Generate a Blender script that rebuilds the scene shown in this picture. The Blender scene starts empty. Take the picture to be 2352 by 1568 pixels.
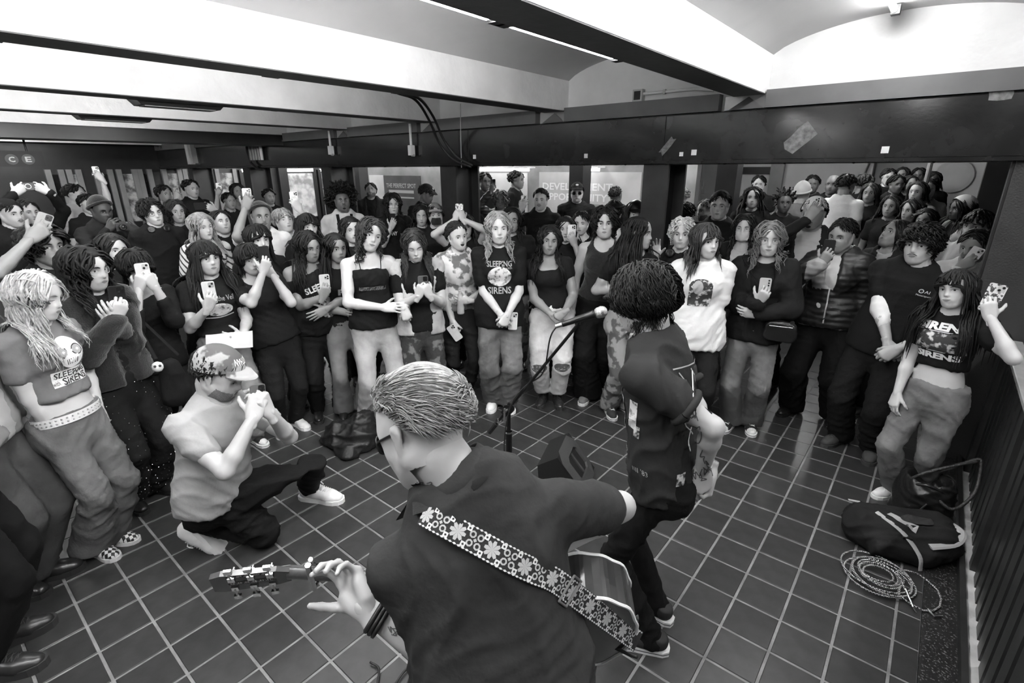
import bpy, bmesh, math, random
import numpy as np
from mathutils import Vector, Matrix
from mathutils.bvhtree import BVHTree

scene = bpy.context.scene
COL = scene.collection
# ------------------------------------------------------------------ camera
# solved from the floor tiles (0.21 m pitch): X across, Y away from camera along the railing
F = 1163.08
CH = 2.0346
RW = np.array([[0.77254656, 0.63494286, -0.00440255],
               [0.20228377, -0.25268286, -0.94616735],
               [-0.60187465, 0.73006776, -0.32364791]])
cam_d = bpy.data.cameras.new('camera')
cam_d.sensor_width = 36.0
cam_d.lens = F / 2352 * 36.0
cam_d.clip_start = 0.05
cam = bpy.data.objects.new('camera', cam_d)
COL.objects.link(cam)
M4 = Matrix.Identity(4)
for r in range(3):
    M4[r][0] = RW[0][r]; M4[r][1] = -RW[1][r]; M4[r][2] = -RW[2][r]
M4[2][3] = CH
cam.matrix_world = M4
scene.camera = cam
# ------------------------------------------------------------------ world + exposure
w = bpy.data.worlds.new('world'); scene.world = w; w.use_nodes = True
w.node_tree.nodes['Background'].inputs[0].default_value = (0.5, 0.5, 0.5, 1)
w.node_tree.nodes['Background'].inputs[1].default_value = 0.10
vs = scene.view_settings
vs.view_transform = 'Standard'; vs.look = 'None'; vs.gamma = 1.0; vs.use_curve_mapping = False
vs.exposure = 2.35
TUBE_POWER = 28.0      # emission strength of the fluorescent tubes

# ------------------------------------------------------------------ survey helpers
CW = np.array([0, 0, CH])
def ray(x, y): return RW.T @ np.array([(x - 1176) / F, (y - 784) / F, 1.0])
def onZ(x, y, z): v = ray(x, y); return CW + (z - CH) / v[2] * v
def onX(x, y, X): v = ray(x, y); return CW + X / v[0] * v
def onY(x, y, Y): v = ray(x, y); return CW + Y / v[1] * v
def onD(x, y, d): return CW + d * ray(x, y)
def onP(x, y, o, n):
    v = ray(x, y); n = np.asarray(n, float)
    return CW + v * (np.dot(np.asarray(o) - CW, n) / np.dot(v, n))
def proj(p):
    q = RW @ (np.asarray(p, float) - CW); return 1176 + F * q[0] / q[2], 784 + F * q[1] / q[2], q[2]
def unit(v): v = np.asarray(v, float); return v / (np.linalg.norm(v) + 1e-12)
V3 = lambda *a: np.array(a, float)

# ------------------------------------------------------------------ materials
MATS = {}
def mat(name, base, rough=0.6, metal=0.0, noise=None, bump=None, emit=0.0, spec=0.5, sheen=0.0, rnd=0.0, two=None, alpha=None, trans=0.0, coat=0.0, wave=None):
    """grey procedural material. noise=(scale, amount) tone variation; bump=(scale, strength[,distance]);
    two=(scale, other_value, low, high) second tone blended by noise; rnd = random tone per object"""
    if name in MATS: return MATS[name]
    m = bpy.data.materials.new(name); m.use_nodes = True
    nt = m.node_tree; N = nt.nodes; L = nt.links
    b = N['Principled BSDF']
    b.inputs['Roughness'].default_value = rough
    b.inputs['Metallic'].default_value = metal
    b.inputs['Specular IOR Level'].default_value = spec
    if coat: b.inputs['Coat Weight'].default_value = coat; b.inputs['Coat Roughness'].default_value = 0.12
    if sheen: b.inputs['Sheen Weight'].default_value = sheen
    if alpha is not None: b.inputs['Alpha'].default_value = alpha
    if trans: b.inputs['Transmission Weight'].default_value = trans
    b.inputs['Base Color'].default_value = (base, base, base, 1)
    if emit:
        b.inputs['Emission Color'].default_value = (1, 1, 1, 1); b.inputs['Emission Strength'].default_value = emit
    tc = N.new('ShaderNodeTexCoord')
    src = None
    if two:
        n1 = N.new('ShaderNodeTexNoise'); n1.inputs['Scale'].default_value = two[0]; n1.inputs['Detail'].default_value = 3
        L.new(tc.outputs['Object'], n1.inputs['Vector'])
        rp = N.new('ShaderNodeValToRGB'); rp.color_ramp.elements[0].position = two[2]; rp.color_ramp.elements[1].position = two[3]
        rp.color_ramp.elements[0].color = (base, base, base, 1); rp.color_ramp.elements[1].color = (two[1],) * 3 + (1,)
        L.new(n1.outputs['Fac'], rp.inputs['Fac']); src = rp.outputs['Color']
    if noise or rnd:
        mul = None
        if noise:
            n2 = N.new('ShaderNodeTexNoise'); n2.inputs['Scale'].default_value = noise[0]; n2.inputs['Detail'].default_value = 4
            L.new(tc.outputs['Object'], n2.inputs['Vector'])
            mr = N.new('ShaderNodeMapRange'); mr.inputs[1].default_value = 0.3; mr.inputs[2].default_value = 0.7
            mr.inputs[3].default_value = 1 - noise[1]; mr.inputs[4].default_value = 1 + noise[1]
            L.new(n2.outputs['Fac'], mr.inputs[0]); mul = mr.outputs[0]
        if rnd:
            oi = N.new('ShaderNodeObjectInfo'); m2 = N.new('ShaderNodeMapRange')
            m2.inputs[3].default_value = 1 - rnd; m2.inputs[4].default_value = 1 + rnd
            L.new(oi.outputs['Random'], m2.inputs[0])
            if mul is None: mul = m2.outputs[0]
            else:
                mm = N.new('ShaderNodeMath'); mm.operation = 'MULTIPLY'; L.new(mul, mm.inputs[0]); L.new(m2.outputs[0], mm.inputs[1]); mul = mm.outputs[0]
        mx = N.new('ShaderNodeMix'); mx.data_type = 'RGBA'; mx.blend_type = 'MULTIPLY'; mx.inputs[0].default_value = 1.0
        if src: L.new(src, mx.inputs[6])
        else: mx.inputs[6].default_value = (base, base, base, 1)
        L.new(mul, mx.inputs[7]); src = mx.outputs[2]
    if src: L.new(src, b.inputs['Base Color'])
    if bump:
        n3 = N.new('ShaderNodeTexNoise'); n3.inputs['Scale'].default_value = bump[0]; n3.inputs['Detail'].default_value = 3
        L.new(tc.outputs['Object'], n3.inputs['Vector'])
        bp = N.new('ShaderNodeBump'); bp.inputs['Strength'].default_value = bump[1]
        bp.inputs['Distance'].default_value = bump[2] if len(bump) > 2 else 0.01
        L.new(n3.outputs['Fac'], bp.inputs['Height']); L.new(bp.outputs['Normal'], b.inputs['Normal'])
        if wave:                                  # (scale, strength, axis): regular bands such as quilting or stripes in relief
            wv = N.new('ShaderNodeTexWave'); wv.bands_direction = wave[2]; wv.inputs['Scale'].default_value = wave[0]; wv.inputs['Distortion'].default_value = wave[3] if len(wave) > 3 else 1.5
            L.new(tc.outputs['Object'], wv.inputs['Vector']); b2 = N.new('ShaderNodeBump'); b2.inputs['Strength'].default_value = wave[1]; b2.inputs['Distance'].default_value = .02
            L.new(wv.outputs['Fac'], b2.inputs['Height']); L.new(bp.outputs['Normal'], b2.inputs['Normal']); L.new(b2.outputs['Normal'], b.inputs['Normal'])
    MATS[name] = m
    return m

# ------------------------------------------------------------------ mesh building
class MB:
    """collects vertices / faces with a material each; build() links ONE mesh object"""
    def __init__(s): s.v = []; s.f = []; s.m = []; s.mats = []; s.n = 0
    def mi(s, m):
        if m not in s.mats: s.mats.append(m)
        return s.mats.index(m)
    def add(s, verts, faces, m):
        verts = np.asarray(verts, float).reshape(-1, 3); o = s.n
        s.v.append(verts); s.n += len(verts); k = s.mi(m)
        for f in faces: s.f.append(tuple(int(i) + o for i in f)); s.m.append(k)
        return s
    def addq(s, verts, quads, m):            # quads as int array
        o = s.n; s.v.append(np.asarray(verts, float)); s.n += len(verts); k = s.mi(m)
        s.f.extend(map(tuple, (np.asarray(quads) + o).tolist())); s.m.extend([k] * len(quads)); return s
    def box(s, lo, hi, m, bev=0.0):
        x0, y0, z0 = lo; x1, y1, z1 = hi
        if bev <= 0:
            v = [(x0,y0,z0),(x1,y0,z0),(x1,y1,z0),(x0,y1,z0),(x0,y0,z1),(x1,y0,z1),(x1,y1,z1),(x0,y1,z1)]
            return s.add(v, [(3,2,1,0),(4,5,6,7),(0,1,5,4),(1,2,6,5),(2,3,7,6),(3,0,4,7)], m)
        b = bev
        v = [(x0,y0,z0),(x1,y0,z0),(x1,y1,z0),(x0,y1,z0),(x0,y0,z1-b),(x1,y0,z1-b),(x1,y1,z1-b),(x0,y1,z1-b),
             (x0+b,y0+b,z1),(x1-b,y0+b,z1),(x1-b,y1-b,z1),(x0+b,y1-b,z1)]
        return s.add(v, [(3,2,1,0),(0,1,5,4),(1,2,6,5),(2,3,7,6),(3,0,4,7),(4,5,9,8),(5,6,10,9),(6,7,11,10),(7,4,8,11),(8,9,10,11)], m)
    def obox(s, c, ax, ay, az, h, m):        # oriented box: centre, unit axes, half sizes
        c = np.asarray(c, float); ax, ay, az = [np.asarray(a, float) for a in (ax, ay, az)]
        v = [c + sx*h[0]*ax + sy*h[1]*ay + sz*h[2]*az for sz in (-1,1) for sy in (-1,1) for sx in (-1,1)]
        return s.add(v, [(0,2,3,1),(4,5,7,6),(0,1,5,4),(1,3,7,5),(3,2,6,7),(2,0,4,6)], m)
    def tube(s, pts, r, m, n=8, caps=True, flat=1.0, up=None):
        pts = np.asarray(pts, float); k = len(pts)
        rr = np.full(k, r) if np.isscalar(r) else np.asarray(r, float)
        t = np.gradient(pts, axis=0); t /= np.linalg.norm(t, axis=1)[:, None] + 1e-12
        a = V3(0, 0, 1) if up is None else np.asarray(up, float)
        if abs(t[0] @ a) > 0.95 and up is None: a = V3(1, 0, 0)
        ring = []
        u = unit(np.cross(a, t[0]))
        for i in range(k):
            u = unit(u - t[i] * (u @ t[i])); w_ = np.cross(t[i], u)
            an = np.arange(n) * 2 * np.pi / n
            ring.append(pts[i] + rr[i] * (np.cos(an)[:, None] * u + flat * np.sin(an)[:, None] * w_))
        v = np.concatenate(ring)
        f = [(i*n+j, i*n+(j+1) % n, (i+1)*n+(j+1) % n, (i+1)*n+j) for i in range(k-1) for j in range(n)]
        if caps: f += [tuple(range(n-1, -1, -1)), tuple(range((k-1)*n, k*n))]
        return s.add(v, f, m)
    def lathe(s, prof, m, o=(0,0,0), ax=(0,0,1), n=16):
        ax = unit(ax); u = unit(np.cross(ax, V3(1,0,0) if abs(ax[0]) < .9 else V3(0,1,0))); w_ = np.cross(ax, u); o = np.asarray(o, float)
        an = np.arange(n) * 2*np.pi/n
        v = np.concatenate([o + h*ax + r*(np.cos(an)[:,None]*u + np.sin(an)[:,None]*w_) for r, h in prof])
        k = len(prof)
        f = [(i*n+j, i*n+(j+1) % n, (i+1)*n+(j+1) % n, (i+1)*n+j) for i in range(k-1) for j in range(n)]
        f += [tuple(range(n-1,-1,-1)), tuple(range((k-1)*n, k*n))]
        return s.add(v, f, m)
    def prism(s, poly, d, m):                # poly: 3D points (planar), extruded by vector d
        poly = np.asarray(poly, float); k = len(poly); d = np.asarray(d, float)
        v = np.concatenate([poly, poly + d])
        f = [tuple(range(k-1,-1,-1)), tuple(range(k, 2*k))] + [(i, (i+1) % k, k+(i+1) % k, k+i) for i in range(k)]
        return s.add(v, f, m)
    def mesh(s, name, smooth=False):
        me = bpy.data.meshes.new(name)
        vv = np.concatenate(s.v) if s.v else np.zeros((0, 3))
        me.from_pydata(vv.tolist(), [], s.f)
        for m in s.mats: me.materials.append(m)
        if len(s.mats) > 1: me.polygons.foreach_set('material_index', np.array(s.m, 'i'))
        if smooth: me.polygons.foreach_set('use_smooth', np.ones(len(me.polygons), bool))
        me.validate()
        return me
    def build(s, name, parent=None, loc=None, smooth=False):
        me = s.mesh(name, smooth)
        o = bpy.data.objects.new(name, me); COL.objects.link(o)
        if parent is not None: o.parent = parent
        if loc is not None: o.location = loc
        return o

def tag(o, label=None, cat=None, group=None, kind=None):
    if label: o['label'] = label
    if cat: o['category'] = cat
    if group: o['group'] = group
    if kind: o['kind'] = kind
    return o
def empty(name, loc=(0,0,0), label=None, cat=None, group=None, kind=None):
    o = bpy.data.objects.new(name, None); COL.objects.link(o); o.location = [float(a) for a in loc]; o.empty_display_size = 0.1
    return tag(o, label, cat, group, kind)
def inst(name, me, parent=None, loc=(0,0,0)):
    o = bpy.data.objects.new(name, me); COL.objects.link(o); o.location = [float(a) for a in loc]
    if parent is not None: o.parent = parent
    return o

FONTC = {}
def text_poly(txt, size=1.0, bold=0.0, shear=0.0, align='CENTER', space=1.0):
    """filled outlines of lettering as (verts2d, tris) using the built-in font"""
    key = (txt, bold, shear, align, space)
    if key not in FONTC:
        cu = bpy.data.curves.new('lettering', 'FONT'); cu.body = txt; cu.align_x = align; cu.align_y = 'CENTER'
        cu.offset = bold; cu.shear = shear; cu.resolution_u = 2; cu.space_character = space
        ob = bpy.data.objects.new('lettering', cu); COL.objects.link(ob)
        dg = bpy.context.evaluated_depsgraph_get(); me = ob.evaluated_get(dg).to_mesh()
        me.calc_loop_triangles()
        v = np.array([x.co[:2] for x in me.vertices]).reshape(-1, 2); t = [tuple(l.vertices) for l in me.loop_triangles]
        ob.evaluated_get(dg).to_mesh_clear()
        bpy.data.objects.remove(ob); bpy.data.curves.remove(cu)
        FONTC[key] = (v, t)
    v, t = FONTC[key]
    return v * size, t
def text_fit(txt, wid, hei, **k):
    v, t = text_poly(txt, **k)
    if len(v) == 0: return v, t
    lo, hi = v.min(0), v.max(0)
    return (v - (lo + hi) / 2) * np.array([wid, hei]) / (hi - lo), t
def put_text(mb, txt, o, right, up, wid, hei, m, **k):
    v, t = text_fit(txt, wid, hei, **k); o = np.asarray(o, float)
    mb.add(o + v[:, :1] * np.asarray(right, float) + v[:, 1:] * np.asarray(up, float), t, m)
# ------------------------------------------------------------------ surfaces
m_grout = mat('grout', 0.20, 0.85, noise=(9, .3), bump=(60, .4))
m_tile = mat('quarry_tile', 0.036, 0.33, noise=(14, .22), rnd=.16, bump=(35, .10, .004), spec=.45)
m_white = mat('white_ceiling_paint', 0.72, 0.62, noise=(3, .09), bump=(9, .6, .014))
m_vault = mat('vault_plaster', 0.42, 0.55, noise=(2.2, .06), bump=(9, .10, .01))
m_gird = mat('girder_black_enamel', 0.015, 0.16, noise=(5, .5), bump=(22, .06, .004), spec=.6)
m_flange = mat('girder_flange_paint', 0.13, 0.32, noise=(4, .12), bump=(15, .06, .004))
m_under = mat('joist_underside_shade', 0.09, 0.5, noise=(18, .15), bump=(45, .25, .004))  # grey underside, darkened in colour to stand for its lack of light
m_dark = mat('dark_paint', 0.012, 0.42, noise=(6, .25))
m_darker = mat('black_paint', 0.006, 0.5)
m_col = mat('column_paint', 0.024, 0.4, noise=(8, .25), bump=(40, .15, .003))
m_pier = mat('pier_stucco', 0.042, 0.34, noise=(6, .15), bump=(90, .5, .004))
m_rail = mat('rail_paint', 0.022, 0.35, noise=(12, .25), bump=(60, .08, .003))
m_railtop = mat('handrail_metal', 0.70, 0.30, metal=.6, noise=(9, .12))
m_terr = mat('terrazzo', 0.018, 0.3, two=(120, .16, .58, .66), bump=(80, .1, .002))
m_conc = mat('pale_concrete', 0.62, 0.8, noise=(12, .15), bump=(30, .2))
m_lwall = mat('pale_wall_tile', 0.55, 0.35, noise=(3, .06))
m_gwall = mat('grey_wall_panel', 0.22, 0.4, noise=(4, .12))
m_chrome = mat('chrome', 0.75, 0.14, metal=1.0)
m_steel = mat('brushed_steel', 0.45, 0.35, metal=.9)
m_black = mat('black_plastic', 0.006, 0.38)
m_rubber = mat('black_rubber', 0.014, 0.55)
m_wht = mat('white_plastic', 0.75, 0.4)
m_lgrey = mat('light_grey_plastic', 0.42, 0.45)
m_prt = mat('white_print', 0.72, 0.7)
m_prtg = mat('grey_print', 0.34, 0.75)
m_prtd = mat('dark_print', 0.02, 0.7)
m_paper = mat('paper', 0.78, 0.8, noise=(8, .04))
m_tube = mat('fluorescent_glow', 0.9, 0.4, emit=TUBE_POWER)
m_tubel = mat('fluorescent_glow_left', 0.9, 0.4, emit=TUBE_POWER*.62)
m_tubefar = mat('fluorescent_glow_far', 0.9, 0.4, emit=34.0)

T = 0.21; TX0 = -0.61502; TY0 = 4.1206          # tile pitch and phase
# ------------------------------------------------------------------ floor
fl = MB().box((-16, -3.2, -0.16), (0.32, 12.2, -0.0045), m_grout).build('floor'); tag(fl, kind='structure')
g = 0.0062
tile_me = MB().box((-T/2 + g, -T/2 + g, -0.012), (T/2 - g, T/2 - g, 0), m_tile, bev=0.0022).mesh('tile')
cells = []
kx0 = math.floor((-15.9 - TX0) / T); kx1 = math.floor((0.32 - TX0) / T); ky0 = math.floor((-3.1 - TY0) / T); ky1 = math.floor((12.1 - TY0) / T)
for i in range(kx0, kx1):
    for j in range(ky0, ky1):
        c = V3(TX0 + (i + .5) * T, TY0 + (j + .5) * T, 0)
        x, y, d = proj(c)
        if d > .3 and -80 < x < 2430 and 386 < y < 1680: cells.append((d, c))
        elif d > .0 and -900 < x < 3200: cells.append((d + 50, c))
        else: cells.append((d + 200, c))
cells.sort(key=lambda a: a[0])
for k, (d, c) in enumerate(cells[:300]): inst('tile', tile_me, fl, c)
rest = MB(); h = T/2 - g

rv = np.array([c for d, c in cells[300:]])
q = np.array([(-h,-h,0),(h,-h,0),(h,h,0),(-h,h,0)])
rest.addq((rv[:, None, :] + q[None]).reshape(-1, 3) , np.arange(len(rv)*4).reshape(-1, 4), m_tile)
o = rest.build('floor_tiles', fl); tag(o, kind='stuff')
# cut row beside the kerb strip, narrow joint tiles
xe = TX0 + kx1*T
cut = MB().box((0, -T/2 + g, -0.012), (.318 - xe - g, T/2 - g, 0), m_tile, bev=.002).mesh('cut_tile')
for j in range(ky0 + 8, ky0 + 38):
    c = V3(xe + g, TY0 + (j + .5)*T, 0)
    if c[1] < 4.6: inst('cut_tile', cut, fl, c)
# kerb strip and railing base
o = MB().box((0.322, -3.2, -0.16), (0.452, 4.55, 0.004), m_terr).build('trim_1'); tag(o, kind='structure')
o = MB().box((0.478, -3.2, -0.16), (.62, 4.55, -0.02), m_conc).box((.62, -3.2, -.2), (2.6, 4.55, -.03), m_dark).build('trim_2'); tag(o, kind='structure')

# ------------------------------------------------------------------ ceiling: vaults between joists
JR = [-1.205 - 1.826 * k for k in range(-2, 9)]     # right edge of each joist
JW = 0.235; JZ = 2.557; SPR = 2.83
ce = MB().box((-19, -3.4, 3.06), (4.6, 4.62, 3.2), m_vault).build('ceiling'); tag(ce, kind='structure')
for k, xr in enumerate(JR):
    j = MB().box((xr - JW, -3.4, JZ + .006), (xr, 4.6, 3.07), m_white)
    j.box((xr - JW + .002, -3.4, JZ), (xr - .002, 4.6, JZ + .006), m_under)
    j.build('joist', ce)
    if k + 1 < len(JR):
        x0 = JR[k + 1]; x1 = xr - JW; n = 24
        v = []; f = []
        for i in range(n + 1):
            t = i / n; z = SPR + 0.165 * (1 - (2*t - 1) ** 2) ** .75
            x = x0 + (x1 - x0) * t
            v += [(x, -3.4, z), (x, 4.6, z)]
            if i: f.append((2*i - 2, 2*i - 1, 2*i + 1, 2*i))
        vb = MB().add(v, f, m_vault).build('vault', ce, smooth=True)
# ------------------------------------------------------------------ girder over the crowd
gd = empty('trim_3', (0, 0, 0), kind='structure')
GY = 4.5
MB().box((-17.5, GY + .012, 2.09), (2.4, GY + .44, 2.458), m_darker).build('girder_core', gd)
seams = [2.4, 0.55, -1.98, -4.5, -7.02, -9.54, -12.06, -14.58, -17.5]
for a, b in zip(seams[:-1], seams[1:]):
    MB().box((b + .003, GY, 2.094), (a - .003, GY + .014, 2.448), m_gird).build('panel', gd)
for k, xr in enumerate(JR[:-1]):
    a = xr - JW - .10; b = JR[k + 1] + .012
    MB().box((b, GY - .028, 2.462), (a, GY + .06, 2.585), m_flange).build('flange', gd)
    bx = MB().box((xr - JW - .06, GY + .0, 2.462), (xr + .004, GY + .05, 2.56), m_steel)
    bx.add([(xr - JW - .02, GY - .02, 2.462), (xr, GY - .02, 2.462), (xr - JW/2, GY - .002, 2.55)], [(0, 1, 2)], m_flange)
    bx.build('bracket', gd)
lp = MB().box((-17.5, GY - .02, 2.066), (2.4, GY + .47, 2.090), m_gird)
lp.box((-17.5, GY + .10, 2.058), (2.4, GY + .40, 2.066), m_flange)
for k in range(44): lp.lathe([(.010, 0), (.010, -.008), (.004, -.012)], m_darker, (-17.2 + .45 * k, GY + .02, 2.066), n=6)
lp.build('bottom_flange', gd)
# end wall above girder
o = MB().box((-17.5, GY + .062, 2.458), (2.4, GY + .12, 3.06), m_white).build('wall_girder'); tag(o, kind='structure')
# tape scraps and stickers on the girder
def decal_g(px, py, w_, h_, a, m, lab):
    c = onY(px, py, GY - .0005); ca, sa = math.cos(a), math.sin(a)
    r = random.Random(px)
    pts = []
    n = 9
    per = [(-1,-1),(-.3,-1),(.4,-1),(1,-1),(1,0),(1,1),(.3,1),(-.4,1),(-1,1),(-1,.2)]
    for x, z in per:
        x = x*w_/2*(1 + r.uniform(-.15,.15)); z = z*h_/2*(1 + r.uniform(-.2,.2))
        pts.append((c[0] + x*ca - z*sa, c[1], c[2] + x*sa + z*ca))
    mb = MB().prism(pts, (0, -.0015, 0), m)
    o = mb.build('tape_scrap'); tag(o, lab, 'tape'); return o
m_tape = mat('old_tape', .16, .5, noise=(30, .5)); m_tapel = mat('old_tape_pale', .24, .55, noise=(40, .4))
decal_g(1838, 318, .22, .13, .75, m_tape, 'torn grey tape scrap in the middle of the black girder')
decal_g(2300, 217, .11, .055, .05, m_tapel, 'small torn paper scrap near the top right of the black girder')
decal_g(1533, 335, .16, .045, .85, m_tapel, 'slanted grey tape strip over the girder seam')
for px, py, s_ in ((1594, 350, .022), (1565, 354, .017), (1346, 358, .02), (2033, 344, .022), (1090, 360, .022)):
    c = onY(px, py, GY); o = MB().box((c[0]-s_, c[1]-.003, c[2]-s_), (c[0]+s_, c[1]-.0002, c[2]+s_), m_wht).build('sticker')
    tag(o, {1594:'square white sticker right of the slanted tape on the girder', 1565:'round-looking white sticker just left of the square one on the girder', 1346:'small white sticker on the girder above the man in sunglasses', 2033:'white sticker low on the right end of the girder', 1090:'white sticker on the girder beside the hanging cables'}[px], 'sticker')

# ------------------------------------------------------------------ columns under the girder
def column(x0, x1, nm, y0=GY + .03, y1=GY + .45):
    c = MB()
    c.box((x0, y0, 0), (x1, y0 + .03, 2.07), m_col); c.box((x0, y1 - .03, 0), (x1, y1, 2.07), m_col)
    c.box(((x0+x1)/2 - .02, y0 + .02, 0), ((x0+x1)/2 + .02, y1 - .02, 2.07), m_dark)
    c.box((x0 - .03, y0 - .02, 0), (x1 + .03, y1 + .02, .1), m_darker)
    tag(c.build(nm), kind='structure')
for n_, (a, b) in enumerate(((-2.17, -1.93), (-4.87, -4.60), (-7.56, -7.30), (-10.25, -9.98), (-12.9, -12.65))): column(a, b, 'trim_%d' % (n_ + 4))
# pier at the right with stucco front
o = MB().box((0.285, 4.555, 0), (2.4, 4.66, 2.066), m_dark).box((0.30, 4.545, 0), (2.4, 4.556, 2.062), m_pier).build('wall_pier'); tag(o, kind='structure')
o = MB().box((0.29, 7.9, 0), (2.4, 8.1, 2.72), m_dark).build('wall_pier_rear'); tag(o, kind='structure')
o = MB().box((0.32, 4.56, -.16), (2.4, 12.2, -.0045), m_dark).build('floor_rear'); tag(o, kind='structure')

# ------------------------------------------------------------------ railing
rl = empty('railing', (0.5, 1.5, 0), 'dark metal railing of upright slats with pale handrail beside the kerb', 'railing')
def rb(nm, lo, hi, m, bev=0):
    return MB().box(V3(*lo) - V3(.5, 1.5, 0), V3(*hi) - V3(.5, 1.5, 0), m, bev).build(nm, rl)
rb('bottom_bar', (.452, -2.5, 0.0), (.476, 4.53, .055), m_rail)
rb('handrail', (.497, -2.5, .930), (.585, 4.5, .955), m_railtop, .004)
rb('rail_channel', (.51, -2.5, .900), (.57, 4.5, .930), m_dark)
sl = MB().box((-.014, -.045, -.02), (.014, .045, .900), m_rail).mesh('slat')
y = -2.4; k = 0
while y < 4.45:
    if abs((y % 1.3) - .65) < .07:
        inst('post', MB().box((-.03, -.035, -.02), (.03, .035, .900), m_rail).mesh('post'), rl, (.04, y - 1.5, 0))
    else: inst('slat', sl, rl, (.04, y - 1.5, 0))
    y += .132; k += 1
rb('end_post', (.50, 4.44, -.02), (.58, 4.53, .90), m_rail)

# ------------------------------------------------------------------ space behind the girder and far walls
o = MB().box((-19, 4.62, 2.72), (4.6, 12.4, 2.8), m_vault).build('ceiling_rear'); tag(o, kind='structure')
o = MB().box((-19, 12.0, -.1), (4.6, 12.2, 2.8), m_lwall).build('wall_far'); tag(o, kind='structure')
o = MB().box((-15.2, -3.4, -.1), (-15, 12.2, 3.0), m_dark).build('wall_left'); tag(o, kind='structure')
o = MB().box((-19, -3.6, -.1), (4.6, -3.4, 3.1), m_gwall).build('wall_back'); tag(o, kind='structure')
o = MB().box((2.4, -3.5, -.1), (2.6, 12.2, 3.1), m_gwall).build('wall_right'); tag(o, kind='structure')
# ------------------------------------------------------------------ fluorescent tubes
def tube_light(x, y0, y1, z, lab, m=m_tube, n=1, side=0):
    t = empty('fluorescent_tube', (x, (y0+y1)/2, z), lab, 'light', 'fluorescent tubes under the ceiling')
    L_ = (y1 - y0)
    MB().tube([(0, -L_/2 + .05, 0), (0, L_/2 - .05, 0)], .018, m, 10).build('tube', t)
    for s_ in (-1, 1):
        MB().box((-.018, s_*L_/2 - .03, -.022), (.03, s_*L_/2 + .03, .03), m_dark).tube([(0, s_*(L_/2 - .05), 0), (0, s_*(L_/2 - .02), 0)], .016, m_lgrey, 8).build('lampholder', t)
# tubes along the left flank of every joist
WH = {0: 'over the right-hand vault', 1: 'beside the nearest joist above the singer', 2: 'beside the second joist', 3: 'beside the third joist', 4: 'beside the fourth joist', 5: 'beside the fifth joist', 6: 'beside the sixth joist', 7: 'beside the seventh joist'}
SEG = [(1.74, 2.66, 'far'), (0.50, 1.70, 'near'), (-0.74, 0.46, 'overhead'), (-2.0, -0.8, 'rearmost')]
for k in range(1, 8):
    xl = JR[k + 1] - JW
    for y0, y1, nm in SEG:
        if k == 1 or y0 > -1:
            tube_light(xl - .035, y0, y1, 2.583, '%s lit fluorescent tube %s' % (nm, WH[k]), m_tube if k < 2 else m_tubel)
for y0, y1, nm in ((3.1, 4.36, 'far'), (1.8, 3.04, 'near'), (.45, 1.7, 'overhead'), (-.9, .34, 'rearmost')):
    tube_light(-.475, y0, y1, 2.955, '%s lit fluorescent tube %s' % (nm, WH[0]), m_tubel)
tube_light(1.35, 0.2, 1.4, 2.9, 'lit fluorescent tube above the stairwell behind the railing')
tube_light(1.35, 2.2, 3.4, 2.9, 'farther lit fluorescent tube above the stairwell behind the railing')
# lamps of the hall behind the girder
n_ = 0
for xx in (-1.2, -3.6, -6.0, -8.4, -10.8, -13.2):
    for y0 in (6.0, 8.3):
        t = empty('fluorescent_tube', (xx, y0 + .6, 2.62), 'fluorescent tube %s of the hall behind the girder, %s' % ('in the nearer row' if y0 < 7 else 'in the farther row', {-1.2:'first from the pier', -3.6:'second from the pier', -6.0:'third from the pier', -8.4:'fourth from the pier', -10.8:'fifth from the pier', -13.2:'sixth from the pier'}[xx]), 'light', 'fluorescent tubes of the rear hall')
        MB().tube([(0, -.55, 0), (0, .55, 0)], .014, m_tubefar, 8).build('tube', t)
        MB().box((-.03, -.62, .02), (.03, .62, .09), m_wht).build('housing', t)
# box fixtures hanging from the third and fourth joists
for nm, x, y0, y1 in (('first dark box light fixture under the third ceiling joist', JR[4] - JW - .10, 1.55, 2.15), ('dark box light fixture under the fourth ceiling joist', JR[5] - JW - .10, 1.55, 2.15), ('small dark box light fixture far left under the ceiling', JR[7] - JW - .1, 1.6, 2.2)):
    t = empty('box_fixture', (x, (y0+y1)/2, 2.53), nm, 'light fixture')
    L_ = (y1-y0)/2
    MB().add([(-.09,-L_,0),(.09,-L_,0),(.09,L_,0),(-.09,L_,0),(-.09,-L_-.05,.055),(.11,-L_-.05,.055),(.11,L_+.05,.055),(-.09,L_+.05,.055)], [(3,2,1,0),(0,1,5,4),(1,2,6,5),(2,3,7,6),(3,0,4,7),(4,5,6,7)], m_dark).build('housing', t)
    MB().box((-.07, -L_+.03, -.006), (.07, L_-.03, 0), m_gwall).build('louvre', t)
# deep cross girder at the left
o = MB().box((-9.15, -3.4, 2.40), (-8.55, 4.5, 2.62), m_dark).build('trim_20'); tag(o, kind='structure')
# conduit with junction box on the end wall
cb = empty('junction_box', onY(1467, 220, GY + .03), 'open square junction box with conduit on the wall above the girder', 'junction box')
c0 = onY(1467, 220, GY + .03)
b_ = MB().box((-.045, -.03, -.05), (.045, .03, .05), m_lgrey).build('box', cb)
MB().box((-.03, -.034, -.035), (.03, -.029, .035), m_dark).build('opening', cb)
p1 = onY(1640, 207, GY + .03) - c0
MB().tube([(.045, 0, .012), (.5, 0, .012), tuple(p1)], .012, m_wht, 8).build('conduit', cb)
for t_ in (.12, .45): MB().box((t_*2-.01, -.016, -.006), (t_*2+.01, .016, .03), m_lgrey).build('clamp', cb)
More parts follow.
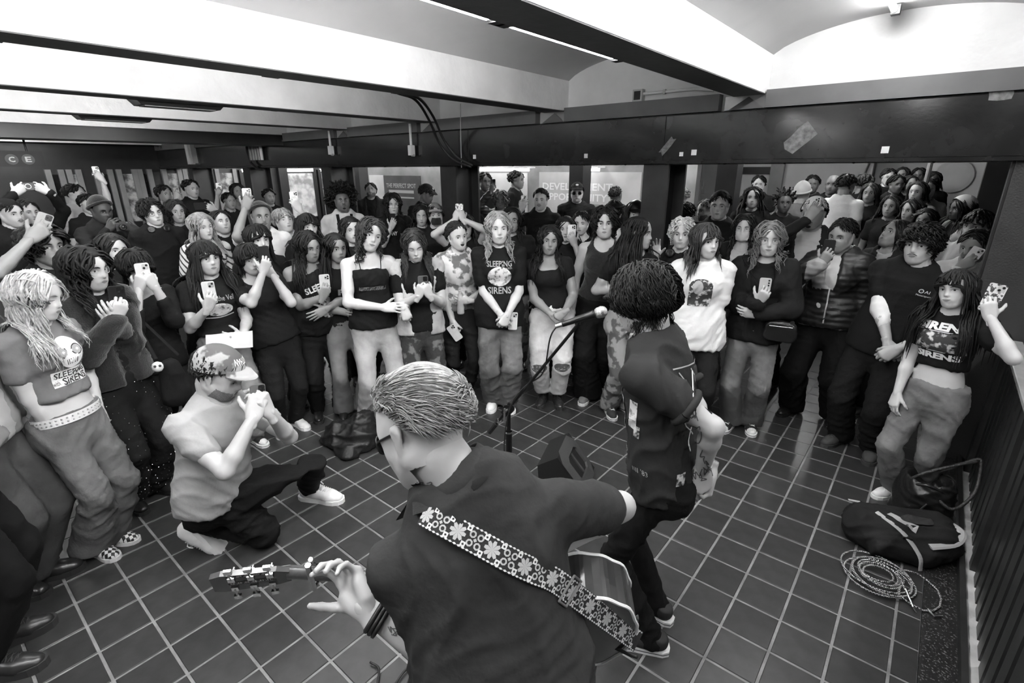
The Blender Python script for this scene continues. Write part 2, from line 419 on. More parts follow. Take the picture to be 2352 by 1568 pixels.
# white hanging pull boxes
for px, lab in ((945, 'white pull box on a short conduit in front of the girder, nearer one'), (760, 'white pull box on a short conduit in front of the girder, farther one')):
    a = onY(px, 345, GY - .06); zt = 2.56
    t = empty('pull_box', (a[0], a[1], a[2]), lab, 'switch')
    MB().tube([(0, 0, .05), (0, 0, zt - a[2])], .016, m_wht, 8).build('conduit', t)
    MB().box((-.032, -.03, -.06), (.032, .03, .06), m_wht, .006).build('box', t)
    MB().tube([(.0, 0, -.06), (.05, 0, -.062)], .014, m_lgrey, 8).build('connector', t)
# big box and cable bundle on the girder
a = onY(440, 355, GY - .05)
t = empty('junction_box', a, 'pair of white boxes on the far left of the girder', 'junction box')
MB().box((-.16, -.05, -.19), (-.03, .05, .22), m_wht).build('box', t); MB().box((.06, -.05, -.17), (.14, .05, .2), m_lgrey).build('box', t)
a = onY(590, 345, GY - .06)
t = empty('conduit_bundle', a, 'bundle of short conduits against the girder between two columns', 'conduit')
for k in range(5): MB().tube([(-.26 + k*.1, 0, -.16), (-.26 + k*.1, 0, .2)], .026, m_gwall if k < 4 else m_wht, 8).build('conduit', t)
MB().tube([(-.36, 0, .3), (-.37, 0, 0), (-.30, 0, -.2), (-.12, 0, -.3), (.1, 0, -.32)], .022, m_rubber, 8).build('cable', t)
# two cables swooping down from the joist to the column
def cable(pts_px, depthY, r, lab, nm='cable', m=None):
    P = [onY(x, y, d) for (x, y), d in zip(pts_px, depthY)]
    P = smooth_path(P, 6); o_ = P[-1].copy()
    o = MB().tube(P - o_, r, m or m_rubber, 8).build(nm, loc=o_, smooth=True); return tag(o, lab, 'cable')
def smooth_path(P, n=6):
    P = np.asarray(P, float); Q = np.concatenate([[2*P[0]-P[1]], P, [2*P[-1]-P[-2]]]); out = []
    for i in range(1, len(Q) - 2):
        p0, p1, p2, p3 = Q[i-1:i+3]
        for t in np.arange(n) / n:
            out.append(.5*((2*p1) + (-p0+p2)*t + (2*p0-5*p1+4*p2-p3)*t*t + (-p0+3*p1-3*p2+p3)*t**3))
    out.append(P[-1]); return np.array(out)
cable([(912, 213), (955, 230), (985, 275), (1010, 330), (1040, 365), (1082, 383)], [3.2, 3.6, 4.05, 4.3, 4.38, 4.42], .014, 'outer black cable swooping from the joist down to the column')
cable([(925, 215), (965, 228), (995, 268), (1020, 322), (1050, 360), (1086, 380)], [3.2, 3.6, 4.05, 4.3, 4.38, 4.42], .014, 'inner black cable swooping from the joist down to the column')
cable([(1058, 238), (1058, 300), (1060, 385)], [4.44, 4.44, 4.44], .005, 'thin grey drop wire in front of the girder', 'wire', m_lgrey)
# hanging line sign
sx = -9.6
a = onX(0, 350, sx); b = onX(105, 383, sx)
sg = empty('hanging_sign', (sx, b[1], b[2]), 'dark hanging sign with the letters C and E in round discs', 'sign')
y_w = b[1]
m_disc = mat('sign_disc', .10, .5)
MB().box((-.03, -1.2, 0), (.03, 0, .20), m_darker).build('panel', sg)
for ch, px in (('C', 26), ('E', 64)):
    c = onX(px, 366, sx) - V3(sx, b[1], b[2])
    MB().lathe([(.066, .031), (.066, .033)], m_disc, (0, c[1], c[2]), (1, 0, 0), 20).build('disc', sg)
    mb = MB(); put_text(mb, ch, (.0345, c[1], c[2]), (0, 1, 0), (0, 0, 1), .062, .068, m_prt, bold=.03); mb.build('letter', sg)
for yy in (-.15, -1.0): MB().tube([(0, yy, .2), (0, yy, .52)], .012, m_dark, 6).build('hanger', sg)

# ------------------------------------------------------------------ far walls: ad hoardings, shop fronts
m_poster = mat('poster_pale', .45, .5, noise=(2, .15)); m_posterd = mat('poster_dark', .045, .4, noise=(3, .3)); m_posterm = mat('poster_mid', .2, .5, noise=(2.5, .25))
m_glassd = mat('dark_window', .015, .12, noise=(2, .4)); m_lit = mat('lit_panel', .8, .5, emit=1.6); m_litd = mat('shop_glow', .5, .5, two=(5, .08, .42, .58), emit=.0)
AY = 9.6
o = MB().box((-15, AY, 0), (-3.55, AY + .2, 2.72), m_posterm).build('wall_hoarding'); tag(o, kind='structure')
def panel_far(px0, px1, z0, z1, m, lab, nm='poster', y=AY, cat='poster', th=.03):
    x0 = onY(px0, 430, y)[0]; x1 = onY(px1, 430, y)[0]
    o = MB().box((x0, y - th, z0), (x1, y - .001, z1), m).build(nm); tag(o, lab, cat); return o, x0, x1
o, x0, x1 = panel_far(1345, 1472, 1.0, 1.95, m_poster, 'pale advertising hoarding reading DEVELOPMENT OPPORTUNITY behind the crowd', 'advert_hoarding', cat='advert')
def words(o, txt, xc, zc, wid, hei, y, m, bold=.02):
    mb = MB(); put_text(mb, txt, (xc, y, zc), (1, 0, 0), (0, 0, 1), wid, hei, m, bold=bold); mb.build('lettering', o)
xc = onY(1345, 430, AY)[0]
MB().box((x0 + .01, AY - .033, 1.0), (x1 - .01, AY - .0305, 1.31), m_posterm).build('lower_band', o)
for k in range(3): MB().box((x0 + .12, AY - .035, 1.22 - k*.07), (x0 + .55, AY - .0335, 1.245 - k*.07), m_poster).build('text_line', o)
words(o, 'DEVELOPMENT', xc - .22, 1.655, 1.75, .15, AY - .032, m_wht); words(o, 'OPPORTUNITY', xc - .28, 1.44, 1.66, .15, AY - .032, m_wht)
o2 = MB().box((onY(1240, 430, AY)[0], AY - .03, 1.0), (x0 - .02, AY - .001, 1.95), m_poster).build('advert_hoarding'); tag(o2, 'left leaf of the pale advertising hoarding beside the man in sunglasses', 'advert')
o, x0, x1 = panel_far(1100, 1212, .9, 1.93, m_poster, 'pale poster wall left of the dark-haired man in a black shirt', 'poster')
o, x0, x1 = panel_far(885, 968, .8, 1.85, m_posterd, 'dark poster reading THE PERFECT SPOT behind the woman filming', 'poster', y=AY)
words(o, 'THE PERFECT SPOT', (x0+x1)/2 - .05, 1.58, 1.3, .12, AY - .032, m_prtg); MB().box(((x0+x1)/2 - .6, AY - .033, 1.38), ((x0+x1)/2 + .5, AY - .031, 1.46), m_prtg).build('text_line', o); MB().box(((x0+x1)/2 - .3, AY - .033, 1.24), ((x0+x1)/2 + .5, AY - .031, 1.28), m_prtg).build('text_line', o)
panel_far(852, 884, 1.1, 1.86, m_poster, 'narrow pale notice left of the dark poster', 'poster')
# strip lights at the head of the hoarding
for px0, px1, lab in ((1100, 1214, 'long bright strip light above the pale poster wall'), (1348, 1376, 'short bright strip light above the hoarding')):
    x0 = onY(px0, 390, AY - .25)[0]; x1 = onY(px1, 390, AY - .25)[0]
    t = empty('strip_light', ((x0+x1)/2, AY - .25, 2.0), lab, 'light'); hw = (x1 - x0)/2
    MB().box((-hw, -.03, -.03), (hw, .03, .03), m_lit).build('diffuser', t); MB().box((-hw, -.05, .03), (hw, .251, .06), m_wht).build('housing', t)
# columns of the rear row
for n_, px in enumerate((1322, 1665, 820, 640, 560)):
    c = onY(px, 430, 7.3); o = MB().box((c[0]-.13, 7.3, 0), (c[0]+.13, 7.55, 2.72), m_dark).build('trim_%d' % (30 + n_)); tag(o, kind='structure')
# right rear: white wall with sign, opening, stairs
o = MB().box((-3.55, 11.6, 0), (-1.1, 11.8, 2.72), m_lwall).build('wall_rear_white'); tag(o, kind='structure')
o = MB().box((-.28, 11.0, 0), (2.4, 11.2, 2.72), m_lwall).build('wall_stair'); tag(o, kind='structure')
c = onY(1735, 391, 11.58); o = MB().box((c[0]-.3, 11.53, c[2]-.065), (c[0]+.3, 11.6, c[2]+.065), m_darker).build('wall_sign'); tag(o, 'small dark sign high on the white rear wall', 'sign')
for px0, px1, lab in ((1690, 1700, 'pale door jamb strip on the rear wall'), (1765, 1795, 'dark recess post on the rear wall')):
    a, b = onY(px0, 430, 11.55)[0], onY(px1, 430, 11.55)[0]
    o = MB().box((a, 11.5, -.005), (b, 11.6, 2.71), m_gwall if px0 > 1700 else m_wht).build('wall_post'); tag(o, lab, 'post')
SY = 9.5; SR = .16; SG = .28
st = empty('staircase', (-.7, SY, 0), 'staircase packed with people behind the pier', 'stairs')
for k in range(8): MB().box((-.42, k*SG, -.005), (.40, k*SG + .285, SR*(k+1)), m_gwall).build('step', st)
MB().tube([(-.46, -.1, 0), (-.46, -.1, .95), (-.46, 2.2, 2.2)], .022, m_steel, 8).build('handrail', st)
MB().tube([(.46, -.1, -.005), (.46, -.1, 2.72)], .03, m_gwall, 8).build('newel_pole', st)
c = onY(2190, 405, 10.985); R0 = .26
o = MB().lathe([(R0*.95, 0), (R0, .012), (R0*.95, .024)], m_lgrey, (0, 0, 0), (0, -1, 0), 24)
o.lathe([(R0*.78, .0245), (R0*.78, .026)], m_poster, (0, 0, 0), (0, -1, 0), 24)
o = o.build('round_sign', loc=(c[0], 10.998, c[2])); tag(o, 'round grey sign on the white wall beside the pier', 'sign')

# left end wall: dark train-like front of windows and posts
LX = -14.4
o = MB().box((LX - .6, -3.4, -.005), (LX - .085, 9.6, 2.72), m_dark).build('wall_window_front'); tag(o, kind='structure')
rng = random.Random(4); n_ = 0
for px0, px1 in ((120, 150), (168, 190), (230, 262), (282, 318), (330, 352), (385, 420), (432, 470), (505, 545)):
    y0 = onX(px0, 430, LX)[1]; y1 = onX(px1, 430, LX)[1]
    t = empty('shop_window', (LX, (y0+y1)/2, .9), 'dark glazed bay of the far left shop front, %s from the left' % ['first', 'second', 'third', 'fourth', 'fifth', 'sixth', 'seventh', 'eighth'][n_], 'window')
    hw = (y1-y0)/2
    MB().box((-.09, -hw, 0), (-.06, hw, 1.05), m_litd if n_ % 2 else m_glassd).build('pane', t)
    for s_ in (-1, 1): MB().box((-.09, s_*hw - .05, -.1), (.0, s_*hw + .05, 1.15), m_gwall).build('frame', t)
    n_ += 1

m_shop = mat('bright_shop_glass', .5, .25, two=(3.5, .16, .42, .6), emit=.035)
for px0, px1, lab in ((655, 727, 'bright shop window left of the man with the afro'), (738, 802, 'narrower bright shop window behind the man with the afro'), (560, 600, 'dim shop window above the beanie man phone')):
    y0 = onX(px0, 430, LX)[1]; y1 = onX(px1, 430, LX)[1]; hw = (y1-y0)/2
    t = empty('shop_window', (LX, (y0+y1)/2, .7), lab, 'window')
    MB().box((-.09, -hw, 0), (-.05, hw, 1.22), m_shop).build('pane', t)
    for s_ in (-1, 1): MB().box((-.09, s_*hw - .05, -.1), (.0, s_*hw + .05, 1.32), m_dark).build('frame', t)
    t = empty('strip_light', (LX - .02, (y0+y1)/2, 2.0), 'strip light above the ' + lab, 'light')
    MB().box((-.03, -hw*.9, -.03), (.03, hw*.9, .03), m_lit).build('diffuser', t); MB().box((-.07, -hw*.9, .03), (.05, hw*.9, .06), m_wht).build('housing', t)
# ------------------------------------------------------------------ implicit surfaces (bodies, clothes, hands, heads)
class Field:
    def __init__(s, lo, hi, vox):
        s.lo = np.asarray(lo, float) - 2*vox; s.vox = vox
        s.n = np.maximum(np.ceil((np.asarray(hi, float) + 2*vox - s.lo) / vox).astype(int) + 1, 4)
        s.a = np.full(s.n, 0.25, np.float32)
        s.ax = [s.lo[k] + vox*np.arange(s.n[k]) for k in range(3)]
    def sub(s, lo, hi):
        i0 = np.clip(np.floor((lo - s.lo) / s.vox).astype(int), 0, s.n - 1); i1 = np.clip(np.ceil((hi - s.lo) / s.vox).astype(int) + 1, 1, s.n)
        if np.any(i1 - i0 < 1): return None, None
        sl = tuple(slice(a, b) for a, b in zip(i0, i1))
        g = np.meshgrid(*[s.ax[k][sl[k]] for k in range(3)], indexing='ij', sparse=True)
        return sl, g
    def cone(s, a, b, ra, rb, k=.02, n=None, sc=1.0, op='u'):
        """capsule from a (radius ra) to b (rb); n, sc: flattened by sc along unit axis n; k blend"""
        a = np.asarray(a, float); b = np.asarray(b, float); R_ = max(ra, rb) * max(1, sc) + k + 2*s.vox
        sl, g = s.sub(np.minimum(a, b) - R_, np.maximum(a, b) + R_)
        if sl is None: return s
        px, py, pz = g[0] - a[0], g[1] - a[1], g[2] - a[2]; d = b - a
        if n is not None:
            n = np.asarray(n, float); q = (px*n[0] + py*n[1] + pz*n[2]) * (1/sc - 1)
            px, py, pz = px + q*n[0], py + q*n[1], pz + q*n[2]; d = d + n * (d @ n) * (1/sc - 1)
        L2 = d @ d + 1e-12
        t = np.clip((px*d[0] + py*d[1] + pz*d[2]) / L2, 0, 1)
        x = px - t*d[0]; y = py - t*d[1]; z = pz - t*d[2]
        v = np.sqrt(x*x + y*y + z*z) - (ra + (rb - ra)*t)
        s.comb(sl, v, k, op); return s
    def comb(s, sl, v, k, op):
        c = s.a[sl]; v = v.astype(np.float32)
        if op == 'u':
            h = np.maximum(k - np.abs(c - v), 0) / max(k, 1e-6); s.a[sl] = np.minimum(c, v) - h*h*k*.25
        else:
            v = -v; h = np.maximum(k - np.abs(c - v), 0) / max(k, 1e-6); s.a[sl] = np.maximum(c, v) + h*h*k*.25
    def plane(s, o, n, k=.0):                     # keep the side n points away from
        n = unit(n); v = ((s.ax[0]-o[0])*n[0])[:, None, None] + ((s.ax[1]-o[1])*n[1])[None, :, None] + ((s.ax[2]-o[2])*n[2])[None, None, :]
        s.a = np.maximum(s.a, v.astype(np.float32)); return s
    def shell_cut(s, other): s.a = np.maximum(s.a, -other); return s
    def mesh(s):
        a = s.a; sg = a < 0
        nx, ny, nz = a.shape
        cnt = np.zeros((nx-1, ny-1, nz-1), np.int8)
        for i in (0, 1):
            for j in (0, 1):
                for k in (0, 1): cnt += sg[i:nx-1+i, j:ny-1+j, k:nz-1+k]
        cells = np.argwhere((cnt > 0) & (cnt < 8))
        if len(cells) == 0: return np.zeros((0, 3)), np.zeros((0, 4), int)
        idx = np.full(cnt.shape, -1, np.int32); idx[tuple(cells.T)] = np.arange(len(cells))
        cv = np.stack([a[cells[:,0]+i, cells[:,1]+j, cells[:,2]+k] for i in (0,1) for j in (0,1) for k in (0,1)], 1).astype(float)
        cor = np.array([(i, j, k) for i in (0,1) for j in (0,1) for k in (0,1)], float)
        acc = np.zeros((len(cells), 3)); num = np.zeros(len(cells))
        for p in range(8):
            for q in range(p+1, 8):
                if np.abs(cor[p]-cor[q]).sum() != 1: continue
                m = (cv[:, p] < 0) != (cv[:, q] < 0)
                t = np.where(m, cv[:, p] / np.where(m, cv[:, p] - cv[:, q], 1), 0)
                acc += np.where(m[:, None], cor[p] + t[:, None]*(cor[q]-cor[p]), 0); num += m
        V = s.lo + s.vox*(cells + acc/num[:, None])
        Q = []
        for ax in range(3):
            b, c = (ax+1) % 3, (ax+2) % 3
            lo = [slice(None)]*3; hi = [slice(None)]*3
            lo[ax] = slice(0, -1); hi[ax] = slice(1, None)
            s0 = sg[tuple(lo)]; s1 = sg[tuple(hi)]
            e = np.argwhere(s0 != s1)
            ok = (e[:, b] > 0) & (e[:, c] > 0) & (e[:, b] < a.shape[b]-1) & (e[:, c] < a.shape[c]-1); e = e[ok]
            fl = s0[tuple(e.T)]
            def cell(db, dc):
                x = e.copy(); x[:, b] -= db; x[:, c] -= dc; return idx[tuple(x.T)]
            q = np.stack([cell(1,1), cell(0,1), cell(0,0), cell(1,0)], 1)
            q[~fl] = q[~fl][:, ::-1]; Q.append(q)
        Q = np.concatenate(Q); Q = Q[(Q >= 0).all(1)]
        return V, Q
def relax(V, Q, it=1, f=.5):
    for _ in range(it):
        S = np.zeros_like(V); C = np.zeros(len(V))
        for i in range(4):
            for j in (1, 3):
                np.add.at(S, Q[:, i], V[Q[:, (i+j) % 4]]); np.add.at(C, Q[:, i], 1)
        V = V + f*(S/np.maximum(C, 1)[:, None] - V)
    return V
def vnormals(V, Q):
    n = np.cross(V[Q[:,2]] - V[Q[:,0]], V[Q[:,3]] - V[Q[:,1]]); N = np.zeros_like(V)
    for i in range(4): np.add.at(N, Q[:, i], n)
    return N / (np.linalg.norm(N, axis=1)[:, None] + 1e-12)
def wrinkle(V, N, amp, seed, f=(9, 9, 22)):
    """soft cloth folds: ridged, warped waves mostly running across the limb"""
    r = np.random.RandomState(seed); D = np.zeros(len(V)); A = 0
    Wp = V + .05*np.stack([np.sin(V @ (r.normal(size=3)*9) + r.uniform(0, 6)) for _ in range(3)], 1)
    for k in range(5):
        d = r.normal(size=3)*V3(.6, .6, 1.0); d = unit(d)*f[0]*1.75*(1.5 ** k)
        mask = .5 + .5*np.sin(V @ (r.normal(size=3)*6) + r.uniform(0, 6.28))
        D += mask*(1 - np.abs(np.sin(Wp @ d + r.uniform(0, 6.28))))**2 / (1.3 ** k); A += 1/(1.3**k)
    return V + N*(amp*(D - .25))[:, None]

# ------------------------------------------------------------------ heads
def make_head(vox, male=False, jaw=1.0, nose=1.0, mouth='neutral', lips=1.0):
    """head in its own frame: +Y face, +Z up, X to the person's left=-X..; origin at eye-level centre; about 0.235 tall"""
    f = Field((-.10, -.13, -.17), (.10, .135, .125), vox)
    X_ = V3(1, 0, 0)
    # cranium
    f.cone((0, -.028, .035), (0, -.005, .040), .085, .078, .02, X_, .90)
    f.cone((0, .02, .03), (0, .03, .045), .070, .062, .03, X_, .95)
    # face mass
    jw = jaw * (1.06 if male else 1.0)
    f.cone((0, .035, .0), (0, .036, -.055), .062*jw, .050*jw, .03, X_, .98)
    f.cone((0, .040, -.06), (0, .056, -.093), .044*jw, .024*jw, .03)
    for s in (-1, 1):
        f.cone((s*.048*jw, .0, -.045), (s*.022*jw, .048, -.088), .026, .020, .03)      # jaw line
        f.cone((s*.042, .048, -.028), (s*.030, .060, -.045), .021, .018, .022)          # cheeks
        f.cone((s*.022, .078, .024), (s*.045, .062, .020), .011 if male else .009, .009, .018)   # brow
    f.cone((0, .073, -.093), (0, .073, -.096), .013, .012, .022)                        # chin
    # eye sockets
    for s in (-1, 1): f.cone((s*.031, .092, .001), (s*.034, .088, .0), .016, .015, .018, op='s')
    for s in (-1, 1): f.cone((s*.031, .068, -.001), (s*.033, .067, -.001), .0125, .012, .006)  # lids over eyeballs
    # nose
    f.cone((0, .082, .008), (0, .098*(.97 + .03*nose), -.028), .007, .0095*nose, .012)
    f.cone((0, .100, -.032), (0, .096, -.033), .0095*nose, .0105*nose, .008)
    for s in (-1, 1): f.cone((s*.0125*nose, .088, -.036), (s*.011*nose, .090, -.034), .0070*nose, .0070, .007)
    # mouth
    f.cone((-.018, .080, -.062), (.018, .080, -.062), .014, .014, .018)
    lw = .019
    if mouth == 'open':
        f.cone((-.012, .090, -.062), (.012, .090, -.062), .011, .011, .006, op='s')
        f.cone((-.018, .088, -.052), (.018, .088, -.052), .0055, .0055, .006); f.cone((-.014, .086, -.075), (.014, .086, -.075), .006, .006, .006)
    else:
        u = .004 if mouth == 'smile' else 0
        f.cone((-lw, .086, -.059+u), (0, .0915, -.0575), .0045*lips, .0055*lips, .005); f.cone((lw, .086, -.059+u), (0, .0915, -.0575), .0045*lips, .0055*lips, .005)
        f.cone((-lw*.8, .086, -.0675+u*.6), (0, .0905, -.0685), .0050*lips, .0065*lips, .005); f.cone((lw*.8, .086, -.0675+u*.6), (0, .0905, -.0685), .0050*lips, .0065*lips, .005)
    # ears
    for s in (-1, 1):
        f.cone((s*.0815, -.014, .010), (s*.0765, -.004, -.028), .017, .010, .006, X_, .36)
        f.cone((s*.089, -.008, .005), (s*.086, -.004, -.010), .006, .005, .004, op='s')
    # neck stub
    f.cone((0, -.02, -.05), (0, -.03, -.16), .050 if not male else .056, .050 if not male else .058, .03)
    V, Q = f.mesh(); V = relax(V, Q, 1, .35)
    return V, Q
HEADS = {}
def head_mesh(kind, lod):
    key = (kind, lod)
    if key not in HEADS:
        vox = {0: .0059, 1: .0074, 2: .0108, -1: .0043}[lod]
        par = dict(f=dict(), fr=dict(jaw=1.12, nose=1.05, lips=1.15), fs=dict(mouth='smile', nose=.95), fo=dict(mouth='open'), m=dict(male=True, nose=1.12), mr=dict(male=True, jaw=1.08, nose=1.25, lips=1.3))[kind]
        V, Q = make_head(vox, **par)
        bv = BVHTree.FromPolygons([Vector(v) for v in V], [tuple(int(i) for i in q) for q in Q])
        HEADS[key] = (V, Q, bv)
    return HEADS[key]
def face_pt(bv, x, z, off=.0012, sx=0):
    """point on the face at (x, z) seen from the front"""
    h = bv.ray_cast(Vector((x, .3, z)), Vector((0, -1, 0)))
    if h[0] is None: return V3(x, .03, z)
    p = np.array(h[0]); n = np.array(h[1])
    if n[1] < 0: n = -n
    return p + n*off
def face_patch(bv, pts, off=.0012, sub=1):
    """fan patch of outline points (x,z) laid on the face"""
    c = np.mean(pts, axis=0); P = [face_pt(bv, c[0], c[1], off + .0004)]
    mid = [(np.array(p)+c)/2 for p in pts]
    P += [face_pt(bv, p[0], p[1], off + .0003) for p in mid] + [face_pt(bv, p[0], p[1], off) for p in pts]
    n = len(pts); F_ = []
    for i in range(n):
        j = (i+1) % n; F_.append((0, 1+i, 1+j)); F_.append((1+i, 1+n+i, 1+n+j, 1+j))
    return np.array(P), F_
def face_strip(bv, line, w0, w1=None, off=.0016):
    line = [np.array(p, float) for p in line]; n = len(line); P = []; F_ = []
    for i, p in enumerate(line):
        d = line[min(i+1, n-1)] - line[max(i-1, 0)]; d = d/(np.linalg.norm(d)+1e-9); nn = np.array([-d[1], d[0]])
        t = i/(n-1); w_ = (w0*(1-t) + (w1 if w1 is not None else w0)*t) * (1 if 0 < i < n-1 else .45)
        P += [face_pt(bv, *(p - nn*w_/2), off), face_pt(bv, *(p + nn*w_/2), off)]
        if i: F_.append((2*i-2, 2*i, 2*i+1, 2*i-1))
    return np.array(P), F_
m_sclera = mat('eye_white', .55, .3); m_iris = mat('iris_dark', .018, .15); m_lash = mat('lash', .010, .6); m_teeth = mat('teeth', .75, .3); m_mouthin = mat('mouth_inside', .02, .6)
SKIN = {}
def skin(tone):
    """tone name -> (skin, lip) materials"""
    if tone not in SKIN:
        b = dict(pale=.50, light=.42, mid=.31, tan=.23, brown=.12, dark=.055)[tone]
        SKIN[tone] = (mat('skin_' + tone, b, .48, noise=(16, .05), bump=(180, .05, .002)), mat('lips_' + tone, b*.52, .4))
    return SKIN[tone]
def face_details(kind, lod, eyes='open', mouth=None, brow=1.0, tone='light', look=0.0, beard=None, hairm=None, liner=1.0):
    """list of (verts, faces, material) on the head"""
    V, Q, bv = head_mesh(kind, lod); out = []
    sk, lp = skin(tone)
    for s in (-1, 1):
        cx = s*.0315; cz = .0
        opn = {'open': 1.0, 'half': .62, 'closed': 0.0}[eyes]
        an = np.linspace(0, 2*np.pi, 13)[:-1]
        if opn > 0:
            al = [(cx + .0155*math.cos(t), cz + (.0062 if math.sin(t) > 0 else .0048)*opn*math.sin(t)*(1 - .25*abs(math.cos(t))**3) + .0012*s*math.cos(t)) for t in an]
            out.append(face_patch(bv, al, .0010) + (m_sclera,))
            ix = cx + look*.005
            ir = [(ix + .0062*math.cos(t), cz + min(max(.0062*math.sin(t), -.0046*opn), .0058*opn)) for t in an]
            out.append(face_patch(bv, ir, .0018) + (m_iris,))
        zz = .0062*opn - (.003 if opn == 0 else 0)
        line = [(cx - s*.016, cz - .0012 + zz*.1), (cx - s*.009, cz + zz*.8 - .0004), (cx, cz + zz), (cx + s*.009, cz + zz*.86), (cx + s*.0185, cz + .0012 + zz*.25)]
        if opn == 0: line = [(p[0], cz - .001 - .0035*(1 - ((p[0]-cx)/.017)**2)) for p in line]
        out.append(face_strip(bv, line, .0022*liner, .0032*liner, .0022) + (m_lash,))
        bz = .0205
        bl = [(s*.0135, bz - .002), (s*.024, bz + .0022), (s*.035, bz + .0035), (s*.047, bz - .0015)]
        out.append(face_strip(bv, bl, .0062*brow, .0034*brow, .0014) + (hairm or m_lash,))
    # nostrils
    for s in (-1, 1):
        out.append(face_patch(bv, [(s*.007 + .0034*math.cos(t), -.0405 + .0016*math.sin(t)) for t in np.linspace(0, 6.28, 7)[:-1]], .0006) + (lp,))
    mk = mouth or {'fs': 'smile', 'fo': 'open'}.get(kind, 'neutral')
    if mk == 'open':
        out.append(face_patch(bv, [(.017*math.cos(t), -.063 + .0115*math.sin(t)) for t in np.linspace(0, 6.28, 13)[:-1]], .001) + (m_mouthin,))
        out.append(face_patch(bv, [(.0135*math.cos(t), -.0575 + .0038*math.sin(t)) for t in np.linspace(0, 6.28, 11)[:-1]], .0028) + (m_teeth,))
    else:
        u = .0035 if mk == 'smile' else 0.0; w_ = .0235 if mk == 'smile' else .0205
        up = [(-w_, -.0625+u), (-.010, -.0565), (-.003, -.0545), (0, -.0555), (.003, -.0545), (.010, -.0565), (w_, -.0625+u), (.008, -.0632), (0, -.0636), (-.008, -.0632)]
        lo = [(-w_, -.0625+u), (-.008, -.0632), (0, -.0636), (.008, -.0632), (w_, -.0625+u), (.010, -.0710), (0, -.0738), (-.010, -.0710)]
        out.append(face_patch(bv, up, .0008) + (lp,)); out.append(face_patch(bv, lo, .0008) + (lp,))
        out.append(face_strip(bv, [(-w_, -.0625+u), (-.009, -.0630), (0, -.0634), (.009, -.0630), (w_, -.0625+u)], .0016, .0016, .0016) + (m_lash,))
    if beard:
        hm = hairm or m_lash
        if 'm' in beard:                                       # moustache
            for s in (-1, 1):
                out.append(face_strip(bv, [(0, -.0495), (s*.012, -.0510), (s*.026, -.0585)], .0075, .0045, .0030) + (hm,))
        if 'g' in beard:                                       # goatee
            out.append(face_patch(bv, [(.017*math.cos(t), -.089 + .0115*math.sin(t)) for t in np.linspace(0, 6.28, 11)[:-1]], .0028) + (hm,))
    return out
# ------------------------------------------------------------------ hands (right hand: fingers +Y, back of hand +Z, thumb -X, wrist at origin)
def rot(v, ax, a):
    v = np.asarray(v, float); ax = unit(ax); return v*math.cos(a) + np.cross(ax, v)*math.sin(a) + ax*(ax @ v)*(1-math.cos(a))
HPOSE = dict(
    relaxed=dict(c=[(22,28,18),(26,32,20),(30,34,22),(32,36,22)], sp=(4,1,-2,-6), th=(35,20,20)),
    flat=dict(c=[(6,8,5),(6,8,5),(7,9,5),(9,10,6)], sp=(9,2,-4,-11), th=(48,8,8)),
    grip=dict(c=[(28,42,25),(34,48,28),(40,52,30),(46,52,30)], sp=(7,2,-3,-8), th=(52,18,22)),
    fist=dict(c=[(72,86,50),(76,88,50),(78,88,50),(80,86,50)], sp=(2,0,-1,-3), th=(28,42,34)),
    clasp=dict(c=[(48,58,30),(52,60,32),(54,60,32),(56,58,32)], sp=(3,0,-2,-5), th=(30,25,20)),
    point=dict(c=[(4,5,5),(60,75,45),(66,78,45),(70,78,45)], sp=(4,0,-2,-5), th=(30,30,25)),
    wave=dict(c=[(10,18,10),(12,20,12),(18,26,14),(24,28,16)], sp=(10,3,-4,-12), th=(45,12,10)))
HANDS = {}
def hand_mesh(pose, lod):
    key = (pose, lod)
    if key in HANDS: return HANDS[key]
    vox = {-1: .0042, 0: .0060, 1: .0076, 2: .0110}[lod]
    f = Field((-.095, -.035, -.11), (.075, .205, .06), vox)
    P = HPOSE[pose]; Zx = V3(0, 0, 1)
    mcp = [V3(-.030, .088, .004), V3(-.010, .093, .007), V3(.010, .089, .005), V3(.028, .080, .001)]
    L_ = [(.040, .024, .020), (.044, .028, .021), (.041, .026, .020), (.033, .020, .018)]
    R_ = [(.0092, .0082, .0074, .0064), (.0094, .0084, .0076, .0066), (.0090, .0080, .0072, .0063), (.0082, .0072, .0064, .0056)]
    for b, r in ((mcp[0], .0135), (mcp[1], .0138), (mcp[2], .0132), (mcp[3], .0122)):
        f.cone((b[0]*.55, .004, 0), b, .0150, r, .012)
    f.cone((0, -.03, 0), (0, .012, 0), .0235, .0225, .012, Zx, .74)
    f.cone((-.018, .022, -.008), (-.028, .050, -.010), .0165, .0145, .014)                 # thumb pad
    f.cone((.022, .020, -.006), (.024, .055, -.006), .0135, .0120, .012)
    for i in range(4):
        d = rot(V3(0, 1, 0), (0, 0, 1), math.radians(P['sp'][i])); side = rot(V3(1, 0, 0), (0, 0, 1), math.radians(P['sp'][i])); p = mcp[i]; a = 0
        for j in range(3):
            a -= math.radians(P['c'][i][j]); dd = rot(d, side, a); q = p + dd*L_[i][j]
            f.cone(p, q, R_[i][j], R_[i][j+1], .0045 if j else .007); p = q
    a, b1, b2 = [math.radians(t) for t in P['th']]
    d = unit(V3(-math.sin(a), math.cos(a), -.35)); p = V3(-.026, .026, -.006); ax = unit(np.cross(d, V3(.5, .2, -1)))
    for j, (l, r0, r1) in enumerate(((.040, .0125, .0105), (.030, .0102, .0092), (.024, .0092, .0072))):
        q = p + d*l; f.cone(p, q, r0, r1, .006); p = q; d = rot(d, ax, (b1, b2, 0)[j] if j < 2 else 0)
    V, Q = f.mesh(); HANDS[key] = (V, Q); return HANDS[key]

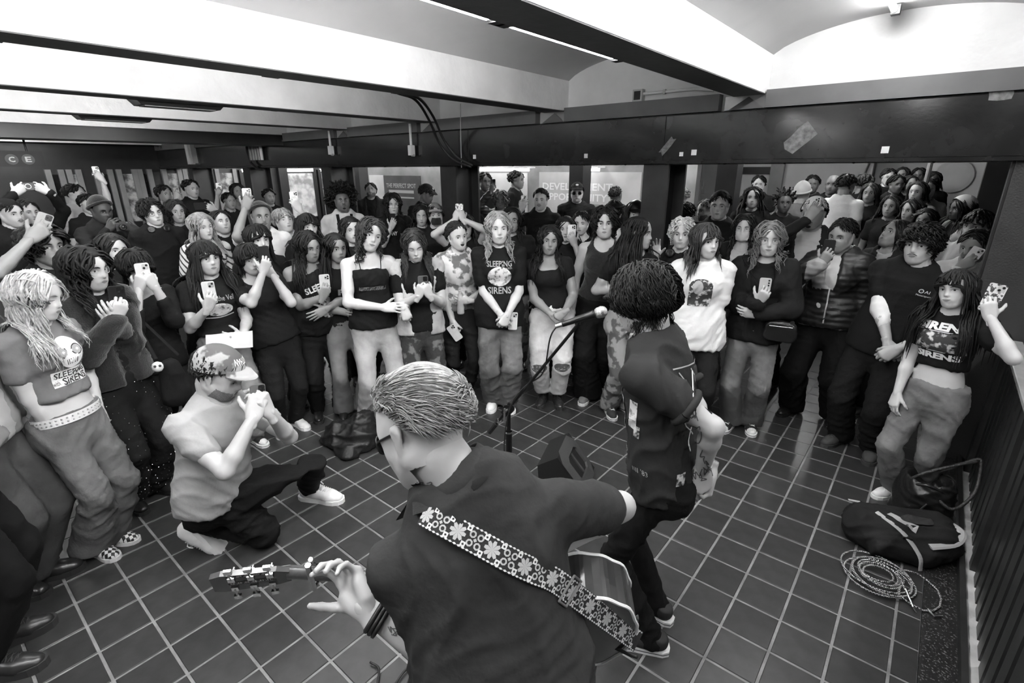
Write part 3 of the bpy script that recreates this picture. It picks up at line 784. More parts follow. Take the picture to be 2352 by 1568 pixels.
# ------------------------------------------------------------------ hair
HAIRM = {}
def hairmat(v):
    if v not in HAIRM:
        m = mat('hair_%04d' % round(v*10000), v*.55 if v < .1 else v, .60, noise=(55, .35), spec=.28); HAIRM[v] = m
    return HAIRM[v]
def scalp_dirs(n, seed, front=35, side=0, back=-48, part=None):
    """directions (head frame) inside the hair area; hairline elevation by azimuth"""
    r = np.random.RandomState(seed); out = []
    k = 0
    i = 0
    ga = math.pi*(3 - 5**.5)
    N = int(n*1.9)
    for i in range(N):
        z = 1 - 2*(i + .5)/N; rr = math.sqrt(1 - z*z); th = i*ga
        d = V3(rr*math.cos(th), rr*math.sin(th), z)
        d = unit(d + r.normal(size=3)*.05)
        az = math.degrees(math.atan2(d[1], d[0]))      # 90 = face
        da = abs((az - 90 + 180) % 360 - 180)            # 0 front .. 180 back
        lim = np.interp(da, [0, 35, 62, 85, 105, 180], [front, front-3, front*.55 + side*.45, side, (side+back)/2 - 6, back])
        if math.degrees(math.asin(d[2])) > lim: out.append(d)
    return np.array(out)
HR = V3(.083, .103, .092); HC = V3(0, -.014, .034)       # head ellipsoid in the head frame
def strands_mesh(paths, w0, flat=.38, taper=(.8, 1.05, 1.0, .75, .15)):
    """paths (N,S,3), base width w0 (N) -> verts, quads: three-sided locks"""
    N, S, _ = paths.shape
    t = np.gradient(paths, axis=1); t /= np.linalg.norm(t, axis=2)[..., None] + 1e-9
    a = np.tile(V3(.31, .23, .92), (N, 1))
    u = np.cross(t, a[:, None, :]); u /= np.linalg.norm(u, axis=2)[..., None] + 1e-6
    w_ = np.cross(t, u)
    prof = np.interp(np.linspace(0, 1, S), np.linspace(0, 1, len(taper)), taper)[None, :, None] * w0[:, None, None]
    K = 3
    V = np.stack([paths + prof*(math.cos(an)*u + flat*math.sin(an)*w_) for an in np.arange(K)*2*np.pi/K], 2)  # N,S,K,3
    idx = np.arange(N*S*K).reshape(N, S, K)
    q = []
    for k in range(K):
        k2 = (k+1) % K
        q.append(np.stack([idx[:, :-1, k], idx[:, :-1, k2], idx[:, 1:, k2], idx[:, 1:, k]], -1).reshape(-1, 4))
    return V.reshape(-1, 3), np.concatenate(q)
def hair_build(mb, style, val, hw, hs, body, seed, lod, L=.35, vol=1.0, curl=0.0, front=25, side=0, back=-46, part=0.0, n=None, flow=None, wid=1.0, bangs=False, fall=1.0, rnd=.25):
    """hw: 4x4 head matrix (world), hs: head scale; body: list of (a,b,r) capsules to keep clear of"""
    r = np.random.RandomState(seed); m = hairmat(val)
    Rm = hw[:3, :3]; o = hw[:3, 3]
    nl = int((n or 420)*{-1: 1.0, 0: .50, 1: .28, 2: .13}[lod])
    D = scalp_dirs(nl, seed, front, side, back)
    N = len(D)
    lay = r.uniform(.0, 1.0, N)
    base = HC + D*HR*1.0
    # under-cap
    th = np.linspace(0, 2*np.pi, 25 if lod < 2 else 17)[:-1]; ph = np.linspace(90, -60, 13 if lod < 2 else 9)
    cv = []; cm = []
    for p in ph:
        for t_ in th:
            da = abs((math.degrees(t_) - 90 + 180) % 360 - 180)
            lim = np.interp(da, [0, 35, 62, 85, 105, 180], [front, front-3, front*.55 + side*.45, side, (side+back)/2 - 6, back])
            pe = max(p, lim)
            d = V3(math.cos(t_)*math.cos(math.radians(pe)), math.sin(t_)*math.cos(math.radians(pe)), math.sin(math.radians(pe)))
            cv.append(HC + d*HR*(1.05 + .03*vol if p > lim else 1.005))
    nt = len(th); cq = [(i*nt+j, i*nt+(j+1) % nt, (i+1)*nt+(j+1) % nt, (i+1)*nt+j) for i in range(len(ph)-1) for j in range(nt)]
    cv = np.array(cv)*hs @ Rm.T + o
    mb.addq(cv, np.array(cq)[:, ::-1], m)
    S = {-1: 10, 0: 9, 1: 7, 2: 5}[lod] + (int(L/.055) if curl > .004 and lod < 2 else 0)
    S = min(S, 15)
    Z = Rm.T @ V3(0, 0, 1)                           # world up in the head frame
    if style == 'afro':
        P = base.copy(); v = D.copy(); ds = L/(S-1); path = [P*1.0]
        ph0 = r.uniform(0, 6.28, (N, 3)); 
        for k in range(1, S):
            P = P + v*ds*(.85 + .3*lay[:, None])
            off = np.sin(ph0 + k*1.9)*curl
            path.append(P + off)
        paths = np.stack(path, 1)
        w0 = np.full(N, .0125*wid)*r.uniform(.7, 1.3, N)
        paths = paths*hs @ Rm.T + o
        V, q = strands_mesh(paths, w0*hs, .8, (1, 1, .9, .6)); mb.addq(V, q, m); return
    ds = L/(S-1)
    sgn = np.where(D[:, 0] - part*.25 >= 0, 1.0, -1.0)
    # initial tangent: away from the parting, following the skull
    if flow is not None: v0 = np.tile(np.asarray(flow, float), (N, 1)) + r.normal(size=(N, 3))*rnd
    else: v0 = np.stack([sgn*.9, np.where(D[:, 1] > .3, .15, -.45), np.full(N, -.25)], 1) + r.normal(size=(N, 3))*.16
    if bangs:
        sd_ = (D[:, 1] > -.15) & (np.abs(D[:, 0]) > .45)
        v0[sd_] = np.stack([sgn[sd_]*.25, np.full(sd_.sum(), .12), np.full(sd_.sum(), -1.0)], 1) + r.normal(size=(sd_.sum(), 3))*.10
        fr = (D[:, 1] > .35) & (D[:, 2] > .35) & (np.abs(D[:, 0]) < .55)
        v0[fr] = V3(0, 1.0, -.6) + r.normal(size=(fr.sum(), 3))*.12 + np.stack([D[fr, 0]*.5, np.zeros(fr.sum()), np.zeros(fr.sum())], 1)
    nrm = D/HR; nrm /= np.linalg.norm(nrm, axis=1)[:, None]
    v = v0 - nrm*np.sum(v0*nrm, 1)[:, None]; v /= np.linalg.norm(v, axis=1)[:, None] + 1e-9
    Ls = np.full(N, L)*r.uniform(.82, 1.06, N)
    if bangs: Ls[fr] = np.minimum(Ls[fr], .105 + .03*np.abs(D[fr, 0]))
    P = base + nrm*.004
    W = lambda p: p*hs @ Rm.T + o
    path = [W(P)]; cur = [np.zeros(N)]
    shell = 1.05 + .085*vol*lay + .05*vol*np.clip(D[:, 2], 0, 1)
    for k in range(1, S):
        s_ = Ls[:, None]/(S-1)
        g_ = (.20 + .12*k)*fall
        v = v + (-Z)*g_*min(1, .35 + 3*L) + (D*V3(1, 1, 0))*.035*vol
        if bangs: pass
        v /= np.linalg.norm(v, axis=1)[:, None] + 1e-9
        P = P + v*s_/hs
        e = (P - HC)/HR; ln = np.linalg.norm(e, axis=1); inside = ln < shell
        if style == 'long' or True:
            # below the jaw the skull no longer holds the hair
            lowm = P[:, 2] < -.075
            inside &= ~lowm
            nrm2 = (P - HC)/HR**2; nrm2 /= np.linalg.norm(nrm2, axis=1)[:, None] + 1e-9
            P = np.where(inside[:, None], HC + e/ln[:, None]*HR*shell[:, None], P)
            v = np.where(inside[:, None], v - nrm2*np.minimum(np.sum(v*nrm2, 1), 0)[:, None], v)
        far_ = (ln > shell*1.13) & (P[:, 2] > -.07)
        P = np.where(far_[:, None], HC + e/ln[:, None]*HR*(shell*1.13)[:, None], P)
        # face clearance: keep hair off the middle of the face unless bangs
        if not bangs or True:
            fc = (P[:, 1] > .045) & (P[:, 2] < .03) & (np.abs(P[:, 0]) < .068)
            P[fc, 0] = np.sign(P[fc, 0] + 1e-6*sgn[fc])*.072
        w3 = W(P)
        for (a, b, rad) in body:                     # shoulders / chest
            a = np.asarray(a); d = np.asarray(b) - a; t = np.clip(((w3 - a) @ d)/(d @ d + 1e-9), 0, 1)
            c = a + t[:, None]*d; dv = w3 - c; dl = np.linalg.norm(dv, axis=1); rr = rad + .004 + .012*lay
            hit = dl < rr
            w3[hit] = c[hit] + dv[hit]/(dl[hit, None] + 1e-9)*rr[hit, None]
        P = ((w3 - o) @ Rm)/hs
        path.append(w3)
    paths = np.stack(path, 1)
    if curl > 0:
        az = np.arctan2(D[:, 1], D[:, 0])
        cl = np.floor(az*5.5 + D[:, 2]*3.1)                      # neighbouring locks wave together
        ph0 = (np.sin(cl*12.9898)*43758.5453 % 6.28 + r.normal(size=N)*.45)[:, None]; k = np.arange(S)[None]
        kk = min(2*np.pi/(.060 if curl > .010 else .10)*(L/(S-1)), 1.35)
        env = np.clip(k/(S*.3), 0, 1)*curl*r.uniform(.7, 1.25, N)[:, None]
        sx_, cx_ = np.sin(ph0 + k*kk), np.cos(ph0 + k*kk)
        side = np.cross(Rm @ V3(0, 0, 1), (paths[:, -1] - o)); side /= np.linalg.norm(side, axis=1)[:, None] + 1e-9
        outw = np.cross(side, V3(0, 0, 1))
        paths = paths + (env*sx_)[..., None]*side[:, None, :] + (env*cx_*.7)[..., None]*outw[:, None, :]
        fz = r.normal(size=paths.shape)*curl*.10; fz[:, 0] = 0; paths = paths + fz
    w0 = r.uniform(.75, 1.3, N)*{-1: .0072, 0: .0097, 1: .0138, 2: .024}[lod]*wid*hs
    V, q = strands_mesh(paths, w0); mb.addq(V, q, m)

# ------------------------------------------------------------------ people
def ik(S, Wt, l1, l2, hint):
    d = Wt - S; L_ = np.linalg.norm(d)
    if L_ > (l1+l2)*.995: Wt = S + d/L_*(l1+l2)*.995; d = Wt - S; L_ = np.linalg.norm(d)
    if L_ < abs(l1-l2)*1.05 + .02: L_ = abs(l1-l2)*1.05 + .02
    u = d/np.linalg.norm(d); a = (l1*l1 - l2*l2 + L_*L_)/(2*L_); h = math.sqrt(max(l1*l1 - a*a, 0))
    p = unit(hint - u*(hint @ u)); return S + u*a + p*h, Wt
class Rig: pass
def make_rig(face, H=1.64, feet=None, yaw=0, hyaw=None, hpitch=0, hroll=0, sex='f', build=1.0, depth=None, lean=0.0, headz=.926, hscale=1.0, twist=0, fixed=None, floorz=0.0):
    """place a standing person from the picture position of the face and stature (or of the feet)"""
    g = Rig(); g.H = H; g.sex = sex; g.b = build
    if fixed is not None:                       # head position given directly
        hc = np.asarray(fixed, float); base = V3(hc[0], hc[1], floorz)
    elif feet is not None:
        fm = np.mean(np.asarray(feet, float), axis=0); base = onZ(fm[0], fm[1], floorz + .02); base[2] = floorz
        v = ray(*face); # closest point on the face ray to the vertical above base
        t = (base[0]*v[0] + base[1]*v[1])/(v[0]**2 + v[1]**2); hc = CW + t*v
        g.H = H = (hc[2] - floorz)/headz
    elif depth is not None:
        hc = onD(face[0], face[1], depth); base = V3(hc[0], hc[1], floorz); g.H = H = (hc[2]-floorz)/headz
    else:
        hc = onZ(face[0], face[1], floorz + H*headz); base = V3(hc[0], hc[1], floorz)
    tc = unit(V3(-base[0], -base[1], 0)); rt = np.cross(-tc, V3(0, 0, 1))
    an = math.radians(yaw); g.fwd = fw = math.cos(an)*tc + math.sin(an)*rt; g.rgt = rg = np.cross(fw, V3(0, 0, 1)); g.up = V3(0, 0, 1)
    an = math.radians(yaw if hyaw is None else hyaw); hf = math.cos(an)*tc + math.sin(an)*rt
    hr_ = np.cross(hf, V3(0, 0, 1)); hu = V3(0, 0, 1)
    p = math.radians(hpitch); hf, hu = hf*math.cos(p) - hu*math.sin(p), hu*math.cos(p) + hf*math.sin(p)
    q = math.radians(hroll); hr_, hu = hr_*math.cos(q) - hu*math.sin(q), hu*math.cos(q) + hr_*math.sin(q)   # + leans to the person's left? (image right when facing camera)
    g.hs = H/1.66*hscale*(1.02 if sex == 'm' else 1.0)*.985
    M = np.eye(4); M[:3, 0] = hr_; M[:3, 1] = hf; M[:3, 2] = hu; M[:3, 3] = hc; g.hw = M; g.hc = hc
    # torso
    k = H/1.66; g.k = k
    hips = base + V3(0, 0, H*.515)
    neck_top = hc + (M[:3, :3] @ V3(0, -.022, -.105))*g.hs
    nb = hc + (M[:3, :3] @ V3(0, -.030, -.125))*g.hs*.6 + V3(0, 0, -.063*k) - fw*.025*k - V3(0,0,.012)
    nb = hc - fw*.034*k + V3(0, 0, -.150*k) + (M[:3, 2] - V3(0, 0, 1))*(-.10)
    g.nb = nb; g.base = base
    if feet is None: base = g.base = V3(nb[0] + fw[0]*.03, nb[1] + fw[1]*.03, floorz); hips = base + V3(0, 0, H*.515)
    hips = hips + fw*lean
    g.hips = hips
    tu = unit(nb - hips); g.tu = tu
    tf = unit(fw - tu*(fw @ tu)); g.tf = tf
    tr = np.cross(tf, tu); an = math.radians(twist); g.tr = tr; 
    sw = (.152 if sex == 'f' else .180)*k*(.85 + .15*build)
    tl = np.linalg.norm(nb - hips); g.tl = tl
    sh = nb - tu*.066*k
    g.S = {1: sh + tr*sw, -1: sh - tr*sw}        # 1 = person's right
    g.l1 = .172*H; g.l2 = .150*H
    g.sw = sw
    g.feet_px = feet; g.floorz = floorz
    hw_ = .088*k*(.8 + .2*build)
    g.hip = {1: hips + tr*hw_ - V3(0, 0, .04*k), -1: hips - tr*hw_ - V3(0, 0, .04*k)}
    g.foot = {}; 
    for s in (1, -1):
        if feet is not None and len(feet) == 2:
            # first entry is image-left foot
            order = sorted([onZ(x, y, floorz + .02) for x, y in feet], key=lambda p_: (p_ - base) @ tr)
            pt = order[1] if s == 1 else order[0]; pt = pt.copy(); pt[2] = floorz
            g.foot[s] = pt
        else: g.foot[s] = base + tr*s*.105*k + fw*.03; g.foot[s][2] = floorz
    g.fdir = {s: unit(fw*1.0 + rg*s*.22) for s in (1, -1)}
    g.ank = {s: g.foot[s] - g.fdir[s]*.055*k + V3(0, 0, .075*k) for s in (1, -1)}
    g.knee = {}
    for s in (1, -1):
        l = .245*H
        kn, _ = ik(g.hip[s], g.ank[s], l, l*.985, fw + rg*s*.15); g.knee[s] = kn
    g.arm = {}
    return g
def rejoint(g, nb=None, hips=None, right=None, fwd=None):
    k, H = g.k, g.H
    if nb is not None: g.nb = np.asarray(nb, float)
    if hips is not None: g.hips = np.asarray(hips, float)
    if fwd is not None: g.fwd = unit(fwd); g.rgt = np.cross(g.fwd, V3(0, 0, 1))
    g.tu = unit(g.nb - g.hips); g.tl = np.linalg.norm(g.nb - g.hips)
    if right is None: g.tf = unit(g.fwd - g.tu*(g.fwd @ g.tu)); g.tr = np.cross(g.tf, g.tu)
    else: g.tr = unit(right); g.tf = unit(np.cross(g.tu, g.tr)); g.tu = unit(g.tu)
    sh = g.nb - g.tu*.066*k; g.S = {1: sh + g.tr*g.sw, -1: sh - g.tr*g.sw}
    hw_ = .088*k; hr = g.rgt
    g.hip = {s: g.hips + hr*s*hw_ - V3(0, 0, .03*k) for s in (1, -1)}
def set_arm(g, s, kind='down', tgt=None, hint=None, fd=None, dn=None, pose='relaxed'):
    """s: 1 right / -1 left of the person. tgt wrist point"""
    S = g.S[s]; H = g.H; fw, rg = g.fwd, g.rgt
    if tgt is None:
        tgt = S + V3(0, 0, -(g.l1+g.l2)*.965) + rg*s*.075*g.k*(.5+.5*g.b) + fw*.055
        hint = -fw*.8 + rg*s*.5 if hint is None else hint
    if hint is None: hint = V3(0, 0, -1) + rg*s*.45 - fw*.35
    E_, W_ = ik(S, np.asarray(tgt, float), g.l1, g.l2, np.asarray(hint, float))
    fa = unit(W_ - E_)
    fd = fa if fd is None else unit(fd)
    if dn is None: dn = rg*s if tgt is None else fw
    if kind == 'down': dn = unit(rg*s*.8 + fw*.5)
    dn = np.asarray(dn, float); dn = unit(dn - fd*(dn @ fd))
    g.arm[s] = dict(E=E_, W=W_, fd=fd, dn=dn, pose=pose)
def torso_chain(g, ease=0.0, top=1.0):
    """(centre along spine 0..1, half width) list"""
    k, b = g.k, g.b
    if g.sex == 'f': prof = [(-.10, .150), (.04, .153), (.20, .134), (.42, .112), (.62, .120), (.80, .122), (.92, .098)]
    else: prof = [(-.10, .146), (.04, .150), (.20, .146), (.42, .142), (.62, .150), (.80, .150), (.92, .112)]
    return [(t, w_*k*b + ease) for t, w_ in prof]
def add_torso(f, g, ease, t0=-.1, t1=1.0, fl=.64, k=.05, hipease=0.0):
    ch = torso_chain(g, ease); P0 = g.hips; u = g.tu; L_ = g.tl
    pts = [(P0 + u*t*L_, w_ + (hipease if t < .3 else hipease*max(0, (.6-t)/.3))) for t, w_ in ch if t0 - .02 <= t <= t1]
    for (a, ra), (b_, rb_) in zip(pts[:-1], pts[1:]): f.cone(a, b_, ra, rb_, k, g.tf, fl)
    if g.b > 1.15: f.cone(P0 + u*.18*L_ + g.tf*.05*g.b, P0 + u*.4*L_ + g.tf*.04*g.b, .10*g.b + ease, .09*g.b + ease, .07)
def add_bust(f, g, ease):
    if g.sex != 'f': return
    c = g.hips + g.tu*g.tl*.70
    for s in (1, -1): f.cone(c + g.tr*s*.060*g.k*g.b + g.tf*.068*g.k*g.b, c + g.tr*s*.055*g.k*g.b + g.tf*.072*g.k*g.b - g.tu*.015, .056*g.k*g.b + ease, .054*g.k*g.b + ease, .06)
def bounds(pts, pad): 
    pts = np.array(pts); return pts.min(0) - pad, pts.max(0) + pad
def body_mesh(g, vox, mid=True, legs=False):
    pts = [g.hips if mid or legs else g.hips*.5 + g.nb*.5, g.nb, g.hc] + [g.S[s] for s in g.S]
    for s in g.arm: pts += [g.arm[s]['E'], g.arm[s]['W']]
    if legs: pts += [g.knee[1], g.knee[-1], g.ank[1], g.ank[-1]]
    lo, hi = bounds(pts, .16*max(g.b, 1)); lo[2] = lo[2] + (.02 if not legs else 0); hi[2] = max([g.hc[2]] + [g.arm[s][q][2] + .06 for s in g.arm for q in 'EW'])
    f = Field(lo, hi, vox); k, b = g.k, g.b
    add_torso(f, g, -.014, t0=-.1 if mid else .60); add_bust(f, g, -.012)
    nt = g.hc + (g.hw[:3, :3] @ V3(0, -.025, -.06))*g.hs
    nr = (.050 if g.sex == 'f' else .060)*k*(.8+.2*b)
    f.cone(g.nb - g.tu*.03, nt, nr*1.05, nr, .035)
    f.cone(g.nb + g.tu*.01 + g.tf*.01, g.hc + (g.hw[:3, :3] @ V3(0, .016, -.072))*g.hs, nr*.85, nr*.72, .03)     # throat up to the jaw
    for s in (1, -1):                                                   # shoulder yoke
        f.cone(g.nb - g.tu*.03*k, g.S[s] - g.tu*.004, .052*k, .046*k*(.7+.3*b), .05)
        if s in g.arm:
            A = g.arm[s]; ab = (.62 + .38*b)
            f.cone(g.S[s], g.S[s]*.35 + A['E']*.65, .050*k*ab, .042*k*ab, .02); f.cone(g.S[s]*.35 + A['E']*.65, A['E'], .042*k*ab, .037*k*ab, .02)
            m_ = A['E']*.7 + A['W']*.3; f.cone(A['E'], m_, .037*k*ab, .0385*k*ab, .018); f.cone(m_, A['W'] + A['fd']*.012, .0385*k*ab, .0245*k, .015)
    if legs:
        for s in (1, -1):
            f.cone(g.hip[s], g.knee[s], .080*k*b, .052*k*b, .03); f.cone(g.knee[s], g.ank[s], .052*k*b, .036*k, .03)
    V, Q = f.mesh(); return V, Q
def top_mesh(g, vox, sleeve=.55, ease=.012, hem=-.02, fl=.68, hipease=.0, sl_r=.018, neck='crew', open_front=0.0, seed=0, wr=.0125, bust=True, straps=None, flare=0.0, collar=0, nowr=False):
    """shirt / jacket solid. sleeve: fraction of the upper arm (0 none, <=1), up to 2 = wrist; hem: spine fraction (0 hips, -.2 low)"""
    pts = [g.hips - g.tu*.25*g.tl, g.nb + g.tu*.05]; 
    for s in (1, -1):
        pts.append(g.S[s])
        if sleeve > 0 and s in g.arm: pts += [g.S[s] + (g.arm[s]['E'] - g.S[s])*min(sleeve, 1)] + ([g.arm[s]['W']] if sleeve > 1 else [])
    lo, hi = bounds(pts, .14*max(1, g.b) + ease + hipease); hi[2] = max(p[2] for p in pts) + .11
    f = Field(lo, hi, vox); k, b = g.k, g.b
    add_torso(f, g, ease, t0=-.1, fl=fl, hipease=hipease)
    if hem < -.05:
        a = g.hips - g.tu*.0; e_ = g.hips + g.tu*g.tl*(hem - .1); w_ = torso_chain(g)[1][1] + ease + hipease
        f.cone(a, e_, w_, w_ + flare, .03, g.tf, fl + .04)
    if bust: add_bust(f, g, ease*.8)
    if straps is None:
        for s in (1, -1):
            f.cone(g.nb - g.tu*.042*k, g.S[s] - g.tu*.002, .050*k + ease*.8, .045*k*(.7+.3*b) + ease*.9, .030)
    f.plane(g.hips + g.tu*g.tl*hem, -g.tu)
    if sleeve > 0:
        for s in (1, -1):
            if s not in g.arm: continue
            A = g.arm[s]; ab = (.62+.38*b); t = min(sleeve, 1); e_ = g.S[s] + (A['E'] - g.S[s])*t
            fs = Field(*bounds([g.S[s], e_, A['E'], A['W']], .13), vox) if False else f
            r1 = (.050 - .013*t)*k*ab + sl_r
            # sleeve with a flat cuff: cone cut by adding then trimming in its own box
            d = unit(A['E'] - g.S[s])
            if sleeve <= 1: f.cone(g.S[s], e_ - d*r1*.55, .050*k*ab + ease*1.15, r1, .02)
            else:
                f.cone(g.S[s], A['E'], .050*k*ab + ease*1.15, .040*k*ab + sl_r, .03)
                w2 = A['E'] + (A['W'] - A['E'])*(min(sleeve, 2) - 1); f.cone(A['E'], w2, .040*k*ab + sl_r, .030*k + sl_r*.8, .03)
    nt = g.nb + g.tu*.06
    if neck == 'crew': f.cone(g.nb + g.tu*.055*k + g.tf*.03, g.nb + g.tu*.16, .070*k, .11, .012, op='s')
    elif neck == 'scoop':
        f.cone(g.nb + g.tu*.03*k + g.tf*.07, g.nb + g.tu*.16, .088*k, .12, .015, op='s')
    elif neck == 'square': f.cone(g.nb - g.tu*.035*k + g.tf*.10 - g.tr*.05, g.nb - g.tu*.035*k + g.tf*.10 + g.tr*.05, .065*k, .065*k, .01, op='s'); f.cone(g.nb + g.tu*.03, g.nb + g.tu*.16, .085*k, .12, .015, op='s')
    elif neck == 'vee':
        f.cone(g.nb - g.tu*.10*k + g.tf*.13, g.nb + g.tu*.06 + g.tf*.06, .022, .085*k, .01, op='s'); f.cone(g.nb + g.tu*.04, g.nb + g.tu*.16, .078*k, .12, .015, op='s')
    elif neck == 'off':
        f.plane(g.nb - g.tu*.060*k, g.tu*1.0 + g.tr*.35); f.cone(g.nb + g.tu*.02, g.nb + g.tu*.16, .085*k, .12, .015, op='s')
    elif neck == 'cami':
        f.plane(g.nb - g.tu*.105*k, g.tu)
        f.cone(g.nb - g.tu*.115*k + g.tf*.12, g.nb - g.tu*.0*k + g.tf*.10, .012, .055, .008, op='s')
        for s in (1, -1): f.cone(g.S[s] - g.tu*.07 + g.tr*s*.005, g.S[s] + g.tu*.1, .045, .06, .01, op='s')
    elif neck == 'tank':
        f.cone(g.nb + g.tu*.0*k + g.tf*.08, g.nb + g.tu*.16, .080*k, .12, .015, op='s')
        for s in (1, -1): f.cone(g.S[s] + g.tr*s*.03 - g.tu*.07, g.S[s] + g.tr*s*.02 + g.tu*.1, .05, .075, .01, op='s')
    elif neck == 'high': f.cone(g.nb, g.nb + g.tu*.075, .066*k, .062*k, .02)
    if open_front:                                    # wedge opening down the front
        c0 = g.hips - g.tu*.3*g.tl + g.tf*.2; c1 = g.nb + g.tu*.06 + g.tf*.12
        f.cone(c0, g.nb - g.tu*.2 + g.tf*.16, open_front*.8, open_front, .01, op='s'); f.cone(g.nb - g.tu*.2 + g.tf*.16, c1, open_front, open_front*1.15 + .02, .01, op='s')
    if collar: 
        for s in (1, -1): f.cone(g.nb + g.tr*s*.055*k - g.tf*.03, g.nb + g.tr*s*.05*k + g.tf*.055 - g.tu*.04, .022*collar, .018*collar, .015)
        f.cone(g.nb + g.tr*.05*k - g.tf*.05 + g.tu*.01, g.nb - g.tr*.05*k - g.tf*.05 + g.tu*.01, .026*collar, .026*collar, .015)
    V, Q = f.mesh(); V = relax(V, Q, 1, .4)
    if not nowr: V = wrinkle(V, vnormals(V, Q), wr, seed)
    return V, Q
def bottom_mesh(g, vox, hemr=.062, knee=.060, thigh=.082, hemz=.03, waist=.16, ease=.006, seed=0, wr=.013, skirt=False, cut=None):
    k, b = g.k, g.b
    pts = [g.hips + g.tu*waist*g.tl, g.knee[1], g.knee[-1], g.ank[1], g.ank[-1]]
    lo, hi = bounds(pts, .17*max(1, b)); lo[2] = max(lo[2], g.floorz - .01) if cut is None else lo[2]; hi[2] = max(p[2] for p in pts) + .10
    f = Field(lo, hi, vox)
    ch = [(t, w_) for t, w_ in torso_chain(g, ease + .002) if t <= waist + .06]
    u = g.tu
    pts2 = [(g.hips + u*t*g.tl, w_) for t, w_ in ch]
    for (a, ra), (b_, rb_) in zip(pts2[:-1], pts2[1:]): f.cone(a, b_, ra, rb_, .04, g.tf, .70)
    for s in (1, -1):
        f.cone(g.hip[s] + u*.02 - g.tf*.055*k, g.hip[s] - u*.03 - g.tf*.055*k, .082*k*b, .085*k*b, .05)      # seat
        th0 = g.hip[s]; kn = g.knee[s]; an = g.ank[s]
        f.cone(th0, th0*.45 + kn*.55, thigh*k*b + ease, (thigh*.5 + knee*.5)*k*b + ease, .025); f.cone(th0*.45 + kn*.55, kn, (thigh*.5 + knee*.5)*k*b + ease, knee*k*(.4+.6*b) + ease, .005)
        lowp = an.copy(); d = unit(an - kn); hz = np.linalg.norm(an - kn)
        mid_ = kn*.45 + an*.55; mr = (knee*.42 + hemr*.58)*k + ease
        f.cone(kn, mid_, knee*k*(.4+.6*b) + ease, mr, .005); f.cone(mid_, an + d*.02, mr, hemr*k + ease*.5, .005)
    if cut is None: f.plane((0, 0, g.floorz + hemz), (0, 0, -1))
    f.plane(g.hips + g.tu*waist*g.tl, g.tu)
    V, Q = f.mesh(); V = relax(V, Q, 1, .4); V = wrinkle(V, vnormals(V, Q), wr, seed, f=(11, 11, 20))
    return V, Q
# ------------------------------------------------------------------ cloth materials
def cloth(v, kind='tee'):
    if v < .1: v *= .42
    nm = 'cloth_%s_%03d' % (kind, round(v*1000))
    if kind == 'tee': return mat(nm, v, .82, noise=(7, .10), bump=(26, .28, .010), spec=.2)
    if kind == 'denim': return mat(nm, v, .85, noise=(5, .30), bump=(30, .35, .010), spec=.2)
    if kind == 'wash': return mat(nm, v, .85, two=(4.5, v*1.9, .42, .68), bump=(28, .4, .012), spec=.2)
    if kind == 'knit': return mat(nm, v, .95, noise=(90, .25), bump=(120, .7, .006), sheen=.3)
    if kind == 'puffer': return mat(nm, v, .45, noise=(6, .12), bump=(16, .45, .012), wave=(7, .22, 'Z', 2.5))
    if kind == 'stripe':
        m = mat(nm, v, .85, bump=(26, .3, .01)); nt = m.node_tree; tc = nt.nodes.new('ShaderNodeTexCoord'); wv = nt.nodes.new('ShaderNodeTexWave'); wv.bands_direction = 'DIAGONAL'; wv.inputs['Scale'].default_value = 9; wv.inputs['Distortion'].default_value = .6
        rp = nt.nodes.new('ShaderNodeValToRGB'); rp.color_ramp.elements[0].position = .72; rp.color_ramp.elements[1].position = .78; rp.color_ramp.elements[0].color = (v, v, v, 1); rp.color_ramp.elements[1].color = (.03, .03, .03, 1)
        nt.links.new(tc.outputs['Object'], wv.inputs['Vector']); nt.links.new(wv.outputs['Fac'], rp.inputs['Fac']); nt.links.new(rp.outputs['Color'], nt.nodes['Principled BSDF'].inputs['Base Color']); return m
    if kind == 'leather': return mat(nm, v, .28, noise=(10, .2), bump=(22, .4, .008))
    if kind == 'camo': return mat(nm, v*.45, .85, two=(11, v*1.5, .46, .52), bump=(26, .3, .01))
    if kind == 'tiedye': return mat(nm, v, .85, two=(13, v*.22, .48, .56), bump=(26, .3, .01))
    if kind == 'rip': return mat(nm, v, .9, two=(12, v*5, .52, .60), bump=(26, .5, .012))
    return mat(nm, v, .8)
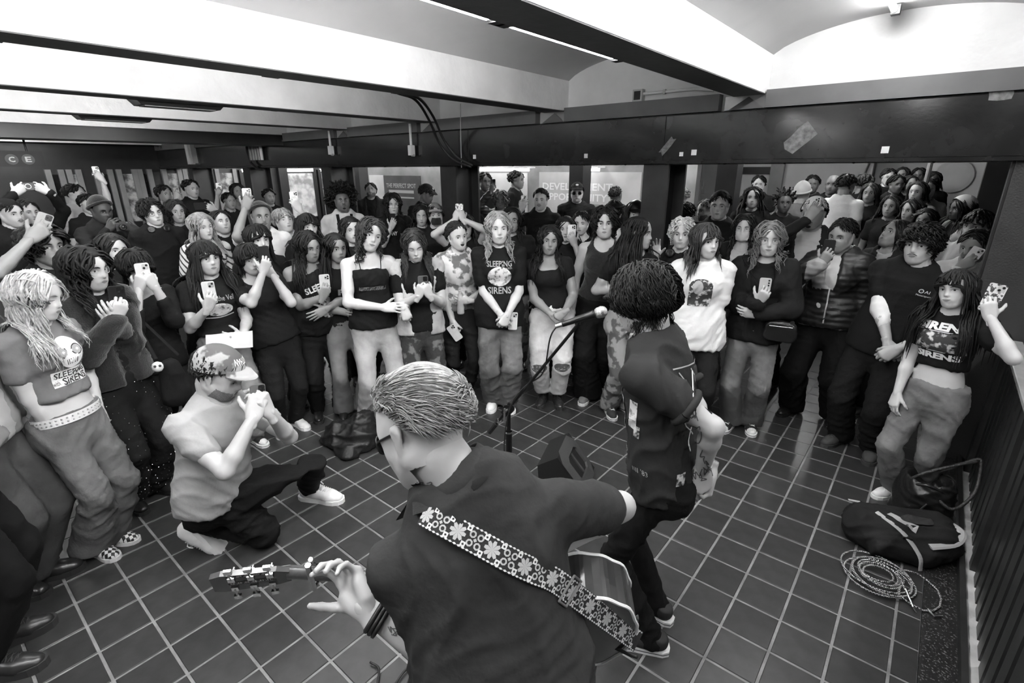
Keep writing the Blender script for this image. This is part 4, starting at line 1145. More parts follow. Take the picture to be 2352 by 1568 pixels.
# ------------------------------------------------------------------ shoes
SHOES = {}
def shoe_parts(kind, lo=False):
    if (kind, lo) in SHOES: return SHOES[(kind, lo)]
    K = dict(canvas=dict(up=.02, toe=.72, sole=.78, top=.085, lace=.75), hightop=dict(up=.02, toe=.72, sole=.78, top=.13, lace=.8),
             vans=dict(up=.05, toe=None, sole=.75, top=.085, lace=.75), vansdark=dict(up=.018, toe=None, sole=.7, top=.085, lace=.75), white=dict(up=.72, toe=None, sole=.8, top=.09, lace=.7),
             black=dict(up=.015, toe=None, sole=.02, top=.09, lace=None), boot=dict(up=.022, toe=None, sole=.03, top=.17, lace=.02), croc=dict(up=.7, toe=None, sole=.75, top=.07, lace=None),
             checker=dict(up=.68, toe=None, sole=.72, top=.08, lace=None), suede=dict(up=.05, toe=None, sole=.05, top=.12, lace=.05), grey=dict(up=.16, toe=None, sole=.72, top=.085, lace=.7))[kind]
    leather = kind in ('boot', 'black')
    mu = mat('shoe_' + kind, K['up'], .28 if leather else .75, bump=(40, .15, .004), noise=(14, .15))
    if kind == 'checker':
        m = bpy.data.materials.new('shoe_checker_cloth'); m.use_nodes = True; nt = m.node_tree
        ck = nt.nodes.new('ShaderNodeTexChecker'); ck.inputs['Scale'].default_value = 62; ck.inputs['Color1'].default_value = (.7,.7,.7,1); ck.inputs['Color2'].default_value = (.02,.02,.02,1)
        tc = nt.nodes.new('ShaderNodeTexCoord'); mp = nt.nodes.new('ShaderNodeMapping'); mp.inputs['Rotation'].default_value = (0, 0, .785); mp.inputs['Scale'].default_value = (1, 1, .001)
        nt.links.new(tc.outputs['Object'], mp.inputs[0]); nt.links.new(mp.outputs[0], ck.inputs['Vector']); nt.links.new(ck.outputs['Color'], nt.nodes['Principled BSDF'].inputs['Base Color']); mu = m
    ms = mat('sole_' + kind, K['sole'], .6); mt = mat('toecap', .74, .5); ml = mat('lace_' + kind, K['lace'] or .5, .8)
    f = Field((-.06, -.15, .0), (.06, .15, K['top'] + .03), .018 if lo else .0082); Zx = V3(0, 0, 1)
    f.cone((0, -.088, .048), (0, -.03, .052), .036, .038, .02)
    f.cone((0, -.03, .050), (.003, .055, .032), .039, .038, .02, Zx, .9)
    f.cone((.003, .05, .030), (.004, .095, .026), .041, .033, .02, Zx, .85)
    f.cone((0, -.078, .06), (0, -.082, K['top']), .036, .037, .02)
    if K['top'] > .1: f.cone((0, -.06, .07), (0, -.07, K['top']), .04, .042, .02)
    f.plane((0, 0, .018), (0, 0, -1)); f.plane((0, -.07, K['top']), (0, -.25 if K['top'] < .1 else 0, 1))
    V, Q = f.mesh(); V = relax(V, Q, 1, .4)
    up = MB(); c = V[Q].mean(1)
    if K['toe']:
        m_ = c[:, 1] > .082; up.addq(V, Q[~m_], mu); up.addq(V, Q[m_], mt)
    else: up.addq(V, Q, mu)
    ol = [(0,-.132),(.022,-.128),(.035,-.105),(.038,-.05),(.038,0),(.046,.05),(.046,.085),(.036,.115),(.016,.132),(-.006,.134),(-.028,.120),(-.041,.088),(-.043,.05),(-.036,0),(-.036,-.05),(-.034,-.105),(-.022,-.128)]
    th = .032 if kind in ('boot', 'croc') else .024
    so = MB().prism([(x, y, 0) for x, y in ol], (0, 0, th), ms)
    if kind in ('canvas', 'hightop', 'vans', 'vansdark'): so.prism([(x*1.015, y*1.008, .012) for x, y in ol], (0, 0, .003), m_darker)
    la = None
    if K['lace']:
        la = MB(); n = 5 if K['top'] < .1 else 7
        for i in range(n):
            t = i/(n-1); y = .058 - t*(.085 if K['top'] < .1 else .10); z = .068 + t*.028 + max(0, t-.6)*(K['top'] - .085)*1.2
            for s in (1, -1): la.tube([(-s*.020, y, z-.006), (0, y - .004, z+.003), (s*.020, y - .011, z-.003)], .0034, ml, 5)
        for s in (1, -1): la.tube([(0, -.03, .1), (s*.02, -.018, .104), (s*.032, -.01, .09), (s*.036, .0, .075)], .003, ml, 5)
    SHOES[(kind, lo)] = (up.mesh('shoe', True), so.mesh('sole'), la.mesh('laces', True) if la else None); return SHOES[(kind, lo)]
def add_shoe(parent, base, pos, fdir, kind, k=1.0, mirror=False, pitch=0.0, lod=0, upv=None):
    u, s, l = shoe_parts(kind, lod >= 1)
    o = bpy.data.objects.new('shoe', u); COL.objects.link(o); o.parent = parent
    y = unit(fdir); z = V3(0, 0, 1) if upv is None else unit(upv); x = unit(np.cross(y, z)); z = np.cross(x, y)
    M = Matrix.Identity(4)
    for r in range(3): M[r][0] = x[r]*k; M[r][1] = y[r]*k; M[r][2] = z[r]*k; M[r][3] = pos[r] - base[r]
    o.matrix_local = M
    if lod < 1:
        inst('sole', s, o)
        if l: inst('laces', l, o)
    else: inst('sole', s, o)
    return o
# ------------------------------------------------------------------ phones
def rrect(w_, h_, r, n=4):
    out = []
    for cx, cy, a0 in ((w_/2-r, h_/2-r, 0), (-w_/2+r, h_/2-r, 90), (-w_/2+r, -h_/2+r, 180), (w_/2-r, -h_/2+r, 270)):
        for i in range(n+1):
            a = math.radians(a0 + 90*i/n); out.append((cx + r*math.cos(a), cy + r*math.sin(a)))
    return out
m_screen = mat('phone_screen', .02, .1, spec=.7)
PHV = dict(white=.72, black=.012, grey=.22, silver=.5, clear=.6, mid=.1)
def phone(c, right, up, back, label, col='black', style='three', scale=1.0, extras=None):
    """c centre; back = direction the camera side faces"""
    right, up, back = unit(right), unit(up), unit(back)
    o = empty('phone', c, label, 'phone', 'phones held up by the crowd')
    M = Matrix.Identity(4)
    for r in range(3): M[r][0] = right[r]*scale; M[r][1] = up[r]*scale; M[r][2] = back[r]*scale; M[r][3] = float(c[r])
    o.matrix_world = M
    mc = mat('phone_case_' + col, PHV[col], .35, noise=(20, .08)) if col != 'art' else mat('phone_case_art', .6, .4, two=(70, .04, .5, .54))
    key = 'phone_' + col
    MB().prism([(x, y, -.0045) for x, y in rrect(.074, .150, .011)], (0, 0, .009), mc).build('case', o)
    MB().prism([(x, y, -.0050) for x, y in rrect(.068, .144, .008)], (0, 0, .0004), m_screen).build('screen', o)
    if style in ('three', 'two'):
        bm = MB().prism([(x + (.0165), y + .052, .0045) for x, y in rrect(.033, .036, .008)], (0, 0, .0016), m_black if PHV.get(col, 1) < .3 else m_lgrey).build('camera_bump', o)
        L3 = [(.0245, .0605), (.0085, .052), (.0245, .0435)] if style == 'three' else [(.0235, .060), (.0095, .0445)]
        for x, y in L3: MB().lathe([(.0068, .006), (.0068, .0075), (.005, .0078)], m_screen, (x, y, 0), n=12).build('lens', bm)
    elif style == 'row':
        for k in range(3): MB().lathe([(.0058, .0045), (.0058, .0062)], m_screen, (.022, .060 - k*.018, 0), n=12).build('lens', o)
    if extras == 'ring':
        r_ = MB(); an = np.linspace(0, 2*np.pi, 25); r_.tube([(.023*math.cos(a), -.012 + .023*math.sin(a), .0052) for a in an], .0028, m_wht, 6, caps=False); r_.tube([(0, -.040, .0052), (0, -.058, .0052)], .0026, m_wht, 6); r_.build('magnet_ring', o)
    if extras == 'disc': MB().lathe([(.021, .0045), (.020, .009), (.012, .0095)], m_wht, (0, -.022, 0), n=20).build('grip_disc', o)
    if extras == 'hearts':
        for s in (-1, 1): MB().lathe([(.022, .0045), (.021, .008), (.010, .0095)], m_wht, (s*.02, -.02, 0), n=16).build('charm', o)
    return o
# ------------------------------------------------------------------ prints on clothes
def print_on(parent, base, V, Q, g, items, t=.64, back=False, off=.0035, name='print', o=None, nrm=None, rv=None, uv=None):
    bv = BVHTree.FromPolygons([Vector(v) for v in V], [tuple(q) for q in Q.tolist()])
    nv = (-g.tf if back else g.tf) if nrm is None else unit(nrm)
    rv = (g.tr if back else -g.tr) if rv is None else unit(rv); uv = g.tu if uv is None else unit(uv)
    c = g.hips + g.tu*g.tl*t if o is None else np.asarray(o, float)
    mb = MB(); MISS = [False]
    def hit(x, y, of=off):
        p0 = c + rv*x + uv*y + nv*.5; h = bv.ray_cast(Vector(p0), Vector(-nv), .75)
        if h[0] is None: MISS[0] = True; return c + rv*x + uv*y + nv*.06
        return np.array(h[0]) + nv*of
    for it in items:
        MISS[0] = False; mark = (len(mb.v), mb.n, len(mb.f))
        k = it[0]; m = it[-1] if not isinstance(it[-1], dict) else it[-2]; op = it[-1] if isinstance(it[-1], dict) else {}
        if k == 't':
            _, s, x, y, w_, h_ = it[:6]; v, tr_ = text_fit(s, w_, h_, **{a: b for a, b in op.items() if a not in ('arc', 'rot')})
            arc = op.get('arc', 0); ro = op.get('rot', 0)
            P = []
            for a, b in v:
                b2 = b + arc*(1 - (2*a/w_)**2); 
                a, b2 = a*math.cos(ro) - b2*math.sin(ro), a*math.sin(ro) + b2*math.cos(ro)
                P.append(hit(x + a, y + b2, off + .001))
            mb.add(P, tr_, m)
        elif k in 're':
            _, x, y, w_, h_ = it[:5]; n = op.get('n', 8); P = []; F_ = []
            for j in range(n+1):
                for i in range(n+1):
                    u, v_ = 2*i/n - 1, 2*j/n - 1
                    if k == 'e': u, v_ = u*math.sqrt(1 - v_*v_/2), v_*math.sqrt(1 - u*u/2) if False else v_*math.sqrt(1 - (2*i/n-1)**2/2)
                    ro = op.get('rot', 0); a, b = u*w_/2, v_*h_/2; a, b = a*math.cos(ro) - b*math.sin(ro), a*math.sin(ro) + b*math.cos(ro)
                    P.append(hit(x + a, y + b, off + op.get('z', 0)))
            for j in range(n):
                for i in range(n): F_.append((j*(n+1)+i, j*(n+1)+i+1, (j+1)*(n+1)+i+1, (j+1)*(n+1)+i))
            mb.add(P, F_, m)
        elif k == 'l':
            _, pts, w_ = it[:3]
            q = smooth_path([(p[0], p[1], 0) for p in pts], 3)[:, :2]; P = []; F_ = []
            for i, p in enumerate(q):
                d = q[min(i+1, len(q)-1)] - q[max(i-1, 0)]; d = d/(np.linalg.norm(d)+1e-9); n_ = np.array([-d[1], d[0]])*w_/2
                P += [hit(*(p - n_), off + .0012), hit(*(p + n_), off + .0012)]
                if i: F_.append((2*i-2, 2*i, 2*i+1, 2*i-1))
            mb.add(P, F_, m)
        if MISS[0] and k == 'l':                     # a line running off the cloth is not printed
            mb.v = mb.v[:mark[0]]; mb.n = mark[1]; mb.f = mb.f[:mark[2]]; mb.m = mb.m[:mark[2]]
    mb.v = [v - base for v in mb.v]
    return mb.build(name, parent)
# ------------------------------------------------------------------ hats and glasses (head frame)
def head_obj(g, parent, name, mb, smooth=True):
    o = mb.build(name, parent, smooth=smooth); M = Matrix.Identity(4)
    for r in range(3):
        for c in range(3): M[r][c] = g.hw[r, c]*g.hs
        M[r][3] = g.hw[r, 3] - g.base[r]
    o.matrix_local = M; return o
def dome(mb, m, front, back, sc=1.08, top=1.0, n=28, rows=9, tilt=0.0):
    v = []; 
    for i in range(rows+1):
        for j in range(n):
            az = 2*math.pi*j/n; fr = (1 + math.sin(az))/2; lim = back + (front - back)*fr
            el = math.radians(90 - (90 - lim)*i/rows)
            d = V3(math.cos(az)*math.cos(el), math.sin(az)*math.cos(el), math.sin(el)*(top if el > 0 else 1)); v.append(HC + d*HR*sc)
    f = [(i*n+j, (i+1)*n+j, (i+1)*n+(j+1) % n, i*n+(j+1) % n) for i in range(rows) for j in range(n)]
    mb.add(v, f, m); return v[-n:]
def cap(g, parent, m, brim=True, back=False, sc=1.12, mb_brim=None, logo=None, front=20, rear=-14):
    mb = MB(); dome(mb, m, front if not back else front+8, rear, sc, 1.05); o = head_obj(g, parent, 'cap', mb)
    if brim:
        s = -1 if back else 1; P = []; n = 10; b = MB()
        for i in range(n+1):
            a = math.radians(35 + 110*i/n); r0 = V3(math.cos(a)*HR[0]*sc, s*math.sin(a)*HR[1]*sc, 0); 
            ext = .062*math.sin(math.pi*i/n)**.6 + .004
            z0 = HC[2] + math.sin(math.radians(front))*HR[2]*sc
            r0 = V3(r0[0]*math.cos(math.radians(front)), r0[1]*math.cos(math.radians(front)), 0)
            for t, dz in ((0, 0), (.55, -.003), (1, -.014 - .012*abs(math.cos(a))*0)):
                P.append(V3(r0[0]*(1 + t*.12), HC[1] + r0[1] + s*ext*t, z0 + dz*(1.2) - .012*abs(math.cos(a))*t))
        P = np.array(P); P2 = P - V3(0, 0, .004); k = 3
        F_ = [(i*k+j, i*k+j+1, (i+1)*k+j+1, (i+1)*k+j) for i in range(n) for j in range(2)]; N_ = len(P)
        F2 = [tuple(x + N_ for x in f[::-1]) for f in F_]; E_ = [(i*k+2, (i+1)*k+2, (i+1)*k+2+N_, i*k+2+N_) for i in range(n)]
        b.add(np.concatenate([P, P2]), F_ + F2 + E_, mb_brim or m); br = b.build('brim', o, smooth=True)
    if logo:
        l = MB(); s = -1 if back else 1
        v, t = text_fit(logo[0], logo[1], logo[2], bold=.02) if logo[0] != '.' else (np.array([(logo[1]/2*math.cos(a), logo[2]/2*math.sin(a)) for a in np.linspace(0, 6.28, 13)[:-1]]), [tuple(range(12))])
        P = []
        for x, y in v:
            el = math.radians(front + 20) + y/(HR[2]*sc); az = x/(HR[0]*sc)
            d = V3(math.sin(az)*math.cos(el), s*math.cos(az)*math.cos(el), math.sin(el)*1.05); P.append(HC + d*HR*(sc + .015))
        l.add([(-p[0], p[1], p[2]) if s > 0 else p for p in P], t, logo[3] if len(logo) > 3 else m_prt); l.build('logo', o)
    return o
def beanie(g, parent, m, front=26, rear=-30, sc=1.10, slouch=1.12, roll=True):
    mb = MB(); ring = dome(mb, m, front, rear, sc, slouch); o = head_obj(g, parent, 'beanie', mb)
    if roll:
        r_ = MB(); rp = np.array(list(ring) + [ring[0]]); r_.tube(HC + (rp - HC)*1.0 + V3(0, 0, .010), .013, m, 6, caps=False); r_.build('cuff', o, smooth=True)
    return o
m_lens = mat('glasses_lens', .7, .04, spec=.8, alpha=.10); m_lensd = mat('sunglass_lens', .008, .06, spec=.8)
def glasses(g, parent, m, sun=False, r=.021, thin=.0018, square=False, dz=-.002):
    mb = MB(); an = np.linspace(0, 2*np.pi, 19)
    fx = .0345; y = .0905
    def rim(s):
        e = 3.2 if square else 2
        return [(s*fx + r*1.08*np.sign(math.cos(a))*abs(math.cos(a))**(2/e), y - .010*abs((s*fx + r*math.cos(a))/.06)**2, dz + r*.86*np.sign(math.sin(a))*abs(math.sin(a))**(2/e)) for a in an]
    for s in (-1, 1):
        mb.tube(rim(s), thin, m, 5, caps=False)
        mb.tube([(s*(fx + r), y - .008, dz + .004), (s*.070, .06, dz + .008), (s*.079, 0, dz + .012), (s*.079, -.015, dz + .006)], thin*.9, m, 5)
    mb.tube([(-fx + r, y, dz + .004), (0, y + .004, dz + .007), (fx - r, y, dz + .004)], thin, m, 5)
    o = head_obj(g, parent, 'glasses', mb)
    for s in (-1, 1):
        MB().add(rim(s)[:-1], [tuple(range(18))], m_lensd if sun else m_lens).build('lens', o)
    return o
# ------------------------------------------------------------------ assembling a person
SEED = [100]; PEOPLE = []
SHIRT_ARGS = ('sleeve','ease','hem','fl','hipease','sl_r','neck','open_front','wr','bust','flare','collar','straps')
def person(label, face, lod=1, tone='light', head=None, eyes='open', mouth=None, brow=1.0, beard=None, look=0, liner=1.0,
           hair=None, top=None, over=None, under=None, bottom=None, shoes='black', R=None, L=None, phone_=None, hat=None, specs=None, prints=None, mid=None, legskin=False, rig=None, name='person', extra=None, **rk):
    SEED[0] += 1; sd = SEED[0]
    g = rig or make_rig(face, **rk)
    tc = unit(V3(-g.base[0], -g.base[1], 0))
    shc = (g.S[1] + g.S[-1])/2
    def target(px, d): return onP(px[0], px[1], shc + tc*d, tc)
    root = empty(name, g.base, label, 'person', 'people watching the performance')
    if phone_:
        ph = phone_; pc = target(ph['px'], ph.get('d', .28)); ps = ph.get('sc', 1.0)
        bk = ph.get('back'); 
        if bk is None: bk = unit(pc - g.hc); bk = unit(V3(bk[0], bk[1], bk[2]*.3)*.6 + tc*.5)
        if isinstance(bk, str): bk = {'cam': unit(CW - pc), 'away': -tc}[bk]
        upv = V3(0, 0, 1); rv = unit(np.cross(upv, bk)); upv = np.cross(bk, rv)
        tl = math.radians(ph.get('tilt', 0)); rv, upv = rv*math.cos(tl) + upv*math.sin(tl), upv*math.cos(tl) - rv*math.sin(tl)
        if ph.get('land'): pr, pu = -upv, rv
        else: pr, pu = rv, upv
        phone(pc, pr, pu, bk, ph['label'], ph.get('col', 'black'), ph.get('style', 'three'), ps, ph.get('x'))
        s = ph.get('hand', 1)
        for s_ in ((1, -1) if s == 0 else (s,)):
            hr = g.hw[:3, 0]*s_                     # outward side of this hand
            if ph.get('land'):
                fd = unit(upv*.55 - rg_side(rv, g, s_)*.75); w_ = pc + rg_side(rv, g, s_)*.140 - upv*.070 + bk*.010
                A = dict(tgt=w_, fd=fd, dn=bk, pose='grip')
            elif s == 0:
                sd_ = rg_side(rv, g, s_); A = dict(tgt=pc + sd_*.045 - upv*.085 + bk*.016, fd=unit(upv*.85 - sd_*.35), dn=unit(bk + sd_*.6), pose='grip')
            else:
                sd_ = rg_side(rv, g, s_); fd = unit(upv*.85 - sd_*.42); A = dict(tgt=pc - upv*.105 + sd_*.030 + bk*.020, fd=fd, dn=bk, pose='grip')
            if 'hint' in ph: A['hint'] = bvec(g, ph['hint'], s_)
            if s_ == 1: R = A
            else: L = A
    for s_, A in ((1, R), (-1, L)):
        if A == 'none': continue
        if A is None: set_arm(g, s_); continue
        A = dict(A)
        if 'px' in A: A['tgt'] = target(A.pop('px'), A.pop('d', .1))
        for q in ('hint', 'fd', 'dn'):
            if q in A and isinstance(A[q], str): A[q] = {'cam': tc, 'up': V3(0,0,1), 'down': V3(0,0,-1), 'fwd': g.fwd, 'in': -g.rgt*s_, 'out': g.rgt*s_, 'right': np.cross(-tc, V3(0,0,1)), 'left': -np.cross(-tc, V3(0,0,1))}[A[q]]
            elif q in A and q == 'hint' and isinstance(A[q], tuple): A[q] = bvec(g, A[q], s_)
            elif q in A and isinstance(A[q], tuple): A[q] = pvec(tc, A[q])
        set_arm(g, s_, kind='x', **A)
    vb = {-1: .0085, 0: .0138, 1: .0170, 2: .023}[lod]; vc = {-1: .0100, 0: .0138, 1: .0180, 2: .0250}[lod]
    if mid is None: mid = (top or {}).get('hem', -.1) > .10 or (top or {}).get('neck') in ('cami', 'off')
    sk, lp = skin(tone)
    kind = head or ('m' if g.sex == 'm' else 'f')
    mb = MB()
    Vb, Qb = body_mesh(g, vb, mid, legskin)
    if not mid:                                       # skin wholly inside the shirt
        c_ = Vb[Qb].mean(1); tt = ((c_ - g.hips) @ g.tu)/g.tl; keep = tt > .80
        slv = max([t_.get('sleeve', 0) for t_ in (top, over, under) if t_] + [0])
        for s_ in g.arm:
            for n0, (a_, b_) in enumerate(((g.S[s_], g.arm[s_]['E']), (g.arm[s_]['E'], g.arm[s_]['W']))):
                d_ = b_ - a_; q_ = ((c_ - a_) @ d_)/(d_ @ d_); qc = np.clip(q_, 0, 1); keep |= (np.linalg.norm(c_ - a_ - qc[:, None]*d_, axis=1) < .075*max(1, g.b)) & (q_ > slv - n0 - .22)
        if slv > .3: keep &= ~((tt < .88) & (np.abs((c_ - g.nb) @ g.tr) < g.sw*.9) & (((c_ - g.nb) @ g.tf) < .03) & (tt > .5) & ~np.any([np.linalg.norm(c_ - g.arm[s_]['W'], axis=1) < .3 for s_ in g.arm], axis=0)) if g.arm else True
        Qb = Qb[keep]
    mb.addq(Vb, Qb, sk)
    Vh, Qh, bvh = head_mesh(kind, lod); A3 = g.hw[:3, :3].T*g.hs
    hcn = Vh[Qh].mean(1); Qh = Qh[~(((hcn[:, 2] < -.098) & (hcn[:, 1] < .022 + .2*np.abs(hcn[:, 0]))) | ((hcn[:, 2] < -.068) & (hcn[:, 1] < -.004)))]
    if (hair or hat) and lod >= 0:                                   # skull under the hair is not built twice
        hcn = Vh[Qh].mean(1); Qh = Qh[~((hcn[:, 1] < .012) & (hcn[:, 2] > .030) & (np.abs(hcn[:, 0]) < .083))]
    if beard and 'b' in beard:                        # beard area of the jaw
        hcn = Vh[Qh].mean(1); x_, y_, z_ = np.abs(hcn[:, 0]), hcn[:, 1], hcn[:, 2]
        bm_ = (z_ < -.028 - .27*y_) & (z_ > -.112) & (y_ > .018 + .5*(z_ + .055)) & ~((x_ < .027) & (z_ > -.078) & (z_ < -.050))
        mb.addq(Vh @ A3 + g.hc, Qh[bm_], mat('stubble_%s' % tone, {'pale': .20, 'light': .15, 'mid': .09, 'tan': .07}.get(tone, .03), .7, noise=(300, .5), bump=(400, .6, .003))); Qh = Qh[~bm_]
    mb.addq(Vh @ A3 + g.hc, Qh, sk)
    hv = (hair or {}).get('val', .02); hm = hairmat(min(hv, .12))
    for v, f_, m in face_details(kind, lod, eyes, mouth, brow, tone, look, beard, hm, liner): mb.add(v @ A3 + g.hc, f_, m)
    for s_ in g.arm:
        A = g.arm[s_]; Vn, Qn = hand_mesh(A['pose'], lod); hk = g.H/1.70*(1.06 if g.sex == 'm' else .97)
        y = A['fd']; z = A['dn']; x = np.cross(y, z)
        Vn = Vn*hk
        if s_ == -1: Vn = Vn*V3(-1, 1, 1); Qn = Qn[:, ::-1]
        mb.addq(np.outer(Vn[:, 0], x) + np.outer(Vn[:, 1], y) + np.outer(Vn[:, 2], z) + A['W'], Qn, sk)
    mb.v = [v - g.base for v in mb.v]; mb.build('body', root, smooth=True)
    out = {}
    if bottom:
        bo = dict(bottom); m = bo.pop('m'); nm = bo.pop('name', 'trousers'); vx = bo.pop('vox', (vc*1.12 if rk.get('feet') is not None or rig is not None or lod < 0 else .024) if lod < 1 else (.022 if rk.get('feet') is not None else .032) if lod == 1 else .038)
        V, Q = bottom_mesh(g, vx, seed=sd, **bo); out['bottom'] = (V, Q)
        out['bottom_o'] = MB().addq(V - g.base, Q, m).build(nm, root, smooth=True)
    for key, nm0 in (('under', 'undershirt'), ('top', 'shirt'), ('over', 'jacket')):
        tp = {'top': top, 'over': over, 'under': under}[key]
        if not tp: continue
        tp = dict(tp); m = tp.pop('m'); nm = tp.pop('name', nm0); m2 = tp.pop('band', None); zz = tp.pop('zip', None)
        pn = tp.pop('panel', None)
        V, Q = top_mesh(g, vc, seed=sd + (7 if key == 'over' else 0), **tp); out[key] = (V, Q)
        tb = MB()
        if pn:                                        # second cloth panel: (material, predicate on spine fraction / side / front)
            c_ = V[Q].mean(1); k_ = pn[1](((c_ - g.hips) @ g.tu)/g.tl, (c_ - g.nb) @ g.tr, (c_ - g.nb) @ g.tf); tb.addq(V - g.base, Q[~k_], m); tb.addq(V - g.base, Q[k_], pn[0])
        else: tb.addq(V - g.base, Q, m)
        out[key + '_o'] = tb.build(nm, root, smooth=True)
    if shoes and lod < 3:
        for s_ in (1, -1): add_shoe(root, g.base, g.foot[s_], g.fdir[s_], shoes, g.k*(1.0 if g.sex == 'f' else 1.1), lod=0 if (rk.get('feet') is not None or (rig is not None)) else max(lod, 1), upv=getattr(g, 'fup', {}).get(s_))
    if hair:
        h = dict(hair); st = h.pop('style'); val = h.pop('val', .02); hb = MB()
        bt = .012 + (top or {}).get('ease', .012) + ((over or {}).get('ease', 0))
        cap_b = [(g.nb - g.tu*.04, g.S[1], .060*g.k + bt), (g.nb - g.tu*.04, g.S[-1], .060*g.k + bt), (g.nb - g.tu*.12*g.k + g.tf*.01, g.hips + g.tu*.4*g.tl, .10*g.k*g.b + bt), (g.nb - g.tu*.05, g.nb + g.tu*.06, .055*g.k)]
        c = g.hips + g.tu*g.tl*.72
        for s_ in (1, -1): cap_b.append((c + g.tr*s_*.055 + g.tf*.04, c + g.tr*s_*.06 - g.tf*.03, .085*g.k*g.b + bt))
        hair_build(hb, st, val, g.hw, g.hs, cap_b, sd, lod, **h)
        hb.v = [v - g.base for v in hb.v]; hb.build('hair', root, smooth=True)
    if hat:
        h = dict(hat); k = h.pop('kind')
        out['hat'] = (cap if k == 'cap' else beanie)(g, root, **h)
    if specs: glasses(g, root, **specs)
    if prints:
        for pr_ in prints:
            p = dict(pr_); on = p.pop('on', 'top'); V, Q = out[on]; print_on(out[on + '_o'], V3(0, 0, 0) + g.base, V, Q, g, **p)
    PEOPLE.append((root, g, out)); return root, g, out
def rg_side(rv, g, s_):
    """phone-plane axis pointing to this hand's own side"""
    return rv*s_*(1 if rv @ g.rgt > 0 else -1)
def bvec(g, t, s_): return g.rgt*s_*t[0] + g.fwd*t[1] + V3(0, 0, 1)*t[2]
def pvec(tc, t):
    """picture-plane vector: (right, up, toward camera)"""
    r = np.cross(-tc, V3(0, 0, 1)); return r*t[0] + V3(0, 0, 1)*t[1] + tc*t[2]
# ------------------------------------------------------------------ the crowd, left half
BK = cloth(.016); DK = cloth(.032); GR = cloth(.20); WT = cloth(.72); LG = cloth(.42); KN = cloth(.018, 'knit'); TR = cloth(.020, 'denim'); TRB = cloth(.012)
JN = cloth(.13, 'wash'); JD = cloth(.099, 'wash'); JL = cloth(.34, 'denim'); JLL = cloth(.55, 'denim'); CAMO = cloth(.16, 'camo')
m_sp1 = mat('print_collage', .55, .8, two=(60, .03, .45, .58)); m_sp2 = mat('print_photo', .04, .8, two=(28, .6, .50, .62)); m_sp3 = mat('print_pale', .62, .8, two=(34, .12, .52, .64))
def straight(val=.018, L=.42, **k): return dict(dict(style='long', val=val, L=L, vol=.7, curl=.003), **k)
def wavy(val=.02, L=.42, **k): return dict(dict(style='long', val=val, L=L, vol=1.0, curl=.011), **k)
def curly(val=.016, L=.24, **k): return dict(dict(style='long', val=val, L=L, vol=1.8, curl=.017, wid=1.05), **k)
def short(val=.018, L=.07, **k): return dict(dict(style='short', val=val, L=L, vol=.5, curl=.004, side=4, back=-32, fall=.7), **k)
def tee(m=BK, **k): return dict(dict(m=m, ease=.016, hem=-.10, hipease=.012, sleeve=.62, sl_r=.022), **k)
def slim(m=BK, **k): return dict(dict(m=m, ease=.005, hem=.05, sleeve=.5, sl_r=.012), **k)
def longs(m=BK, **k): return dict(dict(m=m, ease=.018, hem=-.10, hipease=.01, sleeve=1.95, sl_r=.014, name='top'), **k)
def pants(m=TR, **k): return dict(dict(m=m, hemr=.062), **k)

# -- far left, cut by the frame
person('person at the far left edge in loose dark jeans and black shoes', (-190, 640), feet=[(40, 1362), (112, 1318)], lod=1, yaw=60, sex='m', tone='light', hair=short(), top=tee(LG), over=longs(GR, ease=.03, open_front=.08, name='jacket'), bottom=pants(JD, hemr=.092, knee=.082), shoes='black')
person('person at the lower left corner in shiny black boots', (-330, 700), feet=[(10, 1540), (32, 1462)], lod=1, yaw=70, sex='m', tone='light', hair=short(), top=tee(BK), bottom=pants(TRB), shoes='boot')
r_, g_, o_ = person('blond woman in a grey skull tee with white studded belt and flared jeans', (84, 680), feet=[(236, 1266), (268, 1238)], lod=0, yaw=38, hyaw=58, hpitch=14, hroll=-4, tone='pale', head='f', eyes='closed', brow=.6,
       hair=wavy(.42, .46, vol=1.0, curl=.010, part=.45, n=900, wid=.62), top=slim(cloth(.16), hem=.26, ease=.010, sleeve=.62, sl_r=.02), bottom=pants(cloth(.10, 'wash'), hemr=.115, knee=.066, waist=.13), shoes='checker',
       R=dict(px=(150, 1010), d=.10, pose='relaxed', dn=(-.3, 0, 1)), L=dict(px=(228, 940), d=-.05, pose='relaxed'),
       prints=[dict(t=.62, items=[('e', .02, .045, .135, .16, m_prt), ('e', -.016, .050, .054, .056, m_prtd), ('e', .056, .050, .054, .056, m_prtd), ('e', -.016, .050, .044, .046, m_prtg, dict(z=.001)), ('e', .056, .050, .044, .046, m_prtg, dict(z=.001)), ('e', -.014, .050, .014, .014, m_prt, dict(z=.002)), ('e', .058, .050, .014, .014, m_prt, dict(z=.002)),
               ('r', .018, -.075, .19, .078, m_prt), ('t', 'IIIIII', .02, -.002, .055, .026, m_prtd), ('t', 'SLEEPING', .018, -.058, .17, .030, m_prtd, dict(bold=.02)), ('t', 'with', -.062, -.094, .030, .022, m_prtd), ('t', 'SIRENS', .030, -.094, .13, .036, m_prtd, dict(bold=.02))])])
BLOND = (r_, g_, o_)
